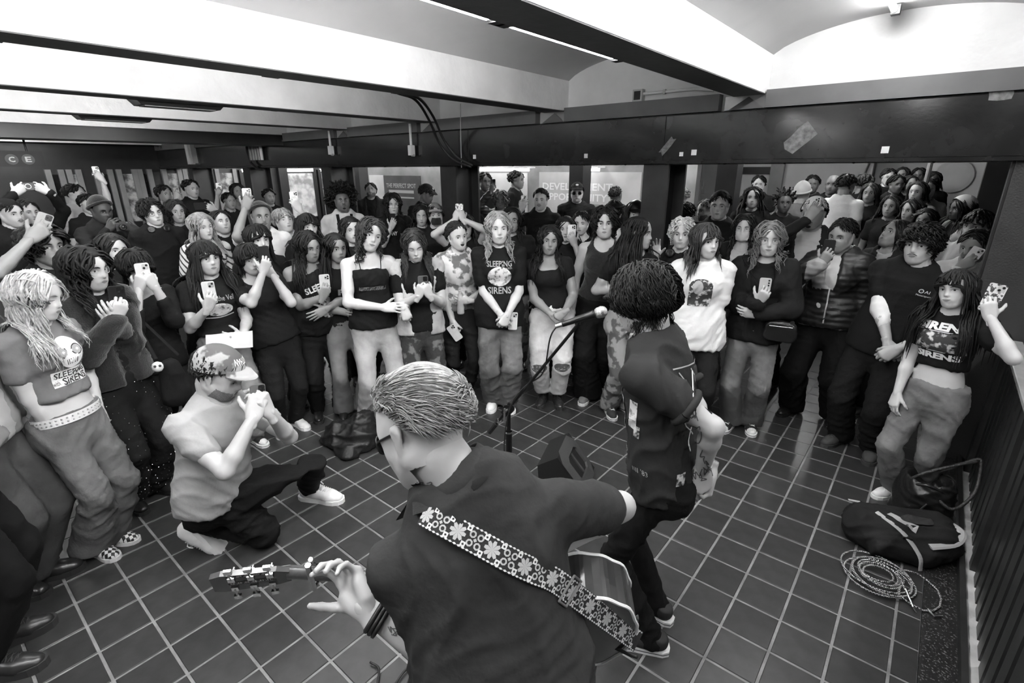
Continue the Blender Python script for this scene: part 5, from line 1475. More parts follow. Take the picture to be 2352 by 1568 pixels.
person('woman in glasses with big black curls, dark cardigan and studded jeans', (200, 618), feet=[(312, 1160), (374, 1122)], lod=0, yaw=32, hyaw=42, hpitch=4, tone='light', head='fr', brow=1.3, specs=dict(m=m_lgrey, r=.0225, square=True, thin=.0022),
       hair=curly(.014, .44, vol=2.0, curl=.014, n=420), top=slim(BK, hem=-.05), over=longs(KN, ease=.034, open_front=.07, hem=-.02, name='cardigan', sl_r=.03), bottom=pants(cloth(.020, 'denim'), hemr=.095, knee=.075), shoes='black', build=1.12,
       phone_=dict(px=(270, 688), d=.30, hand=1, label='black phone with two white heart charms held by woman in studded jeans', col='black', style='two', x='hearts', tilt=-4), L=dict(px=(262, 742), d=.26, pose='relaxed', dn='cam'))
STUD = PEOPLE[-1]
person('man with bushy dark curls raising a grey phone at the left edge', (106, 566), H=1.70, lod=1, sex='m', yaw=20, hyaw=25, tone='tan', beard='m', brow=1.4, hair=curly(.016, .20, vol=2.6, curl=.018, n=380), top=tee(BK), bottom=pants(), look=.4,
       phone_=dict(px=(97, 517), d=.22, hand=1, label='grey phone tilted in the raised hand of the bushy-haired man', col='grey', tilt=-28, hint=(.9, .2, -.6)))
person('man in a black cap at the left edge beside the raised phone', (24, 492), H=1.76, lod=1, sex='m', yaw=30, hyaw=35, tone='light', brow=1.2, beard='m', hair=short(), hat=dict(kind='cap', m=cloth(.012), brim=True, back=True), top=tee(BK), bottom=pants())
person('person holding a black phone sideways overhead with both hands', (64, 488), H=1.74, lod=1, sex='m', yaw=25, tone='light', eyes='half', hair=short(.03), top=longs(BK), bottom=pants(),
       phone_=dict(px=(68, 428), d=.20, hand=0, land=True, label='black phone with a white ring held sideways overhead', col='black', style='none', x='ring', hint=(1, .2, .1)))
person('man in a black beanie lifting a camera with both hands', (232, 484), H=1.76, lod=0, sex='m', head='mr', yaw=25, hyaw=30, hpitch=8, tone='dark', eyes='half', brow=1.2, hat=dict(kind='beanie', m=cloth(.014, 'knit'), front=30, sc=1.14, slouch=1.15), top=longs(cloth(.03), neck='high'), bottom=pants(),
       R=dict(px=(246, 528), d=.30, pose='grip', fd=(.7, .6, .3), dn=(-.5, .2, .8), hint=(.8, 0, -1)), L=dict(px=(320, 530), d=.30, pose='grip', fd=(-.75, .45, .35), dn=(.6, .1, .8), hint=(.8, 0, -1)))
CAMMAN = PEOPLE[-1]
person('curly-haired young man in round glasses with headphones around his neck', (350, 489), H=1.74, lod=0, sex='m', head='f', yaw=15, hyaw=18, hroll=8, tone='pale', brow=1.3, specs=dict(m=m_black, r=.021, thin=.0014), hair=curly(.018, .13, vol=1.8, curl=.014, front=22, n=380), top=tee(BK), bottom=pants())
HEADPH = [PEOPLE[-1]]
person('dark-haired person behind the curly young man holding a phone sideways', (405, 486), H=1.72, lod=1, yaw=15, tone='mid', hair=wavy(.02, .28), top=longs(BK), bottom=pants(),
       phone_=dict(px=(463, 473), d=.30, hand=-1, land=True, label='black phone held sideways above the blond woman in stripes', col='black', style='none'))
m_str = cloth(.6, 'stripe')
person('blond woman in a striped shirt gazing to the right', (464, 520), H=1.66, lod=0, yaw=25, hyaw=28, hpitch=4, hroll=5, tone='pale', eyes='half', brow=.7, hair=straight(.26, .40, part=.2), top=tee(m_str, sleeve=.8), bottom=pants(JD))
STRIPE = PEOPLE[-1]
person('short dark-haired person looking up behind the blond woman in stripes', (508, 512), H=1.64, lod=1, sex='m', yaw=20, hpitch=-14, tone='light', hair=short(.02, .10), top=tee(BK), bottom=pants())
person('man in a beanie and white tee raising a phone in his tattooed hand', (600, 497), H=1.74, lod=0, sex='m', yaw=15, hyaw=10, tone='tan', beard='mg', brow=1.3, hat=dict(kind='beanie', m=cloth(.03, 'knit'), front=34, sc=1.09, slouch=1.05), top=tee(WT), bottom=pants(),
       phone_=dict(px=(568, 452), d=.24, hand=1, label='pale phone raised by the man in the beanie and white tee', col='silver', hint=(.5, .2, -1)))
person('young woman with tied-back hair far behind the man in the beanie', (619, 452), H=1.72, lod=2, yaw=20, tone='tan', eyes='half', hair=short(.015, .06), top=tee(BK), bottom=pants())
person('fair short-haired person with a choker beside the man in the beanie', (652, 508), H=1.66, lod=1, sex='m', head='f', yaw=22, hpitch=-14, tone='pale', eyes='half', hair=short(.28, .09, bangs=True), top=tee(WT), bottom=pants(),
       phone_=dict(px=(676, 458), d=.20, hand=-1, label='white phone raised behind the fair short-haired person', col='white', hint=(.8, .2, -.8)))
person('young woman with long straight hair in a cropped black graphic tee', (474, 592), H=1.58, lod=0, yaw=12, hyaw=20, tone='light', head='fr', brow=.9, hair=straight(.022, .50, bangs=True, n=460), top=tee(BK, hem=.22, ease=.014, hipease=0), bottom=pants(JN, hemr=.08, waist=.2), shoes='canvas',
       phone_=dict(px=(481, 672), d=.30, hand=1, label='white phone held at chest height by the woman in the cropped tee', col='white', style='two'), L=dict(px=(560, 772), d=.28, pose='grip', fd=(-.9, .1, .2), dn='cam'),
       prints=[dict(t=.62, items=[('t', 'Pierce the Veil', 0, .06, .20, .035, m_prtg), ('e', 0, -.02, .17, .09, m_sp3), ('l', [(-.09, -.07), (0, -.075), (.09, -.06)], .008, m_prtg)])])
PAPER = PEOPLE[-1]
person('woman with a dark bob covering her face with a pale phone', (314, 616), H=1.56, lod=0, yaw=20, hyaw=15, hpitch=8, tone='light', eyes='half', hair=straight(.016, .17, vol=1.3, bangs=True), top=longs(BK, neck='off', ease=.012), bottom=pants(),
       phone_=dict(px=(330, 632), d=.20, hand=0, label='pale phone held in front of the face of the woman with a bob', col='clear', style='two'))
person('young woman half hidden behind the woman with a bob', (262, 574), H=1.60, lod=1, yaw=25, tone='light', hair=straight(.02, .35), top=tee(BK), bottom=pants())
person('woman in black filming with a black phone beside the cropped tee', (574, 596), feet=[(644, 990), (690, 974)], shoes='croc', lod=0, yaw=15, hyaw=18, tone='light', eyes='half', hair=straight(.018, .22, vol=1.2, bangs=True), top=tee(BK, neck='scoop', hem=-.02), bottom=pants(), build=1.1,
       phone_=dict(px=(607, 590), d=.24, hand=1, label='black phone raised before the face of the woman in black', col='black', style='none', hint=(.4, .4, -1)), L=dict(px=(628, 632), d=.14, pose='relaxed', dn='cam', fd=(-.6, .6, .3)))
person('woman with a dark fringe and headband behind the woman filming', (594, 550), H=1.62, lod=1, yaw=18, tone='light', hair=straight(.014, .30, bangs=True), top=tee(BK), bottom=pants())
person('woman in an off-shoulder black band tee with her arms crossed', (708, 566), H=1.58, lod=0, yaw=12, hyaw=30, hpitch=10, hroll=3, tone='tan', head='fr', eyes='half', brow=1.2, build=1.28, hair=wavy(.014, .50, curl=.009, n=460), top=tee(BK, neck='off', hem=-.10, ease=.018), bottom=pants(TRB, hemr=.055, vox=.016),
       phone_=dict(px=(746, 652), d=.30, hand=1, label='clear phone held against the chest of the woman with crossed arms', col='clear'), L=dict(px=(752, 708), d=.28, pose='flat', fd=(-.85, -.35, .2), dn='cam', hint=(.9, -.1, -.6)),
       prints=[dict(t=.66, items=[('t', 'SLEEPING', .03, .01, .26, .05, m_prt, dict(bold=.03, rot=.28)), ('t', 'WITH SIRENS', .05, -.06, .20, .035, m_prt, dict(bold=.02, rot=.2)), ('e', .06, -.17, .16, .14, m_sp1)])])
person('woman with long dark hair pouting behind the crossed arms', (772, 570), H=1.56, lod=0, yaw=10, hyaw=22, tone='tan', brow=1.3, liner=1.4, hair=straight(.013, .50, n=420), top=slim(BK, hem=-.05), bottom=pants(JN, hemr=.09),
       R=dict(px=(806, 718), d=.24, pose='grip', fd=(.2, -.6, .5), dn='cam'), L=dict(px=(822, 712), d=.24, pose='grip', dn='cam'), prints=[dict(t=.60, items=[('t', 'PI', 0, .0, .08, .05, m_prtg, dict(bold=.03)), ('r', 0, -.06, .12, .02, m_prtg)])])
person('woman in round glasses peeking between two dark-haired women', (806, 528), H=1.62, lod=1, yaw=15, tone='light', specs=dict(m=m_steel, r=.021, thin=.0012), hair=straight(.02, .42), top=tee(BK), bottom=pants())
person('woman in glasses with long hair behind the off-shoulder tee', (708, 520), H=1.64, lod=1, yaw=18, tone='light', specs=dict(m=m_lgrey, r=.022, thin=.0012), hair=straight(.018, .45, bangs=True), top=tee(BK), bottom=pants())
person('curly-haired woman tilting her head in a black lace camisole and jeans', (852, 540), H=1.69, lod=0, yaw=8, hyaw=14, hroll=-20, tone='pale', head='fs', brow=.8, hair=curly(.055, .36, vol=1.3, curl=.016, n=460), top=dict(m=BK, ease=.006, hem=-.02, sleeve=0, neck='cami', bust=True, name='camisole', straps=False, hipease=.02, flare=.03), bottom=pants(JL, hemr=.098, knee=.062, waist=.10), shoes='canvas',
       R=dict(px=(878, 706), d=.20, pose='flat', fd=(.97, -.05, .1), dn=(0, .5, 1), hint=(.9, -.1, -.4)), L=dict(px=(926, 706), d=.20, pose='clasp', fd=(.3, -.9, .2), dn='cam', hint=(.9, -.2, -.4)))
CAMI = PEOPLE[-1]
person('man with a big afro, headband and goatee in a pale tee', (786, 462), H=1.78, lod=0, sex='m', head='mr', yaw=8, hpitch=-8, tone='brown', beard='mg', brow=1.3, eyes='half', hair=dict(style='afro', val=.022, L=.105, curl=.016, n=620, front=30), top=tee(cloth(.5)), bottom=pants())
AFRO = PEOPLE[-1]
person('bearded man with slicked-back hair looking up behind the crowd', (852, 438), H=1.80, lod=1, sex='m', yaw=-8, hpitch=-16, tone='tan', beard='mb', eyes='closed', hair=short(.014, .06), top=tee(BK), over=longs(DK, ease=.03, open_front=.07), bottom=pants())
person('woman with long dark curls filming with a black phone at her chin', (902, 468), H=1.74, lod=0, yaw=2, hyaw=6, hpitch=6, tone='pale', head='fr', eyes='half', hair=curly(.018, .42, vol=1.4, n=420), top=tee(BK), bottom=pants(), build=1.12,
       phone_=dict(px=(902, 504), d=.22, hand=1, label='black phone with a white ring held at the chin by the curly woman', col='black', style='none', x='ring'), prints=[dict(t=.66, items=[('t', 'ANY', -.02, -.02, .10, .05, m_prt, dict(bold=.03, shear=.2))])])
person('woman with smooth dark hair looking down at the centre back', (968, 494), H=1.64, lod=1, yaw=0, hpitch=8, tone='light', eyes='closed', hair=straight(.014, .40), top=tee(BK), bottom=pants())
person('person in a camouflage cap and black face mask', (1000, 494), H=1.66, lod=1, yaw=5, tone='light', hair=straight(.018, .12), hat=dict(kind='cap', m=cloth(.3, 'camo'), front=22), top=tee(BK), bottom=pants())
MASKB = PEOPLE[-1]
person('tall man in a black cap with a white badge bowing his head', (980, 446), H=1.80, lod=1, sex='m', yaw=30, hyaw=60, hpitch=22, tone='brown', hair=short(), hat=dict(kind='cap', m=cloth(.02), logo=('.', .03, .03), front=24), top=tee(BK), bottom=pants())
person('woman in a pale denim vest and ripped jeans looking down at her phone', (952, 563), H=1.60, lod=0, yaw=6, hyaw=4, hpitch=20, hroll=4, tone='pale', eyes='closed', hair=straight(.05, .44, curl=.006), top=tee(BK, hem=-.05), over=tee(cloth(.33, 'wash'), ease=.026, sleeve=.06, open_front=.12, hem=-.10, name='vest'), bottom=pants(cloth(.06, 'rip'), hemr=.065, knee=.066), shoes='canvas',
       phone_=dict(px=(972, 655), d=.26, hand=0, label='dark phone held low in both hands by the woman in the denim vest', col='mid'))
person('laughing woman with tied hair in a pale tie-dye tee', (1050, 543), feet=[(1044, 905), (1080, 913)], lod=0, yaw=12, hyaw=26, hroll=6, tone='pale', head='fo', brow=.9, hair=straight(.045, .07, vol=.3, side=-6, flow=(0, -1, .1)), top=tee(cloth(.62, 'tiedye'), ease=.020, hem=.08), bottom=pants(cloth(.03), hemr=.050, knee=.052, waist=.2), shoes='hightop',
       R=dict(px=(1044, 762), d=.20, pose='clasp', fd=(.15, -.95, .2), dn=(-.5, 0, .8)), L=dict(px=(1078, 690), d=.22, pose='grip', fd=(-.95, .1, .2), dn='cam', hint=(.8, -.2, -.8)))
LAUGH = PEOPLE[-1]
person('person with studded cuff filming over the laughing woman', (1068, 520), H=1.60, lod=1, yaw=5, tone='pale', hair=straight(.02, .35), top=tee(BK, sleeve=.3), bottom=pants(),
       phone_=dict(px=(1055, 486), d=.18, hand=0, label='patterned phone held up in both hands behind the laughing woman', col='art', style='row', hint=(1, .1, -.3)))
# -- background, left
person('person in a pale-collared top far back at the left', (174, 447), depth=7.2, lod=2, yaw=60, sex='m', tone='light', hair=short(), top=tee(LG), bottom=pants())
person('person reaching a phone high behind the man with the camera', (205, 470), H=1.74, lod=2, sex='m', yaw=20, tone='light', hair=short(), top=tee(BK), bottom=pants(), phone_=dict(px=(222, 396), d=.1, hand=-1, label='white phone reaching highest at the left', col='white', hint=(.3, .2, -1)))
person('young man far back between the curly man and the raised phone', (440, 434), depth=8.2, lod=2, sex='m', yaw=30, tone='light', hair=short(), top=tee(DK), bottom=pants(), phone_=dict(px=(406, 442), d=.3, hand=1, label='small silver phone far back above the headband', col='silver'))
person('dark-haired person far back above the curly young man', (378, 446), depth=7.8, lod=2, yaw=30, tone='tan', hair=short(.015, .08), top=tee(DK), bottom=pants())
person('person far back raising a white phone over the striped shirt', (528, 462), H=1.70, lod=2, yaw=20, tone='tan', hair=short(), top=tee(BK), bottom=pants(), phone_=dict(px=(503, 432), d=.2, hand=1, label='white phone raised high over the blond woman in stripes', col='white', hint=(.3, .2, -1)))
person('woman far back in front of the left shop front', (547, 440), depth=8.6, lod=2, yaw=10, tone='tan', hair=straight(.02, .3), top=tee(GR), bottom=pants())
# ------------------------------------------------------------------ the crowd, right half
person('smiling blond woman in a black Sirens tee with clasped hands', (1145, 524), feet=[(1132, 930), (1168, 932)], lod=0, yaw=2, hyaw=6, tone='pale', head='fs', eyes='half', brow=.7, hair=wavy(.25, .44, vol=1.15, curl=.013, n=500), top=tee(BK, ease=.020, hem=-.20, sleeve=.78, sl_r=.026, hipease=.018), bottom=pants(cloth(.105, 'wash'), hemr=.095, knee=.078), shoes='white',
       R=dict(px=(1150, 722), d=.23, pose='clasp', fd=(.45, -.85, .2), dn=(-.2, .2, 1)), L=dict(px=(1166, 722), d=.26, pose='clasp', fd=(-.45, -.85, .2), dn=(.2, .2, 1)),
       prints=[dict(t=.62, items=[('t', 'SLEEPING', 0, .088, .20, .045, m_prtg, dict(bold=.02)), ('t', 'with', .07, .055, .06, .02, m_prtg), ('e', 0, -.015, .19, .16, m_sp3), ('t', 'SIRENS', 0, -.128, .19, .055, m_prtg, dict(bold=.02))])])
g_ = PEOPLE[-1][1]
phone(onP(1178, 737, (g_.S[1]+g_.S[-1])/2 + g_.fwd*.20, g_.fwd), g_.tr*-1, V3(0, 0, 1)*.97 + g_.fwd*.2, g_.fwd, 'white phone hanging from the clasped hands of the Sirens tee woman', 'white', 'two')
person('woman in dark-rimmed glasses behind the smiling blond woman', (1176, 506), H=1.67, lod=1, yaw=-4, hpitch=-4, tone='mid', head='fs', specs=dict(m=m_black, r=.0225, square=True, thin=.0020), hair=wavy(.014, .38), top=tee(BK), bottom=pants(CAMO), shoes='boot')
person('person in glasses with a cloud of greying curls raising a dark phone', (1150, 460), H=1.72, lod=1, yaw=-5, tone='brown', specs=dict(m=m_black, r=.021, thin=.0018), hair=curly(.10, .22, vol=2.6, n=320), top=longs(cloth(.05, 'puffer'), ease=.035), bottom=pants(),
       phone_=dict(px=(1132, 424), d=.16, hand=1, label='dark phone raised beside the cloud of greying curls', col='mid', hint=(.8, .2, -.8)))
person('dark-haired man in a black shirt with a white phone in hand', (1242, 459), H=1.78, lod=0, sex='m', yaw=-5, hyaw=-12, tone='light', beard='m', brow=1.2, hair=short(.022, .075, flow=(.6, -.6, .5)), top=dict(m=BK, ease=.018, hem=-.10, sleeve=.7, sl_r=.02, collar=.8), bottom=pants(),
       phone_=dict(px=(1203, 463), d=.22, hand=1, label='white phone beside the dark-haired man in a black shirt', col='white', style='two'))
person('man in a black cap and wraparound sunglasses standing tall', (1325, 443), H=1.82, lod=0, sex='m', yaw=0, tone='light', hat=dict(kind='cap', m=cloth(.012), logo=('.', .052, .026, m_prtg), front=22), hair=short(.02, .05), specs=dict(m=m_black, sun=True, square=True, r=.022, thin=.0024), top=dict(m=cloth(.02), ease=.022, hem=-.1, sleeve=1.9, sl_r=.018, collar=1.0, name='jacket'), bottom=pants())
person('woman hiding her face behind a white phone', (1299, 526), H=1.60, lod=1, yaw=0, tone='light', eyes='half', hair=straight(.016, .42), top=tee(BK), bottom=pants(),
       phone_=dict(px=(1313, 535), d=.24, hand=-1, label='white phone covering half the face of the woman at the centre', col='white'))
person('woman with pulled-back hair behind the white phone', (1335, 513), H=1.61, lod=1, yaw=-10, tone='pale', eyes='half', hair=short(.018, .06), top=slim(BK, neck='scoop'), bottom=pants())
person('woman with a black straight fringe and long wavy hair in white ripped jeans', (1262, 552), feet=[(1245, 922), (1282, 925)], lod=0, yaw=0, hyaw=6, hroll=-5, tone='tan', head='fs', eyes='half', build=1.12, brow=1.1, liner=1.3, hair=wavy(.014, .50, vol=1.1, curl=.010, part=.3, n=520), top=slim(BK, neck='square', hem=.18, sleeve=.42), bottom=pants(JLL, hemr=.072, knee=.070, thigh=.094, waist=.30, hemz=.12), shoes='boot',
       R=dict(px=(1266, 722), d=.24, pose='clasp', fd=(.75, -.55, .2), dn=(-.1, .3, 1)), L=dict(px=(1298, 716), d=.25, pose='clasp', fd=(-.75, -.5, .2), dn=(.1, .3, 1)))
WJ = PEOPLE[-1]
person('woman with short dark curls in a black ribbed tank and wide trousers', (1389, 513), feet=[(1345, 915), (1382, 893)], lod=0, yaw=-2, hyaw=0, hpitch=-2, tone='light', head='fr', build=1.08, brow=1.3, hair=curly(.016, .25, vol=1.9, n=460), top=dict(m=cloth(.022, 'knit'), ease=.004, hem=.02, sleeve=0, neck='tank', name='tank_top'), bottom=pants(TRB, hemr=.12, knee=.088), shoes='grey')
person('woman with very long straight black hair in profile and camouflage trousers', (1466, 536), feet=[(1402, 946), (1450, 944)], lod=0, yaw=30, hyaw=72, tone='mid', head='f', hair=straight(.014, .62, vol=.5, n=520), top=slim(BK, hem=.12, sleeve=.6), bottom=pants(cloth(.17, 'camo'), hemr=.075, knee=.072, waist=.18), shoes='vansdark',
       R=dict(px=(1440, 660), d=.10, pose='relaxed', dn='cam'), L=dict(px=(1458, 775), d=.20, pose='grip', dn='cam'))
person('balding man seen from behind at the centre back', (1414, 450), H=1.76, lod=1, sex='m', yaw=150, tone='brown', hair=short(.02, .02, front=45, n=200), top=tee(BK), bottom=pants())
person('person in a black beret behind the short dark curls', (1412, 486), H=1.68, lod=1, yaw=170, tone='light', hair=short(.02, .08), hat=dict(kind='beanie', m=cloth(.012), front=20, rear=5, sc=1.3, slouch=.75), top=tee(BK), bottom=pants())
person('grey-haired man in glasses at the right of the column', (1495, 482), H=1.72, lod=1, sex='m', yaw=-15, tone='light', specs=dict(m=m_black, r=.020, thin=.0015), hair=short(.22, .05), top=tee(cloth(.4)), bottom=pants())
person('person in a black studded hat behind the long straight hair', (1460, 492), H=1.71, lod=1, yaw=10, tone='light', hair=straight(.02, .3), hat=dict(kind='cap', m=cloth(.014, 'leather'), brim=True, front=14), top=tee(WT), bottom=pants())
person('person with a dark round hairdo stretching a phone overhead by the column', (1574, 492), H=1.64, lod=1, yaw=150, tone='tan', hair=curly(.014, .12, vol=2.2, n=260, curl=.012), top=longs(BK), bottom=pants(), phone_=dict(px=(1537, 405), d=.1, hand=-1, back='cam', label='dark phone stretched overhead beside the column', col='mid', hint=(.3, .3, -1)))
person('woman with fluffy bleached curls, headphones and a whiskey-label tee', (1566, 537), H=1.64, lod=0, yaw=-8, hyaw=-4, tone='pale', head='fs', hair=curly(.55, .19, vol=1.8, n=420, curl=.014), top=tee(BK), bottom=pants(),
       R=dict(px=(1508, 590), d=.16, pose='wave', fd=(-.15, .95, .2), dn=(0, -.1, -1), hint=(.7, .1, -1)),
       prints=[dict(t=.62, items=[('t', 'JACK DANIEL\'S', -.0, .075, .2, .04, m_prt, dict(arc=.02)), ('e', 0, .0, .19, .075, m_prt), ('e', 0, .0, .175, .062, m_prtd, dict(z=.001)), ('t', 'Old No.7', 0, .0, .11, .04, m_prt), ('t', 'TENNESSEE', 0, -.07, .15, .022, m_prt), ('t', 'WHISKEY', 0, -.105, .13, .03, m_prt)])])
HEADPH.append(PEOPLE[-1])
person('woman with a fringe in an oversized white printed tee glancing aside', (1622, 553), H=1.66, lod=0, yaw=6, hyaw=34, tone='pale', head='f', look=.8, liner=1.4, brow=.8, hair=straight(.085, .36, bangs=True, n=460, vol=.8), top=tee(WT, ease=.026, hem=-.22, sleeve=.85, sl_r=.03, hipease=.02), bottom=pants(cloth(.03, 'denim')), shoes='boot',
       prints=[dict(t=.60, items=[('r', -.01, -.02, .16, .16, m_sp2), ('e', -.01, .06, .15, .08, mat('print_dark2', .04, .8, two=(40, .5, .55, .62)), dict(z=.001)), ('e', -.03, .04, .07, .10, m_prtg, dict(z=.002))])], L=dict(px=(1620, 815), d=.08, pose='relaxed', dn='cam'))
person('man in a backwards black cap and shiny glasses behind the white tee', (1653, 473), H=1.80, lod=0, sex='m', yaw=-8, tone='light', specs=dict(m=m_steel, r=.022, square=True), hat=dict(kind='cap', m=cloth(.013), back=True, front=26), hair=short(.02, .05), top=tee(BK), bottom=pants())
person('grey-bearded man looking left behind the bleached curls', (1620, 484), H=1.66, lod=1, sex='m', yaw=-50, tone='tan', beard='mb', hair=short(.12, .04), top=tee(DK), bottom=pants())
person('pale-haired man turned away beside the tall column', (1564, 452), H=1.74, lod=2, sex='m', yaw=-70, tone='light', hair=short(.45, .04), top=tee(LG), bottom=pants())
person('woman in glasses and a pale surgical mask', (1709, 524), H=1.64, lod=0, yaw=-6, tone='light', eyes='half', specs=dict(m=m_lgrey, r=.022, thin=.0012), hair=wavy(.018, .42, curl=.012), top=slim(cloth(.4), neck='scoop'), over=longs(BK, ease=.026, open_front=.08), bottom=pants(cloth(.03, 'rip')), shoes='boot')
MASKW = PEOPLE[-1]
person('smiling woman with long curls and glasses in a black hooded jacket', (1767, 550), feet=[(1672, 978), (1724, 982)], lod=0, yaw=-4, hyaw=4, tone='light', head='fs', specs=dict(m=m_steel, r=.023, thin=.0011), hair=curly(.13, .40, vol=1.35, curl=.015, n=520), top=slim(BK, hem=-.05), over=longs(cloth(.020), ease=.032, open_front=.075, hem=-.14, name='hooded_jacket', sl_r=.026, collar=1.3), bottom=pants(cloth(.11, 'wash'), hemr=.085, knee=.070), shoes='canvas',
       phone_=dict(px=(1756, 662), d=.30, hand=1, label='silver phone held at the chest by the woman in the hooded jacket', col='silver', style='row'), L=dict(px=(1742, 722), d=.26, pose='relaxed', fd=(-.9, .1, .2), dn='cam', hint=(.9, -.2, -.7)))
HOOD = PEOPLE[-1]
person('man in a pale cap filming with a ringed phone before his face', (1868, 492), H=1.78, lod=0, sex='m', yaw=-12, tone='tan', beard='mg', hat=dict(kind='cap', m=cloth(.6), front=20), hair=short(.02, .05), top=tee(cloth(.5)), over=longs(cloth(.03), ease=.032, open_front=.075), bottom=pants(),
       phone_=dict(px=(1870, 474), d=.30, hand=1, label='silver phone with a ring before the face of the man in a pale cap', col='silver', x=None, hint=(.9, .2, -.7)))
person('woman with short natural hair in a two-tone quilted jacket', (1934, 542), feet=[(1808, 944), (1908, 968)], lod=0, yaw=-12, hyaw=-26, hpitch=6, tone='tan', head='fr', eyes='half', brow=1.2, build=1.12, hair=short(.014, .045, vol=.6, curl=.006, back=-30), top=tee(cloth(.55), hem=-.05), over=longs(cloth(.028, 'puffer'), ease=.040, open_front=.035, hem=-.04, name='quilted_jacket', sl_r=.034, collar=1.4, panel=(cloth(.30, 'puffer'), lambda t, x, f: (t > .52) & (x > -.02) & (x < .13) & (f > .055) & (t < 1.0))), bottom=pants(TRB, hemr=.095, knee=.088), shoes='black',
       phone_=dict(px=(1903, 574), d=.30, hand=1, label='black phone held up by the woman in the quilted jacket', col='black', style='none', hint=(.9, .1, -.8)))
PUFF = PEOPLE[-1]
person('woman with upturned face between the quilted jacket and the moustached man', (2056, 540), H=1.64, lod=0, yaw=-35, hyaw=-50, hpitch=-24, tone='tan', hair=straight(.02, .30), top=tee(cloth(.35)), over=longs(cloth(.04), ease=.03, open_front=.07, collar=1.6), bottom=pants())
person('moustached man with dark curls in a black tee over white long sleeves', (2114, 562), feet=[(1918, 1012), (2000, 1046)], lod=0, sex='m', yaw=-14, hyaw=-18, tone='light', beard='m', brow=1.4, hair=curly(.014, .16, vol=2.0, curl=.015, n=460, bangs=True), under=dict(m=WT, ease=.004, sleeve=1.45, sl_r=.010, hem=.3), top=tee(BK, sleeve=.72, hem=-.14), bottom=pants(cloth(.022, 'denim'), hemr=.085, knee=.078), shoes='suede',
       R=dict(px=(2040, 800), d=.25, hint=(1, -.1, -.35), pose='clasp', fd=(.5, -.7, .2), dn=(0, .3, 1)), L=dict(px=(2062, 800), d=.27, hint=(1, -.1, -.35), pose='clasp', fd=(-.6, -.6, .2), dn=(0, .3, 1)), build=1.05,
       prints=[dict(t=.74, items=[('e', .105, .02, .026, .026, m_prt), ('e', .105, .02, .018, .018, m_prtd, dict(z=.001)), ('t', 'AI', .135, .02, .025, .018, m_prt), ('t', 'Motorsport', .125, -.008, .075, .014, m_prt)])])
STACHE = PEOPLE[-1]
person('woman in a cropped band tee leaning on the railing holding up a phone', (2196, 664), feet=[(2040, 1132), (2120, 1150)], lod=0, yaw=-22, hyaw=-24, hpitch=-2, hroll=9, tone='pale', head='fs', liner=1.3, brow=.8, hair=straight(.022, .50, bangs=True, n=520, vol=.7), top=tee(BK, hem=.33, ease=.010, hipease=0), bottom=pants(cloth(.12, 'wash'), hemr=.082, knee=.066, waist=.12), shoes='white', lean=.02,
       phone_=dict(px=(2280, 684), d=.14, hand=-1, back='cam', label='patterned phone raised by the woman leaning on the railing', col='art', style='two', tilt=-8, sc=1.0, hint=(.75, .0, -1)), R=dict(px=(2058, 910), d=.10, pose='relaxed', dn=(-.6, 0, .8)),
       prints=[dict(t=.66, items=[('t', 'SIRENS', 0, .085, .25, .045, m_prt, dict(bold=.05)), ('r', 0, .0, .24, .11, m_sp2), ('l', [(-.13, .058), (.13, .058)], .004, m_prt), ('l', [(-.12, -.058), (.12, -.058)], .004, m_prt), ('t', 'SIRENS', .0, -.085, .22, .038, m_prt, dict(bold=.05))])])
CROP = PEOPLE[-1]
person('woman with a pale hood and long dark hair beside the pier', (2208, 480), H=1.72, lod=1, yaw=-55, tone='dark', hair=straight(.012, .45), hat=dict(kind='beanie', m=cloth(.6), front=40, rear=-60, sc=1.22, slouch=1.05, roll=False), top=tee(BK), over=longs(cloth(.55), ease=.03, open_front=.09), bottom=pants())
person('dark-haired man half hidden by the pier edge', (2244, 520), H=1.69, lod=1, sex='m', yaw=-25, tone='tan', hair=short(.012, .09, bangs=True), top=tee(LG), bottom=pants())
person('man holding a clear phone low beside the pier', (2236, 566), H=1.58, lod=1, sex='m', yaw=-20, hpitch=10, tone='tan', hair=short(.012, .07), top=longs(cloth(.5)), bottom=pants(), phone_=dict(px=(2234, 590), d=.22, hand=1, label='clear phone held beside the pier', col='clear', style='two', tilt=-20))
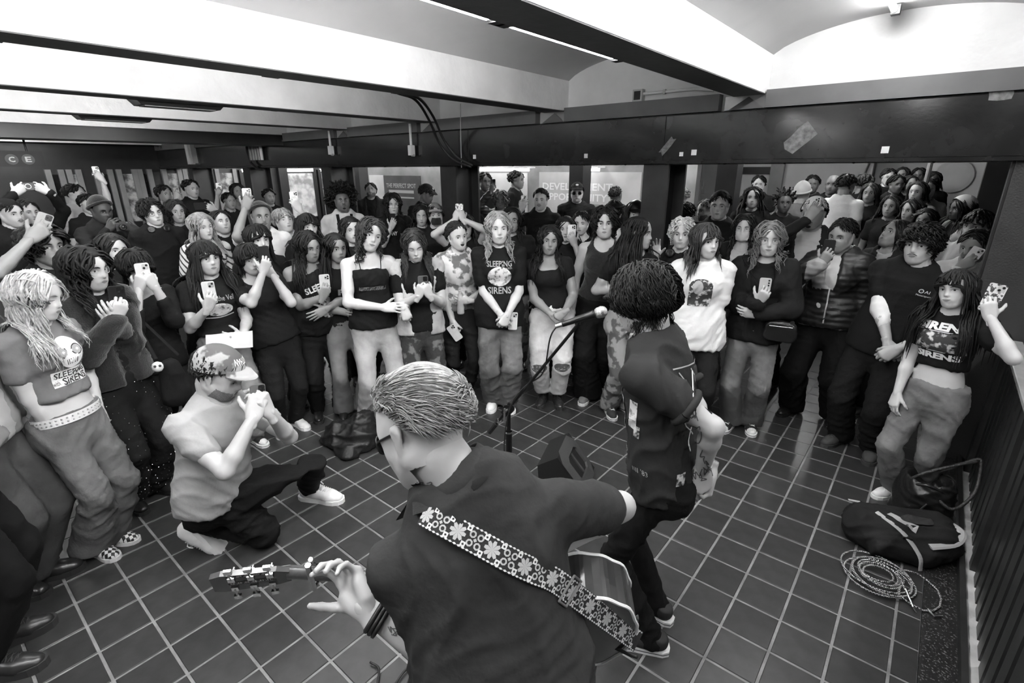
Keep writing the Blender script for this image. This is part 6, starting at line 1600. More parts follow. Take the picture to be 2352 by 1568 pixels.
# -- background, right
BG = [
 ('man in headphones far back beside the wall sign', (1742, 424), 8.6, 0, 'm', 'light', short(), DK, 0), ('dark-haired woman looking up in front of the wall sign', (1729, 454), 6.4, 0, 'f', 'light', straight(.018, .35), BK, 0),
 ('woman with a round cloud of dark hair in a white top', (1801, 466), 6.3, 8, 'f', 'brown', dict(style='afro', val=.016, L=.07, curl=.012, n=220), BK, 0), ('person in a pale knit hat seen from behind', (1842, 446), 6.8, 160, 'm', 'light', None, GR, 1),
 ('person far back by the white wall', (1866, 424), 8.4, 0, 'm', 'brown', short(), DK, 0), ('bald man in a patterned shirt far back', (1912, 424), 7.6, -10, 'm', 'brown', None, DK, 0),
 ('person with a backpack walking away to the stairs', (1944, 426), 6.9, 150, 'm', 'tan', short(), WT, 0), ('person in dark clothes at the foot of the stairs', (1986, 424), 7.5, 120, 'm', 'light', short(.05), BK, 0),
 ('woman with crossed arms below the stairs', (1998, 444), 7.0, -10, 'f', 'tan', straight(.03, .3), DK, 0), ('woman with a dark fringe in a dark top below the stairs', (2046, 474), 6.0, -15, 'f', 'tan', straight(.02, .3), DK, 0),
 ('woman in a pale strap top near the stairs', (2094, 484), 5.7, -40, 'f', 'tan', straight(.016, .3), LG, 0), ('person in grey low beside the stair pole', (2130, 436), 7.2, 10, 'm', 'tan', short(.02), GR, 0), ('woman with long dark hair behind the moustached man', (2124, 506), 5.3, -15, 'f', 'tan', straight(.014, .35), BK, 0),
 ('woman resting her cheek on her hand near the stairs', (2107, 441), 6.8, -20, 'f', 'light', straight(.02, .3), LG, 0)]
for lab, fc, dp, yw, sx_, tn, hr, tm, bn in BG:
    person(lab, fc, depth=dp, lod=2, yaw=yw, sex=sx_, tone=tn, hair=hr, top=tee(tm), bottom=pants(), hat=dict(kind='beanie', m=cloth(.62), front=10, rear=-20, sc=1.12, slouch=1.25) if bn else None)
def on_stairs(fc, H0=1.66):
    """stand a person on the step where the line of sight to the face gives a natural stature"""
    best = None
    for k in range(7):
        y = SY + SG*(k + .5); h = onY(fc[0], fc[1], y); H = (h[2] - SR*(k+1))/.926
        if best is None or abs(H - H0) < best[0]: best = (abs(H - H0), h, SR*(k+1), H)
    return best
for n_, (fc, tn, tm, hv, H0) in enumerate((((2072, 402), 'tan', BK, .02, 1.62), ((2109, 404), 'brown', LG, .02, 1.56), ((2142, 414), 'dark', BK, .015, 1.70), ((2040, 408), 'light', BK, .03, 1.66), ((2090, 422), 'light', WT, .05, 1.66), ((2058, 424), 'brown', DK, .02, 1.72))):
    bs = on_stairs(fc, H0)
    person(['woman high on the stairs in black', 'person in a pale top in the middle of the stairs', 'man in dark clothes by the stair pole', 'person in black at the top left of the stairs', 'person in a white top low on the stairs', 'person in dark clothes at the stair foot left'][n_], None, fixed=bs[1], H=bs[3], floorz=bs[2], lod=2, sex='m' if n_ % 2 else 'f', tone=tn, yaw=-10 + 8*n_, hair=short(hv) if n_ % 2 else straight(hv, .3), top=tee(tm), bottom=pants())
person('man in profile far back at the centre', (1187, 414), depth=8.6, lod=2, sex='m', yaw=70, tone='tan', hair=short(), top=tee(BK), bottom=pants())
person('person far back left of the greying curls', (1114, 418), depth=8.4, lod=2, sex='m', yaw=20, tone='brown', hair=short(), top=tee(DK), bottom=pants())
# ------------------------------------------------------------------ kneeling man with a camouflage cap
g = make_rig(None, H=1.78, sex='m', yaw=38, hyaw=62, hpitch=26, fixed=(-2.60, .87, 1.075))
g.base = V3(-2.66, .95, 0)
rejoint(g, nb=(-2.655, .845, .915), hips=(-2.70, .76, .41))
g.hip = {1: V3(-2.67, .80, .36), -1: V3(-2.62, .90, .38)}
g.foot = {-1: onZ(738, 1138, .03), 1: V3(-2.80, .72, .10)}; g.foot[-1][2] = 0
g.fdir = {-1: unit(V3(.86, .50, 0)), 1: unit(V3(.30, .28, -.62))}
g.fup = {1: unit(V3(-.55, -.55, -.5))}
g.knee = {-1: V3(-2.50, 1.24, .50), 1: V3(-2.60, .93, .085)}
g.ank = {-1: g.foot[-1] - g.fdir[-1]*.075 + V3(0, 0, .10), 1: V3(-2.84, .70, .19)}
m_cam1 = cloth(.22, 'camo')
KN_ = person('kneeling man in a camouflage cap and grey tee filming with his phone', None, lod=-1, rig=g, tone='light', head='m', eyes='half', beard='mb', brow=1.3, hair=short(.03, .035, front=30, n=500), hat=dict(kind='cap', m=m_cam1, front=20, rear=-16, sc=1.13),
   top=dict(m=cloth(.30), ease=.014, hem=-.12, hipease=.02, sleeve=.62, sl_r=.018, wr=.013), bottom=dict(m=cloth(.016, 'denim'), hemr=.058, knee=.070, thigh=.092, cut=True), shoes='white',
   phone_=dict(px=(594, 917), d=.20, hand=0, back=unit(V3(.92, .10, .15)), label='dark phone in both hands of the kneeling man', col='mid', tilt=-10, hint=(.5, .3, -1)))
cp = KN_[2]['hat']
l = MB()
for txt, w_, h_, el0, az0, r_ in (('OUTHAN', .088, .030, 40, 0, 1.150),):
    v, t = text_fit(txt, w_, h_, bold=.03); v = -v; P = []          # worn upside down as seen from the camera
    for x, y in v:
        el = math.radians(el0) + y/(HR[2]*1.13); az = -x/(HR[0]*1.13*.75); d = V3(math.sin(-az)*-1*math.cos(el), math.cos(az)*math.cos(el), math.sin(el)*1.05); P.append(HC + d*HR*r_)
    l.add(P, t, m_prt)
l.build('lettering', cp)
# forearm script tattoo
m_tat = mat('tattoo_ink', .07, .6)
# ------------------------------------------------------------------ singer
SING = person('singer in black with hands clasped behind his back at the microphone', (1478, 688), feet=[(1460, 1472), (1480, 1390)], lod=-1, sex='m', yaw=-100, hyaw=-112, hpitch=12, tone='light', head='m', lean=-.035, build=.98,
   hair=dict(style='short', val=.016, L=.165, vol=1.5, curl=.010, side=-18, back=-52, fall=.75, n=1500, bangs=True, front=22, wid=.58), top=dict(m=cloth(.060), ease=.022, hem=-.13, hipease=.012, sleeve=.66, sl_r=.022, wr=.014), bottom=dict(m=cloth(.013, 'denim'), hemr=.048, knee=.049, thigh=.070), shoes='canvas',
   L=dict(tgt=onD(1612, 1075, 1.92), pose='clasp', fd=(.1, -.95, -.1), dn=(.3, .2, .8), hint=(.2, -1, .1)), R=dict(tgt=onD(1632, 1080, 2.02), pose='clasp', fd=(-.2, -.9, .3), dn=(.6, .1, -.5), hint=(.4, -1, .1)),
   prints=[dict(t=.5, back=True, items=[('l', [(-.10, .19), (-.06, .10), (-.10, .0), (-.05, -.08)], .005, m_prtg), ('l', [(-.03, .18), (.02, .08), (-.03, -.02), (.03, -.10)], .005, m_prtg), ('l', [(.06, .17), (.10, .06), (.05, -.04), (.10, -.12)], .005, m_prtg), ('l', [(-.12, .21), (0, .19), (.12, .20)], .005, m_prtg), ('r', .0, -.20, .05, .06, m_sp1)]),
           dict(t=.5, items=[('r', .02, .06, .18, .20, m_sp2), ('t', 'Blvd \'89', .02, -.16, .12, .03, m_prtg)])])
gs = SING[1]
tcs_ = unit(V3(-gs.base[0], -gs.base[1], 0))
for it_ in [('t', "IIII '83", -.075, -.165, .062, .020, m_prtg, dict(shear=-.2)), ('r', -.118, .055, .030, .12, m_sp3), ('r', -.100, -.01, .022, .05, m_sp1), ('r', .075, -.185, .030, .050, m_sp1),
    ('l', [(.075, .215), (.085, .150), (.095, .09), (.090, .04)], .0035, m_prt), ('l', [(.075, .215), (.095, .20), (.105, .14), (.110, .07)], .0035, m_prt), ('l', [(.10, .02), (.088, -.04), (.10, -.09)], .0035, m_prt)]: print_on(SING[2]['top_o'], gs.base, SING[2]['top'][0], SING[2]['top'][1], gs, [it_], o=onP(1530, 950, gs.hips, tcs_), nrm=tcs_, rv=np.cross(-tcs_, V3(0, 0, 1)), uv=V3(0, 0, 1), name='side_print')
# rolled sleeve cuffs
for s in (1, -1):
    A = gs.arm[s]; c = gs.S[s] + (A['E'] - gs.S[s])*.62; d = unit(A['E'] - gs.S[s])
    u = unit(np.cross(d, V3(0, 0, 1))); w_ = np.cross(d, u); an = np.linspace(0, 2*np.pi, 25)
    MB().tube([c + (math.cos(a)*u + math.sin(a)*w_)*.064 - gs.base for a in an], .014, cloth(.060), 8, caps=False).build('rolled_cuff', SING[2]['top_o'], smooth=True)
# tattoos on the near forearm and upper arm
def tattoo(P_, pts_fn, name='tattoo'):
    root, g, out = P_
    body = [c for c in root.children if c.name.startswith('body')][0]
    me = body.data
    V = np.array([v.co for v in me.vertices]) ; Q = [tuple(p.vertices) for p in me.polygons]
    bv = BVHTree.FromPolygons([Vector(v) for v in V], Q); mb = MB()
    for pts, w_ in pts_fn:
        q = smooth_path([(x, y, 0) for x, y in pts], 4)[:, :2]; P = []; F_ = []; ok = True
        o_ = CW - g.base
        for i, p in enumerate(q):
            d = q[min(i+1, len(q)-1)] - q[max(i-1, 0)]; d = d/(np.linalg.norm(d)+1e-9); n_ = np.array([-d[1], d[0]])*w_/2
            for pp in (p - n_, p + n_):
                v = unit(ray(pp[0], pp[1])); h = bv.ray_cast(Vector(o_), Vector(v))
                if h[0] is None: ok = False; break
                n3 = np.array(h[1]); n3 = n3 if n3 @ v < 0 else -n3
                P.append(np.array(h[0]) + n3*.0015)
            if not ok: break
            if i: F_.append((2*i-2, 2*i, 2*i+1, 2*i-1))
        if ok: mb.add(P, F_, m_tat)
    if mb.v: mb.build(name, body)
def scribble(cx, cy, w_, h_, ang, n, seed):
    r = random.Random(seed); out = []
    for k in range(n):
        x, y = r.uniform(-.5, .5), r.uniform(-.5, .5); pts = [(x, y)]
        for j in range(4): x += r.uniform(-.28, .28); y += r.uniform(-.2, .2); pts.append((max(-.6, min(.6, x)), max(-.6, min(.6, y))))
        ca, sa = math.cos(ang), math.sin(ang)
        out.append(([(cx + a*w_*ca - b*h_*sa, cy + a*w_*sa + b*h_*ca) for a, b in pts], 2.2))
    return out
tattoo(SING, scribble(1565, 950, 55, 110, -.25, 46, 1) + scribble(1600, 1050, 42, 90, -.25, 34, 2) + [([(1588, 1060), (1618, 1052)], 8), ([(1600, 1030), (1608, 1090)], 8)])
# ------------------------------------------------------------------ guitarist, back to the camera
g = make_rig(None, H=1.70, sex='m', yaw=178, hyaw=-132, hpitch=30, hroll=10, fixed=onD(970, 985, 1.13), hscale=1.03)
g.base = V3(-.64, .66, 0)
rejoint(g, nb=onD(1090, 1132, 1.135), hips=V3(-.545, .635, .86))
right = unit(V3(.70, .70, .20)); rejoint(g, right=right - g.tu*(right @ g.tu))
g.S = {-1: onD(925, 1300, 1.14), 1: onD(1275, 1172, 1.18)}
for s in (1, -1):
    g.foot[s] = g.base + g.rgt*s*.12; g.foot[s][2] = 0; g.fdir[s] = unit(g.fwd + g.rgt*s*.2); g.ank[s] = g.foot[s] - g.fdir[s]*.055 + V3(0, 0, .075)
    g.knee[s] = ik(g.hip[s], g.ank[s], .245*1.7, .24*1.7, g.fwd)[0]
m_gs = cloth(.075, 'denim')
EL = onD(935, 1535, 1.22); ER = onD(1385, 1190, 1.40); WL = onD(840, 1402, 1.20); WR = V3(-.66, .93, 1.02)
GT = person('guitarist in a dark shirt with short swept hair seen from behind', None, lod=-1, rig=g, tone='light', head='m', hair=dict(style='short', val=.26, L=.075, vol=.55, curl=.002, side=13, back=-38, fall=.35, n=3000, flow=(.5, -.8, .1), front=24, wid=.46, rnd=.12),
   top=dict(m=m_gs, ease=.022, hem=-.22, hipease=.02, sleeve=.80, sl_r=.026, collar=0, neck='none', wr=.017), bottom=dict(m=TRB, hemr=.065), shoes='black',
   L=dict(tgt=WL, pose='grip', fd=unit(onD(798, 1318, 1.24) - WL), dn=unit(V3(-.72, .69, .1)), hint=EL - (g.S[-1] + WL)/2),
   R=dict(tgt=WR, pose='grip', fd=unit(V3(-.6, .1, -.5)), dn=unit(V3(-.3, .9, .3)), hint=ER - (g.S[1] + WR)/2))
gg = GT[1]
# sunglasses
glasses(gg, GT[0], m_black, sun=True, square=True, r=.023, thin=.0032)
tattoo(GT, scribble(905, 1470, 60, 60, .3, 10, 5) + scribble(1365, 1190, 40, 60, 0, 12, 6) + scribble(975, 1130, 30, 40, 0, 5, 7))
# watch strap
A = gg.arm[-1]; c = A['W'] - unit(A['W'] - A['E'])*.035; d = unit(A['W'] - A['E']); u = unit(np.cross(d, V3(0, 0, 1))); w_ = np.cross(d, u)
wb = MB(); an = np.linspace(0, 2*np.pi, 25)
for of in (-.010, 0, .010): wb.tube([c + d*of + (math.cos(a)*u*1.05 + math.sin(a)*w_)*.0335 for a in an], .0058, m_rubber, 6, caps=False)
wb = wb.build('watch_band', smooth=True); tag(wb, 'black watch band on the left wrist of the guitarist', 'watch')
wb.data.transform(Matrix.Translation(Vector(-c))); wb.location = c
# shirt collar standing round the guitarist's neck
na = unit(gg.hc - gg.nb); cc = gg.nb + na*.050; u = unit(np.cross(na, gg.fwd)); w_ = np.cross(u, na)
cl_ = []
for i, a in enumerate(np.linspace(-2.5, 2.5, 23)):
    d = -w_*math.cos(a) + u*math.sin(a) if (w_ @ gg.fwd) > 0 else w_*math.cos(a) + u*math.sin(a)
    cl_.append((cc + d*.070 + na*.030, cc + d*.092 - na*.028, cc + d*.098 - na*.026, cc + d*.076 + na*.034))
v = np.array(cl_).reshape(-1, 3) - gg.base
MB().add(v, [(i*4+j, i*4+(j+1) % 4, (i+1)*4+(j+1) % 4, (i+1)*4+j) for i in range(22) for j in range(4)], m_gs).build('collar', GT[2]['top_o'], smooth=True)

for p_ in (SING, GT): del p_[0]['group']
# ------------------------------------------------------------------ microphone stand and microphone
bx_ = V3(-1.50, 1.79, 0)                                  # foot of the stand
ms = empty('microphone_stand', bx_, 'black boom microphone stand in front of the singer', 'stand')
cl = onP(1167, 938, bx_, unit(V3(-bx_[0], -bx_[1], 0)))                                  # clutch
mc_end = onP(1330, 742, V3(-1.05, 1.96, 0), unit(V3(-bx_[0], -bx_[1], 0)))                # boom tip
zc = cl[2]; cl = V3(bx_[0], bx_[1], zc)
L0 = lambda p: np.asarray(p) - bx_
base_ = MB().tube([(0, 0, .08), (0, 0, .24)], .022, m_black, 12).build('leg_hub', ms)
for k in range(3):
    a = 2*math.pi*k/3 + .5; MB().tube([(.02*math.cos(a), .02*math.sin(a), .19), (.30*math.cos(a), .30*math.sin(a), .012)], .009, m_black, 8).build('leg', ms)
MB().tube([(0, 0, .2), (0, 0, zc - .22)], .0125, m_black, 10).build('lower_pole', ms)
MB().tube([(0, 0, zc - .25), (0, 0, zc - .13)], .017, m_black, 12).build('height_clutch', ms)
MB().tube([(0, 0, zc - .14), (0, 0, zc - .13)], .0178, m_chrome, 12).build('chrome_ring', ms)
MB().tube([(0, 0, zc - .13), (0, 0, zc - .03)], .0105, m_black, 10).build('upper_pole', ms)
bd = unit(mc_end - cl); sd = unit(np.cross(bd, V3(0, 0, 1)))
sw = MB().lathe([(.026, -.016), (.028, -.012), (.028, .012), (.026, .016)], m_black, L0(cl), sd, 16)
sw.obox(L0(cl), bd, sd, np.cross(bd, sd), (.042, .015, .018), m_black); sw.build('swivel', ms, smooth=False)
MB().tube([L0(cl) + sd*.016, L0(cl) + sd*.05], .006, m_steel, 8).tube([L0(cl) + sd*.045 + V3(0, 0, .02), L0(cl) + sd*.05 - V3(0, 0, .055)], .005, m_steel, 8).build('wing_handle', ms)
tail = cl - bd*.20
MB().tube([L0(tail), L0(mc_end)], .0078, m_black, 10).build('boom_arm', ms)
MB().tube([L0(tail) - bd*.0, L0(tail) + bd*.075], .014, m_rubber, 10).build('counter_grip', ms)
MB().tube([L0(tail) + bd*.09, L0(tail) + bd*.105], .0125, m_chrome, 10).build('collar', ms)
# clip + microphone
mh = onP(1382, 716, V3(-1.02, 1.98, 0), unit(V3(-bx_[0], -bx_[1], 0)))                     # grille centre
md = unit(onP(1382, 716, V3(-1.02, 1.98, 0), unit(V3(-bx_[0], -bx_[1], 0))) - onP(1300, 742, V3(-1.06, 1.95, 0), unit(V3(-bx_[0], -bx_[1], 0))))
MB().tube([L0(mc_end), L0(mc_end) + V3(0, 0, .03), L0(mh - md*.10) - V3(0, 0, .012)], .009, m_black, 8).tube([L0(mh - md*.125), L0(mh - md*.065)], .0165, m_black, 12).build('microphone_clip', ms)
mi = empty('microphone', mh, 'handheld microphone with silver mesh grille on the boom stand', 'microphone')
m_grille = mat('mic_grille', .5, .35, metal=.8, bump=(420, 1.0, .003))
MB().lathe([(.006, -.034), (.020, -.028), (.0245, -.018), (.0252, -.002), (.0242, .010), (.019, .019), (.010, .0245), (.002, .0255)], m_grille, (0, 0, 0), md, 20).build('grille', mi, smooth=True)
MB().lathe([(.0255, -.006), (.0262, -.003), (.0262, .003), (.0255, .006)], m_steel, (0, 0, 0), md, 20).build('grille_band', mi)
MB().lathe([(.0115, -.185), (.0125, -.18), (.0135, -.12), (.0185, -.045), (.0195, -.033)], m_black, (0, 0, 0), md, 16).build('handle', mi, smooth=True)
MB().lathe([(.0095, -.215), (.0105, -.185)], m_steel, (0, 0, 0), md, 12).build('connector', mi)
# microphone cable along the boom
q0 = mh - md*.21
pts = [q0, q0 - md*.03 + V3(0, 0, -.05), cl + bd*.32 + V3(0, 0, -.03), cl + bd*.16 + V3(.0, 0, .012), cl + bd*.05 + sd*.03, cl + sd*.05 - V3(0, 0, .15), cl + sd*.05 - V3(0, 0, .35), cl + sd*.08 - V3(0, 0, zc - .25), V3(bx_[0] + .1, bx_[1] + .02, .05), V3(bx_[0] + .2, bx_[1] - .1, .012), V3(bx_[0] + .35, bx_[1] - .35, .012)]
o = MB().tube(smooth_path(pts, 7) - bx_, .0036, m_rubber, 6).build('microphone_cable', loc=bx_, smooth=True); tag(o, 'thin black microphone cable hanging from the boom stand', 'cable')
# ------------------------------------------------------------------ floor monitor speaker
A_ = onZ(1228, 1112, 0); mo = V3(-1.60, 2.50, 0)
ml = empty('floor_monitor', mo, 'small black wedge monitor speaker on the floor behind the guitarist', 'speaker')
ay = unit(V3(.93, .36, 0)); ax = unit(V3(.36, -.93, 0))        # along width / depth
m_spk = mat('speaker_box', .012, .5, bump=(160, .3, .002)); m_spkf = mat('speaker_face', .05, .55, bump=(200, .4, .002)); m_cone = mat('speaker_cone', .01, .35)
hw = .17
def SP(u, d, z): return ax*u + ay*d + V3(0, 0, z)
prof = [(-.13, 0), (.15, 0), (.17, .06), (-.02, .30), (-.15, .22)]
MB().prism([SP(-hw, d, z) for d, z in prof], ax*2*hw, m_spk).build('cabinet', ml)
# sloped baffle frame (front facing up) : outer octagon, inset opening
p0 = SP(0, .17, .06); p1 = SP(0, -.02, .30); bu = unit(p1 - p0); bl = np.linalg.norm(p1 - p0); bn = unit(np.cross(ax, bu)); bn = bn if bn[2] > 0 else -bn; bc = (p0 + p1)/2
out_ = [(-hw, -.10), (-.11, -.165), (.11, -.165), (hw, -.10), (hw, .10), (.11, .165), (-.11, .165), (-hw, .10)]
inn = [(-.10, -.06), (-.07, -.085), (.07, -.085), (.10, -.06), (.10, .06), (.07, .085), (-.07, .085), (-.10, .06)]
fr = MB(); k_ = 8
vo = [bc + ax*u + bu*v + bn*.002 for u, v in out_]; vi = [bc + ax*u + bu*v + bn*.014 for u, v in inn]; vd = [bc + ax*u*.9 + bu*v*.9 - bn*.03 for u, v in inn]
fr.add(vo + vi + vd, [(i, (i+1) % 8, 8+(i+1) % 8, 8+i) for i in range(8)] + [(8+i, 8+(i+1) % 8, 16+(i+1) % 8, 16+i) for i in range(8)] + [tuple(range(16, 24))], m_spkf)
fr.build('baffle', ml)
MB().obox(bc - bn*.005, ax, bu, bn, (.010, .075, .014), m_spkf).build('divider', ml)
MB().lathe([(.06, -.03), (.052, -.012), (.02, -.022), (.004, -.02)], m_cone, bc + ax*.045, bn, 18).build('driver', ml)
for k, (dz, txt) in enumerate(((.07, 'upper'), (.04, 'lower'))):
    s0 = SP(hw, .06 - k*.05, .11 - k*.03); P = smooth_path([s0, s0 + ax*.06, s0 + ax*.16 + V3(0, 0, -.02), s0 + ax*.20 - ay*.12 + V3(0, 0, -s0[2] + .012), s0 + ax*.05 - ay*.30 + V3(0, 0, -s0[2] + .010)], 6)
    o = MB().tube(P, .0035, m_rubber, 6).tube([s0 - ax*.005, s0 + ax*.035], .0075, m_chrome, 8).build('speaker_cable', loc=mo, smooth=True); tag(o, txt + ' cable plugged into the side of the floor monitor', 'cable')
# ------------------------------------------------------------------ acoustic guitar
gu0 = onD(487, 1322, 1.285); ge = onD(1452, 1392, 1.33)            # headstock tip, tail
gx = unit(gu0 - ge); gn = gg.fwd + V3(0, 0, .35); gn = unit(gn - gx*(gn @ gx)); gy = np.cross(gn, gx)     # gx to the headstock, gn out of the soundboard
gy = gy if gy[2] > 0 else -gy
org = ge + gg.fwd*.03
gt = empty('acoustic_guitar', org, 'dark acoustic guitar with white binding held by the guitarist', 'guitar')
m_wood = mat('guitar_dark_wood', .028, .16, two=(7, .055, .4, .6), coat=.6); m_neck = mat('guitar_neck_wood', .10, .32, noise=(40, .35), coat=.3); m_bind = mat('guitar_binding', .75, .35); m_top = mat('guitar_top', .30, .3, noise=(12, .12))
LP = lambda u, v, n: gx*u + gy*v + gn*n
TL = np.linalg.norm(gu0 - ge)
def half(u):
    return np.interp(u, [0, .012, .05, .11, .17, .24, .30, .36, .42, .465, .49, .50], [0, .075, .155, .193, .197, .160, .128, .128, .142, .125, .07, 0])
us = np.array([0, .004, .012, .025, .05, .08, .11, .14, .17, .20, .235, .27, .30, .33, .36, .39, .42, .445, .465, .48, .49, .497, .50])
ol = [(u, half(u)) for u in us] + [(u, -half(u)) for u in us[::-1][1:-1]]
ol = [tuple(p[:2]) for p in smooth_path([(u, v, 0) for u, v in ol + ol[:1]], 3)[:-1]]
D = .105
bd_ = MB(); n_ = len(ol)
bd_.add([LP(u, v, -D) for u, v in ol] + [LP(u, v, 0) for u, v in ol], [(i, (i+1) % n_, n_+(i+1) % n_, n_+i) for i in range(n_)] + [tuple(range(n_-1, -1, -1))], m_wood); bd_.build('body', gt)
MB().add([LP(u, v, 0.0005) for u, v in ol], [tuple(range(n_))], m_top).build('soundboard', gt)
for nn in (0, -D):
    MB().tube([LP(u, v, nn) for u, v in ol + ol[:1]], .0042, m_bind, 6, caps=False, up=gn).build('binding', gt)
hs0 = TL - .19                                        # nut position along the axis
nk = MB()
sec = []
for u, wv, th in ((.40, .030, .030), (.47, .028, .020), (hs0 - .06, .0235, .017), (hs0 - .02, .0225, .018), (hs0 + .005, .022, .020)):
    sec.append([LP(u, wv*math.cos(a), .004 - th*math.sin(a)) for a in np.linspace(0, math.pi, 9)])
v = np.concatenate(sec); f_ = [(i*9+j, i*9+j+1, (i+1)*9+j+1, (i+1)*9+j) for i in range(4) for j in range(8)] + [(i*9, (i+1)*9, (i+1)*9+8, i*9+8) for i in range(4)]
nk.add(v, f_, m_neck); nk.build('neck', gt, smooth=True)
MB().obox(LP((.33 + hs0)/2, 0, .006), gx, gy, gn, ((hs0 - .33)/2, .023, .003), m_darker).build('fretboard', gt)
hd_t = math.radians(12); hx = unit(gx*math.cos(hd_t) - gn*math.sin(hd_t)); hn = unit(gn*math.cos(hd_t) + gx*math.sin(hd_t)); h0 = LP(hs0, 0, .002)
m_head = mat('headstock_wood', .035, .2, noise=(30, .3), coat=.4)
hp = [(0, .022), (.03, .032), (.16, .038), (.185, .030), (.185, -.030), (.16, -.038), (.03, -.032), (0, -.022)]
hdk = MB().prism([h0 + hx*u + gy*v - hn*.012 for u, v in hp], hn*.015, m_head).build('headstock', gt)
for s in (1, -1):
    for k in range(3):
        c = h0 + hx*(.045 + .045*k) + gy*s*.022
        t = MB().obox(c - hn*.014, hx, gy, hn, (.008, .009, .004), m_chrome).tube([c - hn*.016, c - hn*.016 + gy*s*.03], .003, m_chrome, 8).lathe([(.007, 0), (.007, .006)], m_chrome, c + hn*.003, hn, 10)
        t.obox(c - hn*.016 + gy*s*.038, hx, gy, hn, (.009, .008, .0035), m_chrome).tube([c, c + hn*.018], .003, m_chrome, 6); t.build('tuning_peg', gt)
for txt, vv in (('D#, G#, C#, F#, A#', .030), ('11, 15, 22, 30, 42, 52', -.001)):
    lb = MB(); c = h0 + hx*.095 + gy*vv - hn*.0126
    lb.obox(c, hx, gy, hn, (.052, .0062, .0003), m_black); put_text(lb, txt, c - hn*.0006, hx*1.0 if np.dot(hx, ray(1176, 784)) > 9 else -hx*-1, gy, .095, .0085, m_prt, bold=.01); lb.build('string_label', hdk)
for k in range(6): MB().tube([LP(.10, -.025 + .010*k, .012), LP(hs0, -.018 + .0072*k, .011), h0 + hx*(.05 + .02*k) + gy*(-.018 + .0072*k) + hn*.008], .0007, m_steel, 4).build('string', gt)
MB().lathe([(.007, 0), (.004, -.012), (.009, -.018)], m_chrome, LP(0, 0, -D/2), gx, 10).build('end_pin', gt)
# capo
cpx = onD(716, 1262, 1.27); cu = float((cpx - org) @ gx)
cpo = empty('capo', org + LP(cu, 0, 0), 'silver capo clamped across the guitar neck', 'capo')
cap_ = MB().tube([gy*.09 - gn*.024, gy*.04 - gn*.026, -gy*.026 - gn*.024], .0075, m_chrome, 8).build('back_lever', cpo)
MB().tube([gy*.085 - gn*.006, gy*.03 + gn*.018, -gy*.03 + gn*.018, -gy*.032 - gn*.006, -gy*.026 - gn*.024], .006, m_chrome, 8).build('clamp_bar', cpo)
# ------------------------------------------------------------------ woven guitar strap over the back
Vs, Qs = GT[2]['top']; bvs = BVHTree.FromPolygons([Vector(v) for v in Vs], [tuple(q) for q in Qs.tolist()])
spx = [(972, 1176), (1010, 1197), (1060, 1224), (1115, 1254), (1170, 1284), (1225, 1310), (1275, 1332), (1325, 1352), (1375, 1374), (1420, 1394), (1452, 1408)]
C_ = []
for i, (x, y) in enumerate(spx):
    v = unit(ray(x, y)); h = bvs.ray_cast(Vector(CW), Vector(v)); C_.append(np.array(h[0]) - v*.006 if h[0] is not None else None)
last = org + LP(-.006, .01, -D - .010)
kn = [i for i, c in enumerate(C_) if c is not None]
for i in range(len(C_)):
    if C_[i] is None:
        if i < kn[0]: C_[i] = C_[kn[0]]
        else:
            t = (i - kn[-1])/(len(C_) - 1 - kn[-1]); C_[i] = C_[kn[-1]]*(1-t) + last*t
SPt = smooth_path(C_, 8); 
# stretch over the shoulder to the front
front_ = [SPt[0] + unit(gg.fwd + V3(0, 0, .25))*.05 + V3(0, 0, .01), SPt[0] + gg.fwd*.13 + V3(0, 0, -.03), SPt[0] + gg.fwd*.20 + V3(-.04, -.04, -.16)]
tg = np.gradient(SPt, axis=0); tg /= np.linalg.norm(tg, axis=1)[:, None]
nr = np.array([unit(CW - p) for p in SPt]); wd = np.cross(nr, tg); wd /= np.linalg.norm(wd, axis=1)[:, None]; nr = np.cross(tg, wd)
SW_ = .0255
m_strap = mat('strap_cloth', .018, .85, bump=(150, .5, .003)); m_wov = mat('strap_thread', .42, .85, bump=(220, .5, .002)); m_wov2 = mat('strap_thread_pale', .62, .85, bump=(220, .5, .002))
sr = []
for p, w_, n in zip(SPt, wd, nr): sr.append([p - w_*SW_, p + w_*SW_, p + w_*SW_ - n*.002, p - w_*SW_ - n*.002])
k_ = len(sr); v = np.array(sr).reshape(-1, 3)
so_ = V3(*C_[0])
sb = empty('guitar_strap', so_, 'woven guitar strap with pale flower pattern across the guitarist back', 'strap')
MB().add(v - so_, [(i*4+j, i*4+(j+1) % 4, (i+1)*4+(j+1) % 4, (i+1)*4+j) for i in range(k_-1) for j in range(4)] + [(0,1,2,3), (k_*4-4, k_*4-1, k_*4-2, k_*4-3)], m_strap).build('band', sb)
cum = np.concatenate([[0], np.cumsum(np.linalg.norm(np.diff(SPt, axis=0), axis=1))])
def onstrap(s_, x, lift=.0012):
    p = np.array([np.interp(s_, cum, SPt[:, k]) for k in range(3)]); w_ = unit([np.interp(s_, cum, wd[:, k]) for k in range(3)]); n = unit([np.interp(s_, cum, nr[:, k]) for k in range(3)])
    return p + w_*x + n*lift - so_
pt = MB(); pt2 = MB()
s_ = .012; k = 0
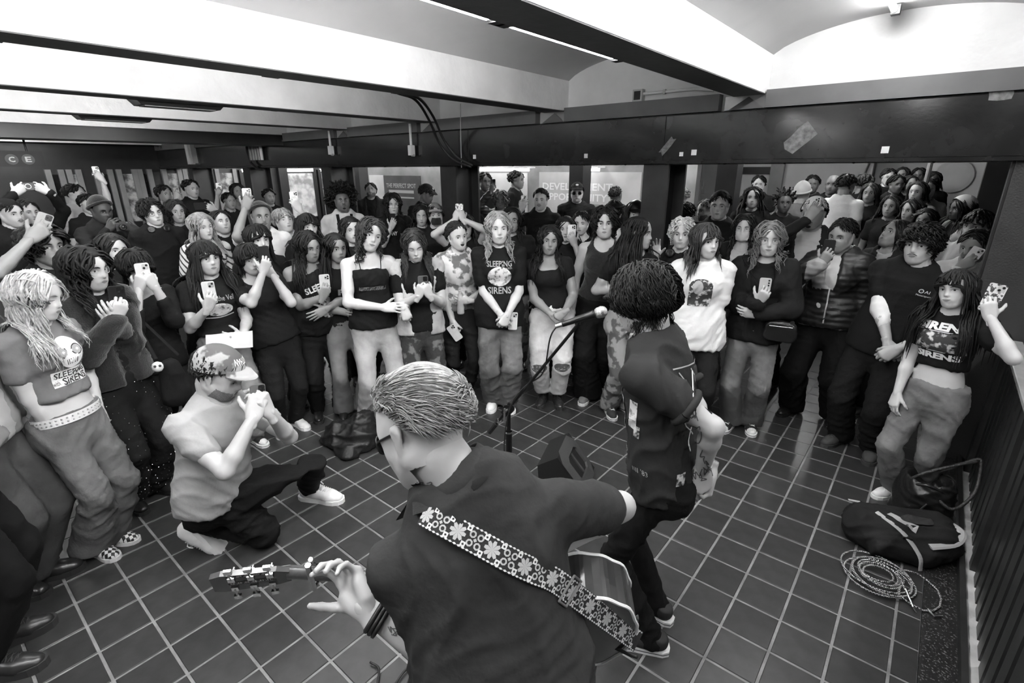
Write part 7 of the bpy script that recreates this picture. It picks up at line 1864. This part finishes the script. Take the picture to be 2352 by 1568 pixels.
while s_ < cum[-1] - .02:
    if k % 2 == 0:
        for a in range(8):
            an = a*math.pi/4; da = .36
            pl = [(0, 0), (.012*math.cos(an - da), .012*math.sin(an - da)), (.0175*math.cos(an - .16), .0175*math.sin(an - .16)), (.0175*math.cos(an + .16), .0175*math.sin(an + .16)), (.012*math.cos(an + da), .012*math.sin(an + da))]
            pt.add([onstrap(s_ + x, y) for x, y in pl], [(0, 1, 2, 3, 4)], m_wov)
    else:
        for a in range(4):
            an = a*math.pi/2 + .785
            ring = [(.0125*math.cos(an) + .0075*math.cos(t), .0125*math.sin(an) + .0075*math.sin(t)) for t in np.linspace(0, 6.28, 9)[:-1]]; rin = [(.0125*math.cos(an) + .004*math.cos(t), .0125*math.sin(an) + .004*math.sin(t)) for t in np.linspace(0, 6.28, 9)[:-1]]
            pt.add([onstrap(s_ + x, y) for x, y in ring + rin], [(i, (i+1) % 8, 8+(i+1) % 8, 8+i) for i in range(8)], m_wov)
        pt.add([onstrap(s_ + x, y) for x, y in ((-.004, 0), (0, -.004), (.004, 0), (0, .004))], [(0, 1, 2, 3)], m_wov)
    for y in (-.0165, .0165):
        c = s_ + .0195
        pt2.add([onstrap(c + x, y + z) for x, z in ((-.0052, -.0052), (.0052, -.0052), (.0052, .0052), (-.0052, .0052))], [(0, 1, 2, 3)], m_wov2); pt2.add([onstrap(c + x, y + z, .0016) for x, z in ((-.0028, 0), (0, -.0028), (.0028, 0), (0, .0028))], [(0, 1, 2, 3)], m_strap)
    s_ += .039; k += 1
s_ = 0.004
while s_ < cum[-1] - .008:
    for sg in (-1, 1): pt2.add([onstrap(s_ + x, sg*y) for x, y in ((0, .0228), (.0045, .0205), (.009, .0228), (.0045, .0250))], [(0, 1, 2, 3)], m_wov2)
    s_ += .0095
pt.build('woven_flowers', sb); pt2.build('woven_edging', sb)
bkl = MB(); sm = cum[-1]*.52
for ds in (0, .030): bkl.tube([onstrap(sm + ds, -.031, .004), onstrap(sm + ds, .031, .004)], .0028, m_steel, 6)
for x in (-.030, .030): bkl.tube([onstrap(sm, x, .004), onstrap(sm + .03, x, .004)], .0028, m_steel, 6)
bkl.build('buckle', sb)
ff = smooth_path([SPt[0]] + front_, 5) - so_; MB().tube(ff, SW_, m_strap, 8, flat=.06, up=nr[0]).build('front_band', sb)
# lead dangling from the guitar, cables by the guitarist's feet
o = MB().tube(smooth_path([last + V3(0, 0, -.05), V3(-.47, .93, .8), V3(-.49, .94, .4), V3(-.50, .92, .1), V3(-.45, .85, .012), V3(-.3, .7, .012)], 6) - V3(-.45, .85, 0), .0045, m_rubber, 6).build('guitar_lead', loc=(-.45, .85, 0), smooth=True); tag(o, 'black guitar lead dropping from the guitar to the floor', 'cable')
c0 = onZ(905, 1545, .01)
o = MB().tube(smooth_path([onZ(x, y, .012) - c0 for x, y in ((850, 1520), (870, 1535), (868, 1580), (890, 1600), (930, 1580), (945, 1535), (925, 1545), (905, 1590), (960, 1600), (990, 1550), (960, 1545), (935, 1600))], 6), .005, m_rubber, 6).build('loose_cable', loc=c0, smooth=True); tag(o, 'tangle of black cable on the floor under the guitarist elbow', 'cable')
# ------------------------------------------------------------------ things worn or held by the crowd
m_leath = cloth(.03, 'leather')
# belt and studs
r_, g_, o_ = BLOND
def ring_on(g, t, rad, fl, n=40):
    c = g.hips + g.tu*g.tl*t; w_ = np.interp(t, [x for x, _ in torso_chain(g)], [y for _, y in torso_chain(g)]) + rad
    return [c + g.tr*w_*math.cos(a) + g.tf*w_*fl*math.sin(a) for a in np.linspace(0, 2*np.pi, n+1)]
rg = np.array(ring_on(g_, .085, .016, .74))
bl = MB(); n_ = len(rg)
up_ = g_.tu*.022
v = np.concatenate([rg - up_, rg + up_]) - g_.base; bl.add(v, [(i, i+1, n_+i+1, n_+i) for i in range(n_-1)], mat('white_belt', .7, .4)); bo = bl.build('belt', r_)
st_me = MB().lathe([(.0045, 0), (.003, .003), (.0005, .004)], m_steel, n=6).mesh('stud')
for i in range(0, n_-1):
    for h_ in (-.009, .009):
        p = (rg[i] + rg[i+1])/2 + g_.tu*h_ - g_.base; c_ = (g_.hips + g_.tu*g_.tl*.085 - g_.base); d = unit(p - c_ - g_.tu*((p - c_) @ g_.tu))
        o = inst('stud', st_me, bo, p + d*.001); o.rotation_mode = 'QUATERNION'; o.rotation_quaternion = Vector(d).to_track_quat('Z', 'Y')
A = g_.arm[1]; d = unit(A['W'] - A['E']); u = unit(np.cross(d, V3(0, 0, 1))); w_ = np.cross(d, u)
wb = MB()
for k in range(5): wb.tube([A['W'] - d*(.012 + .011*k) + (math.cos(a)*u + math.sin(a)*w_)*(.0285 + .0012*k) - g_.base for a in np.linspace(0, 6.283, 19)], .0048, m_rubber if k != 2 else m_prt, 5, caps=False)
wb.build('wristbands', r_, smooth=True)
# studded jeans
r_, g_, o_ = STUD; V, Q = o_['bottom']; rr = np.random.RandomState(3); N = vnormals(V, Q)
fc = np.where((N @ unit(V3(-g_.base[0], -g_.base[1], 0)) > .15))[0]
sdm = MB().lathe([(.0048, 0), (.0035, .003), (.0005, .0045)], m_chrome, n=5).mesh('stud')
pick = []
for i in rr.permutation(fc):
    z = V[i][2]; side = abs((V[i] - g_.base) @ g_.tr)
    if (side > .10 and rr.rand() < .5) or rr.rand() < .25 or z < .35:
        if all(np.linalg.norm(V[i] - V[j]) > .026 for j in pick): pick.append(i)
    if len(pick) >= 190: break
for i in pick:
    o = inst('stud', sdm, o_['bottom_o'], V[i] - g_.base + N[i]*.0005); o.rotation_mode = 'QUATERNION'; o.rotation_quaternion = Vector(N[i]).to_track_quat('Z', 'Y')
# small skull plush hanging at her hip
sk_c = onP(362, 842, g_.base + unit(V3(-g_.base[0], -g_.base[1], 0))*.20, unit(V3(-g_.base[0], -g_.base[1], 0)))
sp = empty('skull_plush', sk_c, 'small white skull plush hanging from a dark bag beside the studded jeans', 'toy'); tcs = unit(CW - sk_c); tr_s = unit(np.cross(-tcs, V3(0, 0, 1)))
MB().lathe([(.004, -.032), (.018, -.026), (.028, -.012), (.030, .004), (.024, .020), (.010, .029), (.001, .031)], m_wht, n=16).build('head', sp, smooth=True)
for s in (-1, 1): MB().lathe([(.008, 0), (.007, .004), (.001, .005)], m_black, tr_s*s*.012 + tcs*.026 + V3(0, 0, .004), tcs, 10).build('eye_socket', sp)
fb = Field(sk_c + V3(-.16, -.16, -.28), sk_c + V3(.16, .16, .10), .012); bcn = sk_c - tcs*.10 + tr_s*.06
fb.cone(bcn + V3(0, 0, -.02), bcn + V3(0, 0, -.20), .06, .085, .03, tcs*V3(1, 1, 0), .55); Vb_, Qb_ = fb.mesh(); Vb_ = wrinkle(Vb_, vnormals(Vb_, Qb_), .008, 4)
hb_ = empty('shoulder_bag', bcn + V3(0, 0, -.2), 'dark cloth shoulder bag at the hip of the woman in studded jeans', 'bag')
MB().addq(Vb_ - (bcn + V3(0, 0, -.2)), Qb_, BK).build('pouch', hb_, smooth=True)
MB().tube(smooth_path([bcn - tr_s*.06 + V3(0, 0, .05), g_.S[-1] + V3(0, 0, .07), g_.S[-1] - g_.tf*.05 + V3(0, 0, .06), bcn + tr_s*.06 - tcs*.12 + V3(0, 0, .05)], 6) - (bcn + V3(0, 0, -.2)), .012, BK, 6, flat=.4).build('strap', hb_)
# camera in the beanie man's hands
r_, g_, o_ = CAMMAN; wL, wR = g_.arm[-1]['W'], g_.arm[1]['W']
cc_ = onP(282, 521, (wL + wR)/2 + unit(V3(-g_.base[0], -g_.base[1], 0))*.045, unit(V3(-g_.base[0], -g_.base[1], 0))); cb_ = unit(unit(CW - cc_)*.8 + g_.fwd*.5); cr = unit(np.cross(V3(0, 0, 1), cb_)); cu = np.cross(cb_, cr)
cm = empty('camera', cc_, 'black interchangeable-lens camera held by the man in the black beanie', 'camera')
b_ = MB().obox((0, 0, 0), cr, cu, cb_, (.062, .038, .022), m_black).obox(cu*.045, cr, cu, cb_, (.022, .012, .020), m_black); b_.build('camera_body', cm)
MB().lathe([(.034, .02), (.034, .06), (.031, .085), (.026, .087), (.024, .07)], m_black, -cr*.008, cb_, 20).build('lens', cm, smooth=False)
MB().lathe([(.023, .069), (.012, .073), (.001, .074)], m_screen, -cr*.008, cb_, 16).build('lens_glass', cm)
MB().lathe([(.010, 0), (.010, .012)], m_steel, cr*.045 + cu*.038, cu, 12).build('dial', cm)
# headphones
for (r_, g_, o_), lab in zip(HEADPH, ('headphones', 'headphones')):
    c = g_.nb + g_.tf*.03 + g_.tu*.02; mbh = MB()
    mbh.tube([c - g_.base + g_.tr*.082*math.cos(a) - g_.tf*.082*math.sin(a) - g_.tu*.0 for a in np.linspace(.1, math.pi - .1, 15)], .008, m_black, 8); ho = mbh.build('headphones', r_, smooth=True)
    for s in (1, -1):
        ec = c + g_.tr*s*.068 + g_.tf*.055 - g_.tu*.03; MB().lathe([(.030, -.012), (.037, -.006), (.037, .010), (.028, .018), (.018, .014)], m_black, ec - g_.base, unit(g_.tf*.8 + g_.tu*.2 + g_.tr*s*.2), 18).build('ear_cup', ho, smooth=True)
# face masks
for (r_, g_, o_), m, nm in ((MASKB, mat('mask_black', .012, .8, bump=(40, .2)), 'f'), (MASKW, mat('mask_pale', .5, .8, bump=(40, .2)), 'f')):
    Vh, Qh, bv = head_mesh('f', 1); P = []; n1, n2 = 12, 7; mm = MB()
    for j in range(n2 + 1):
        for i in range(n1 + 1):
            x = (-1 + 2*i/n1)*(.056 - .010*abs(2*j/n2 - 1)); z = -.022 - .078*j/n2
            p = face_pt(bv, x, z, .004); p[1] = max(p[1], .085 - 10*x*x) + .003*(1 + math.cos(j*3.1)*.3); P.append(p)
    mm.add(P, [(j*(n1+1)+i, j*(n1+1)+i+1, (j+1)*(n1+1)+i+1, (j+1)*(n1+1)+i) for j in range(n2) for i in range(n1)], m)
    mo_ = head_obj(g_, r_, 'face_mask', mm)
    for s in (1, -1): MB().tube([(s*.054, .058, -.035), (s*.070, .03, -.015), (s*.078, .0, .0)], .0018, m_wht, 4).build('ear_loop', mo_)
# headband and suspenders
r_, g_, o_ = AFRO
hb2 = MB(); hb2.tube([HC + V3(math.cos(a)*HR[0], math.sin(a)*HR[1], math.sin(math.radians(20 + 14*math.sin(a)))*HR[2])*V3(1.06, 1.06, 1) for a in np.linspace(0, 2*np.pi, 31)], .016, BK, 6, caps=False, flat=.3); head_obj(g_, r_, 'headband', hb2)
print_on(o_['top_o'], g_.base, o_['top'][0], o_['top'][1], g_, [('l', [(s*.085, .22), (s*.08, .10), (s*.075, -.05), (s*.07, -.20)], .036, BK) for s in (-1, 1)], t=.62, name='suspenders')
# camisole straps, lace band
r_, g_, o_ = CAMI
for s in (1, -1):
    a = g_.nb - g_.tu*.115*g_.k + g_.tf*.105 + g_.tr*s*.072; b = g_.S[s]*.55 + g_.nb*.45 + g_.tu*.030 + g_.tf*.02; c = g_.nb - g_.tu*.13 - g_.tf*.08 + g_.tr*s*.06
    MB().tube(smooth_path([a, a*.5 + b*.5 + g_.tf*.022 + g_.tu*.01, b, c], 5) - g_.base, .0035, BK, 6).build('strap', o_['top_o'])
print_on(o_['top_o'], g_.base, o_['top'][0], o_['top'][1], g_, [('r', 0, -.035, .20, .030, mat('lace', .16, .8, two=(130, .01, .48, .54)))], t=.62, name='lace_band')
# ripped knees
m_skd = mat('knee_gap', .05, .8, two=(40, .16, .5, .6)); r_, g_, o_ = WJ; V, Q = o_['bottom']
for s in (1, -1): print_on(o_['bottom_o'], g_.base, V, Q, g_, [('e', 0, .02, .135, .075, m_skd), ('l', [(-.066, .066), (0, .058), (.066, .068)], .008, JLL), ('l', [(-.064, -.020), (0, -.026), (.066, -.022)], .007, JLL), ('l', [(-.05, .01), (.06, .0)], .003, JLL)], o=g_.knee[s], nrm=g_.fwd, rv=-g_.rgt, uv=V3(0, 0, 1), name='knee_rip')
# zip and pull of the quilted jacket, drawn on its opening
r_, g_, o_ = PUFF; V, Q = o_['over']
print_on(o_['over_o'], g_.base, V, Q, g_, [('l', [(0.0, .02), (.0, -.1), (.0, -.26)], .010, m_lgrey)], t=.52, name='zip')
# crossbody bag of the hooded jacket woman
r_, g_, o_ = HOOD; tcb = unit(V3(-g_.base[0], -g_.base[1], 0)); bc_ = onP(1792, 758, (g_.S[1] + g_.S[-1])/2 + tcb*.20, tcb); br_ = np.cross(-tcb, V3(0, 0, 1))
hb3 = empty('handbag', bc_, 'black leather crossbody bag of the woman in the hooded jacket', 'bag')
f = Field((-.13, -.13, -.11), (.13, .13, .11), .009)
f.cone(br_*-.06 + V3(0, 0, .03), br_*.06 + V3(0, 0, .02), .045, .045, .02); f.cone(br_*-.065 - V3(0, 0, .035), br_*.065 - V3(0, 0, .04), .048, .048, .03)
f.a = np.maximum(f.a, (np.abs((f.ax[0][:, None, None]*tcb[0] + f.ax[1][None, :, None]*tcb[1])) - .032).astype(np.float32)); V_, Q_ = f.mesh(); V_ = wrinkle(relax(V_, Q_, 1), vnormals(V_, Q_), .006, 9)
MB().addq(V_, Q_, m_leath).build('bag_body', hb3, smooth=True)
MB().tube([br_*-.075 + tcb*.034 + V3(0, 0, .035), br_*.075 + tcb*.034 + V3(0, 0, .035)], .003, m_steel, 6).build('zip', hb3)
MB().tube(smooth_path([br_*-.08 + V3(0, 0, .05), onP(1745, 660, bc_ + tcb*.02, tcb) - bc_, g_.S[1] + tcb*.07 + V3(0, 0, .06) - bc_, g_.S[1] - tcb*.02 + V3(0, 0, .09) - bc_], 6), .008, m_leath, 6, flat=.35).build('strap', hb3)
# bottle in the laughing woman's arm, phone in her lowered hand
r_, g_, o_ = LAUGH; tcb = unit(V3(-g_.base[0], -g_.base[1], 0)); bp = g_.arm[-1]['W'] - np.cross(-tcb, V3(0, 0, 1))*.075 + tcb*.005
m_pet = mat('clear_plastic', .7, .12, spec=.7, alpha=.45)
bt = empty('water_bottle', bp + V3(0, 0, -.11), 'clear plastic water bottle tucked in the laughing woman arm', 'bottle')
MB().lathe([(.028, 0), (.031, .01), (.030, .06), (.028, .08), (.031, .10), (.030, .145), (.014, .175), (.012, .185)], m_pet, n=16).build('bottle_body', bt, smooth=True); MB().lathe([(.014, .182), (.014, .20)], m_lgrey, n=12).build('cap', bt)
A = g_.arm[1]; pc = A['W'] + A['fd']*.10 + tcb*.02
phone(pc, np.cross(-tcb, V3(0, 0, 1))*.8 + V3(0, 0, .5), V3(0, 0, .8) - np.cross(-tcb, V3(0, 0, 1))*.5, tcb, 'clear phone in the lowered hand of the laughing woman', 'clear')
# phone in the long-haired woman's hand
# paper sign
r_, g_, o_ = PAPER; tcb = unit(V3(-g_.base[0], -g_.base[1], 0)); shp = (g_.S[1] + g_.S[-1])/2 + tcb*.32
c4 = [onP(x, y, shp, tcb) for x, y in ((472, 769), (580, 759), (581, 797), (473, 804))]; cp_ = np.mean(c4, axis=0)
pp = MB(); nx = 10; P = []
for j in range(3):
    for i in range(nx + 1):
        t = i/nx; a = c4[0]*(1-t) + c4[1]*t; b = c4[3]*(1-t) + c4[2]*t; p = a*(1 - j/2) + b*(j/2) + tcb*.006*math.sin(3*t*3.14); P.append(p - cp_)
fcs = [(j*(nx+1)+i, j*(nx+1)+i+1, (j+1)*(nx+1)+i+1, (j+1)*(nx+1)+i) for j in range(2) for i in range(nx)]; k_ = len(P)
pp.add(P + [p - tcb*.0012 for p in P], fcs + [tuple(x + k_ for x in f[::-1]) for f in fcs], m_paper); o = pp.build('paper_sign', loc=cp_, smooth=True); tag(o, 'strip of white paper held at the waist above the camouflage cap', 'paper')
# knit sleeves etc. rest of the floor things --------------------------------------------------
# leather bucket bag by the railing
def soft(lo, hi, vox, cones, m, wr, seed, cuts=()):
    f = Field(lo, hi, vox)
    for c in cones: f.cone(*c)
    for o_, n_ in cuts: f.plane(o_, n_)
    V, Q = f.mesh(); V = relax(V, Q, 1, .4); return wrinkle(V, vnormals(V, Q), wr, seed), Q
bb = V3(.27, 3.56, 0)
bk = empty('leather_bag', bb, 'black leather bucket bag with rope handles standing by the railing', 'bag')
V, Q = soft((-.2, -.2, 0), (.2, .2, .34), .010, [((0, 0, .05), (0, 0, .20), .155, .135, .03), ((.0, 0, .20), (.0, .0, .27), .13, .115, .03), ((0, 0, .25), (0, 0, .34), .09, .12, .02, None, 1, 's')], m_leath, .012, 3, [((0, 0, .008), (0, 0, -1))])
MB().addq(V, Q, m_leath).build('bag_body', bk, smooth=True)
MB().tube([(.118*math.cos(a), .118*math.sin(a), .272 + .022*math.sin(3*a)) for a in np.linspace(0, 6.283, 33)], .009, m_leath, 8, caps=False).build('rim', bk, smooth=True)
m_rope = mat('rope_leather', .03, .4, bump=(90, 1.0, .006))
MB().tube(smooth_path([(-.10, -.06, .26), (-.02, -.08, .36), (.12, .0, .43), (.18, .06, .44), (.12, .09, .38), (.0, .06, .27)], 7), .009, m_rope, 8).build('handle', bk, smooth=True)
MB().tube(smooth_path([(.02, -.10, .25), (.12, -.13, .20), (.20, -.02, .28), (.205, .10, .40), (.19, .12, .43), (.12, .10, .38), (-.05, .06, .27)], 7), .009, m_rope, 8).build('handle', bk, smooth=True)
MB().tube([(-.02, -.155, .13), (.01, -.158, .20)], .006, m_chrome, 6).build('zip_pull', bk)
# backpack lying in front of it
pb = V3(.185, 3.17, 0); m_bp = cloth(.03); m_bpl = cloth(.36)
bp_ = empty('backpack', pb, 'dark backpack with pale trim lying flat beside the leather bag', 'backpack')
ex = unit(V3(.93, .30, 0)); ey = unit(V3(-.30, .93, 0))
V, Q = soft((-.34, -.30, 0), (.34, .30, .22), .011, [(ex*-.17 + V3(0, 0, .08), ex*.17 + V3(0, 0, .09), .10, .11, .03), (ex*-.15 + ey*.10 + V3(0, 0, .08), ex*.18 + ey*.10 + V3(0, 0, .10), .09, .10, .05), (ex*-.10 - ey*.09 + V3(0, 0, .06), ex*.10 - ey*.09 + V3(0, 0, .06), .07, .07, .04)], m_bp, .016, 8, [((0, 0, .006), (0, 0, -1))])
bo_ = MB().addq(V, Q, m_bp).build('bag_body', bp_, smooth=True)
print_on(bo_, V3(0, 0, 0), V, Q, None, [('l', [(-.26, .02), (-.16, .06), (-.02, .055), (.10, .085), (.17, .06)], .055, m_bpl), ('l', [(-.06, .03), (.0, -.03), (.05, -.06)], .035, m_bpl), ('e', .06, .0, .15, .07, mat('bag_pocket', .02, .8, bump=(26, .3, .01)), dict(z=.004))], o=(0, 0, .1), nrm=(0, 0, 1), rv=ex, uv=ey, name='pale_trim')
MB().tube(smooth_path([ex*-.12 + ey*.02 + V3(0, 0, .19), ex*-.02 - ey*.08 + V3(0, 0, .16), ex*.05 - ey*.16 + V3(0, 0, .09), ex*.06 - ey*.19 + V3(0, 0, .02)], 5), .016, m_bpl, 6, flat=.3).build('strap', bp_)
MB().tube(smooth_path([ex*.24 + ey*.12 + V3(0, 0, .16), ex*.27 + ey*.02 + V3(0, 0, .17), ex*.22 - ey*.07 + V3(0, 0, .15), ex*.10 - ey*.12 + V3(0, 0, .13)], 5), .020, m_bpl, 6, flat=.35).build('strap', bp_)
MB().obox(ex*.0 - ey*.10 + V3(0, 0, .145), ex, ey, V3(0, 0, 1), (.022, .014, .006), m_black).build('buckle', bp_)
MB().obox(ex*-.20 + ey*.14 + V3(0, 0, .16), ex, ey, V3(0, 0, 1), (.03, .008, .002), m_bpl).build('webbing', bp_)
# coiled cable with two-tone braid
m_braid = bpy.data.materials.new('cable_braid'); m_braid.use_nodes = True; nt = m_braid.node_tree
ck = nt.nodes.new('ShaderNodeTexChecker'); ck.inputs['Scale'].default_value = 150; ck.inputs['Color1'].default_value = (.008,) * 3 + (1,); ck.inputs['Color2'].default_value = (.6,) * 3 + (1,)
tcn = nt.nodes.new('ShaderNodeTexCoord'); nt.links.new(tcn.outputs['Object'], ck.inputs['Vector']); nt.links.new(ck.outputs['Color'], nt.nodes['Principled BSDF'].inputs['Base Color'])
cb0 = V3(.125, 2.83, 0); P = []; rr = random.Random(5)
for k in range(8*18):
    a = k/18*2*math.pi; rad = .108 + .040*math.sin(k*.043) + .012*math.sin(k*.37) + .012*rr.uniform(-1, 1)*0; cx = .02*math.sin(k*.11); cy = .02*math.cos(k*.13)
    P.append((cx + rad*1.05*math.cos(a), cy + rad*math.sin(a), .010 + .004*(k/18)*1.1))
P += [(.10, -.10, .03), (.20, -.12, .012), (.26, -.04, .012), (.25, .08, .012), (.16, .13, .03), (.08, .06, .05), (.10, -.02, .055), (.13, -.07, .03)]
cc2 = empty('cable_coil', cb0, 'coil of black and white braided instrument cable on the floor', 'cable')
MB().tube(smooth_path(P, 2), .0040, m_braid, 6).build('cable', cc2, smooth=True)
MB().tube([(.12, -.05, .04), (.16, -.13, .014)], .006, m_chrome, 8).tube([(.16, -.13, .014), (.175, -.16, .012)], .003, m_chrome, 6).build('plug', cc2)
MB().tube([(.215, -.10, .014), (.24, -.13, .014), (.27, -.105, .014)], .006, m_chrome, 8).build('angled_plug', cc2)
# soft black bag and grey backpack among the feet behind the guitarist's head
jb = V3(-3.22, 1.90, 0); V, Q = soft((-.32, -.30, 0), (.32, .30, .30), .012, [((-.10, -.05, .04), (.12, .02, .05), .11, .13, .04), ((.0, .0, .06), (.06, .10, .16), .10, .08, .05), ((-.16, -.10, .02), (.18, -.12, .02), .05, .06, .04)], BK, .030, 11, [((0, 0, .004), (0, 0, -1))])
o = MB().addq(V, Q, mat('crumpled_black_bag', .010, .5, bump=(20, .5, .01))).build('soft_bag', loc=jb, smooth=True); tag(o, 'crumpled black bag on the floor left of the guitarist head', 'bag')
gb = V3(-3.18, 2.20, 0); m_gbp = cloth(.12, 'denim'); gb_ = empty('backpack', gb, 'grey backpack standing on the floor behind the crumpled black bag', 'backpack')
V, Q = soft((-.22, -.2, 0), (.22, .2, .46), .012, [((0, 0, .06), (0, .03, .34), .14, .11, .04, V3(.6, .8, 0), .75), ((0, -.06, .06), (0, -.05, .18), .10, .09, .04)], m_gbp, .012, 12, [((0, 0, .004), (0, 0, -1))])
MB().addq(V, Q, m_gbp).build('bag_body', gb_, smooth=True); MB().tube([(-.08, .04, .42), (-.03, .06, .47), (.03, .06, .47), (.08, .04, .42)], .010, BK, 6).build('handle', gb_)
MB().tube([(.14*math.cos(a), .14*math.sin(a)*.9, .07) for a in np.linspace(0, 6.283, 25)], .008, BK, 6, caps=False).build('base_trim', gb_)
# singer's glasses
glasses(gs, SING[0], m_black, r=.021, thin=.0022, square=True)
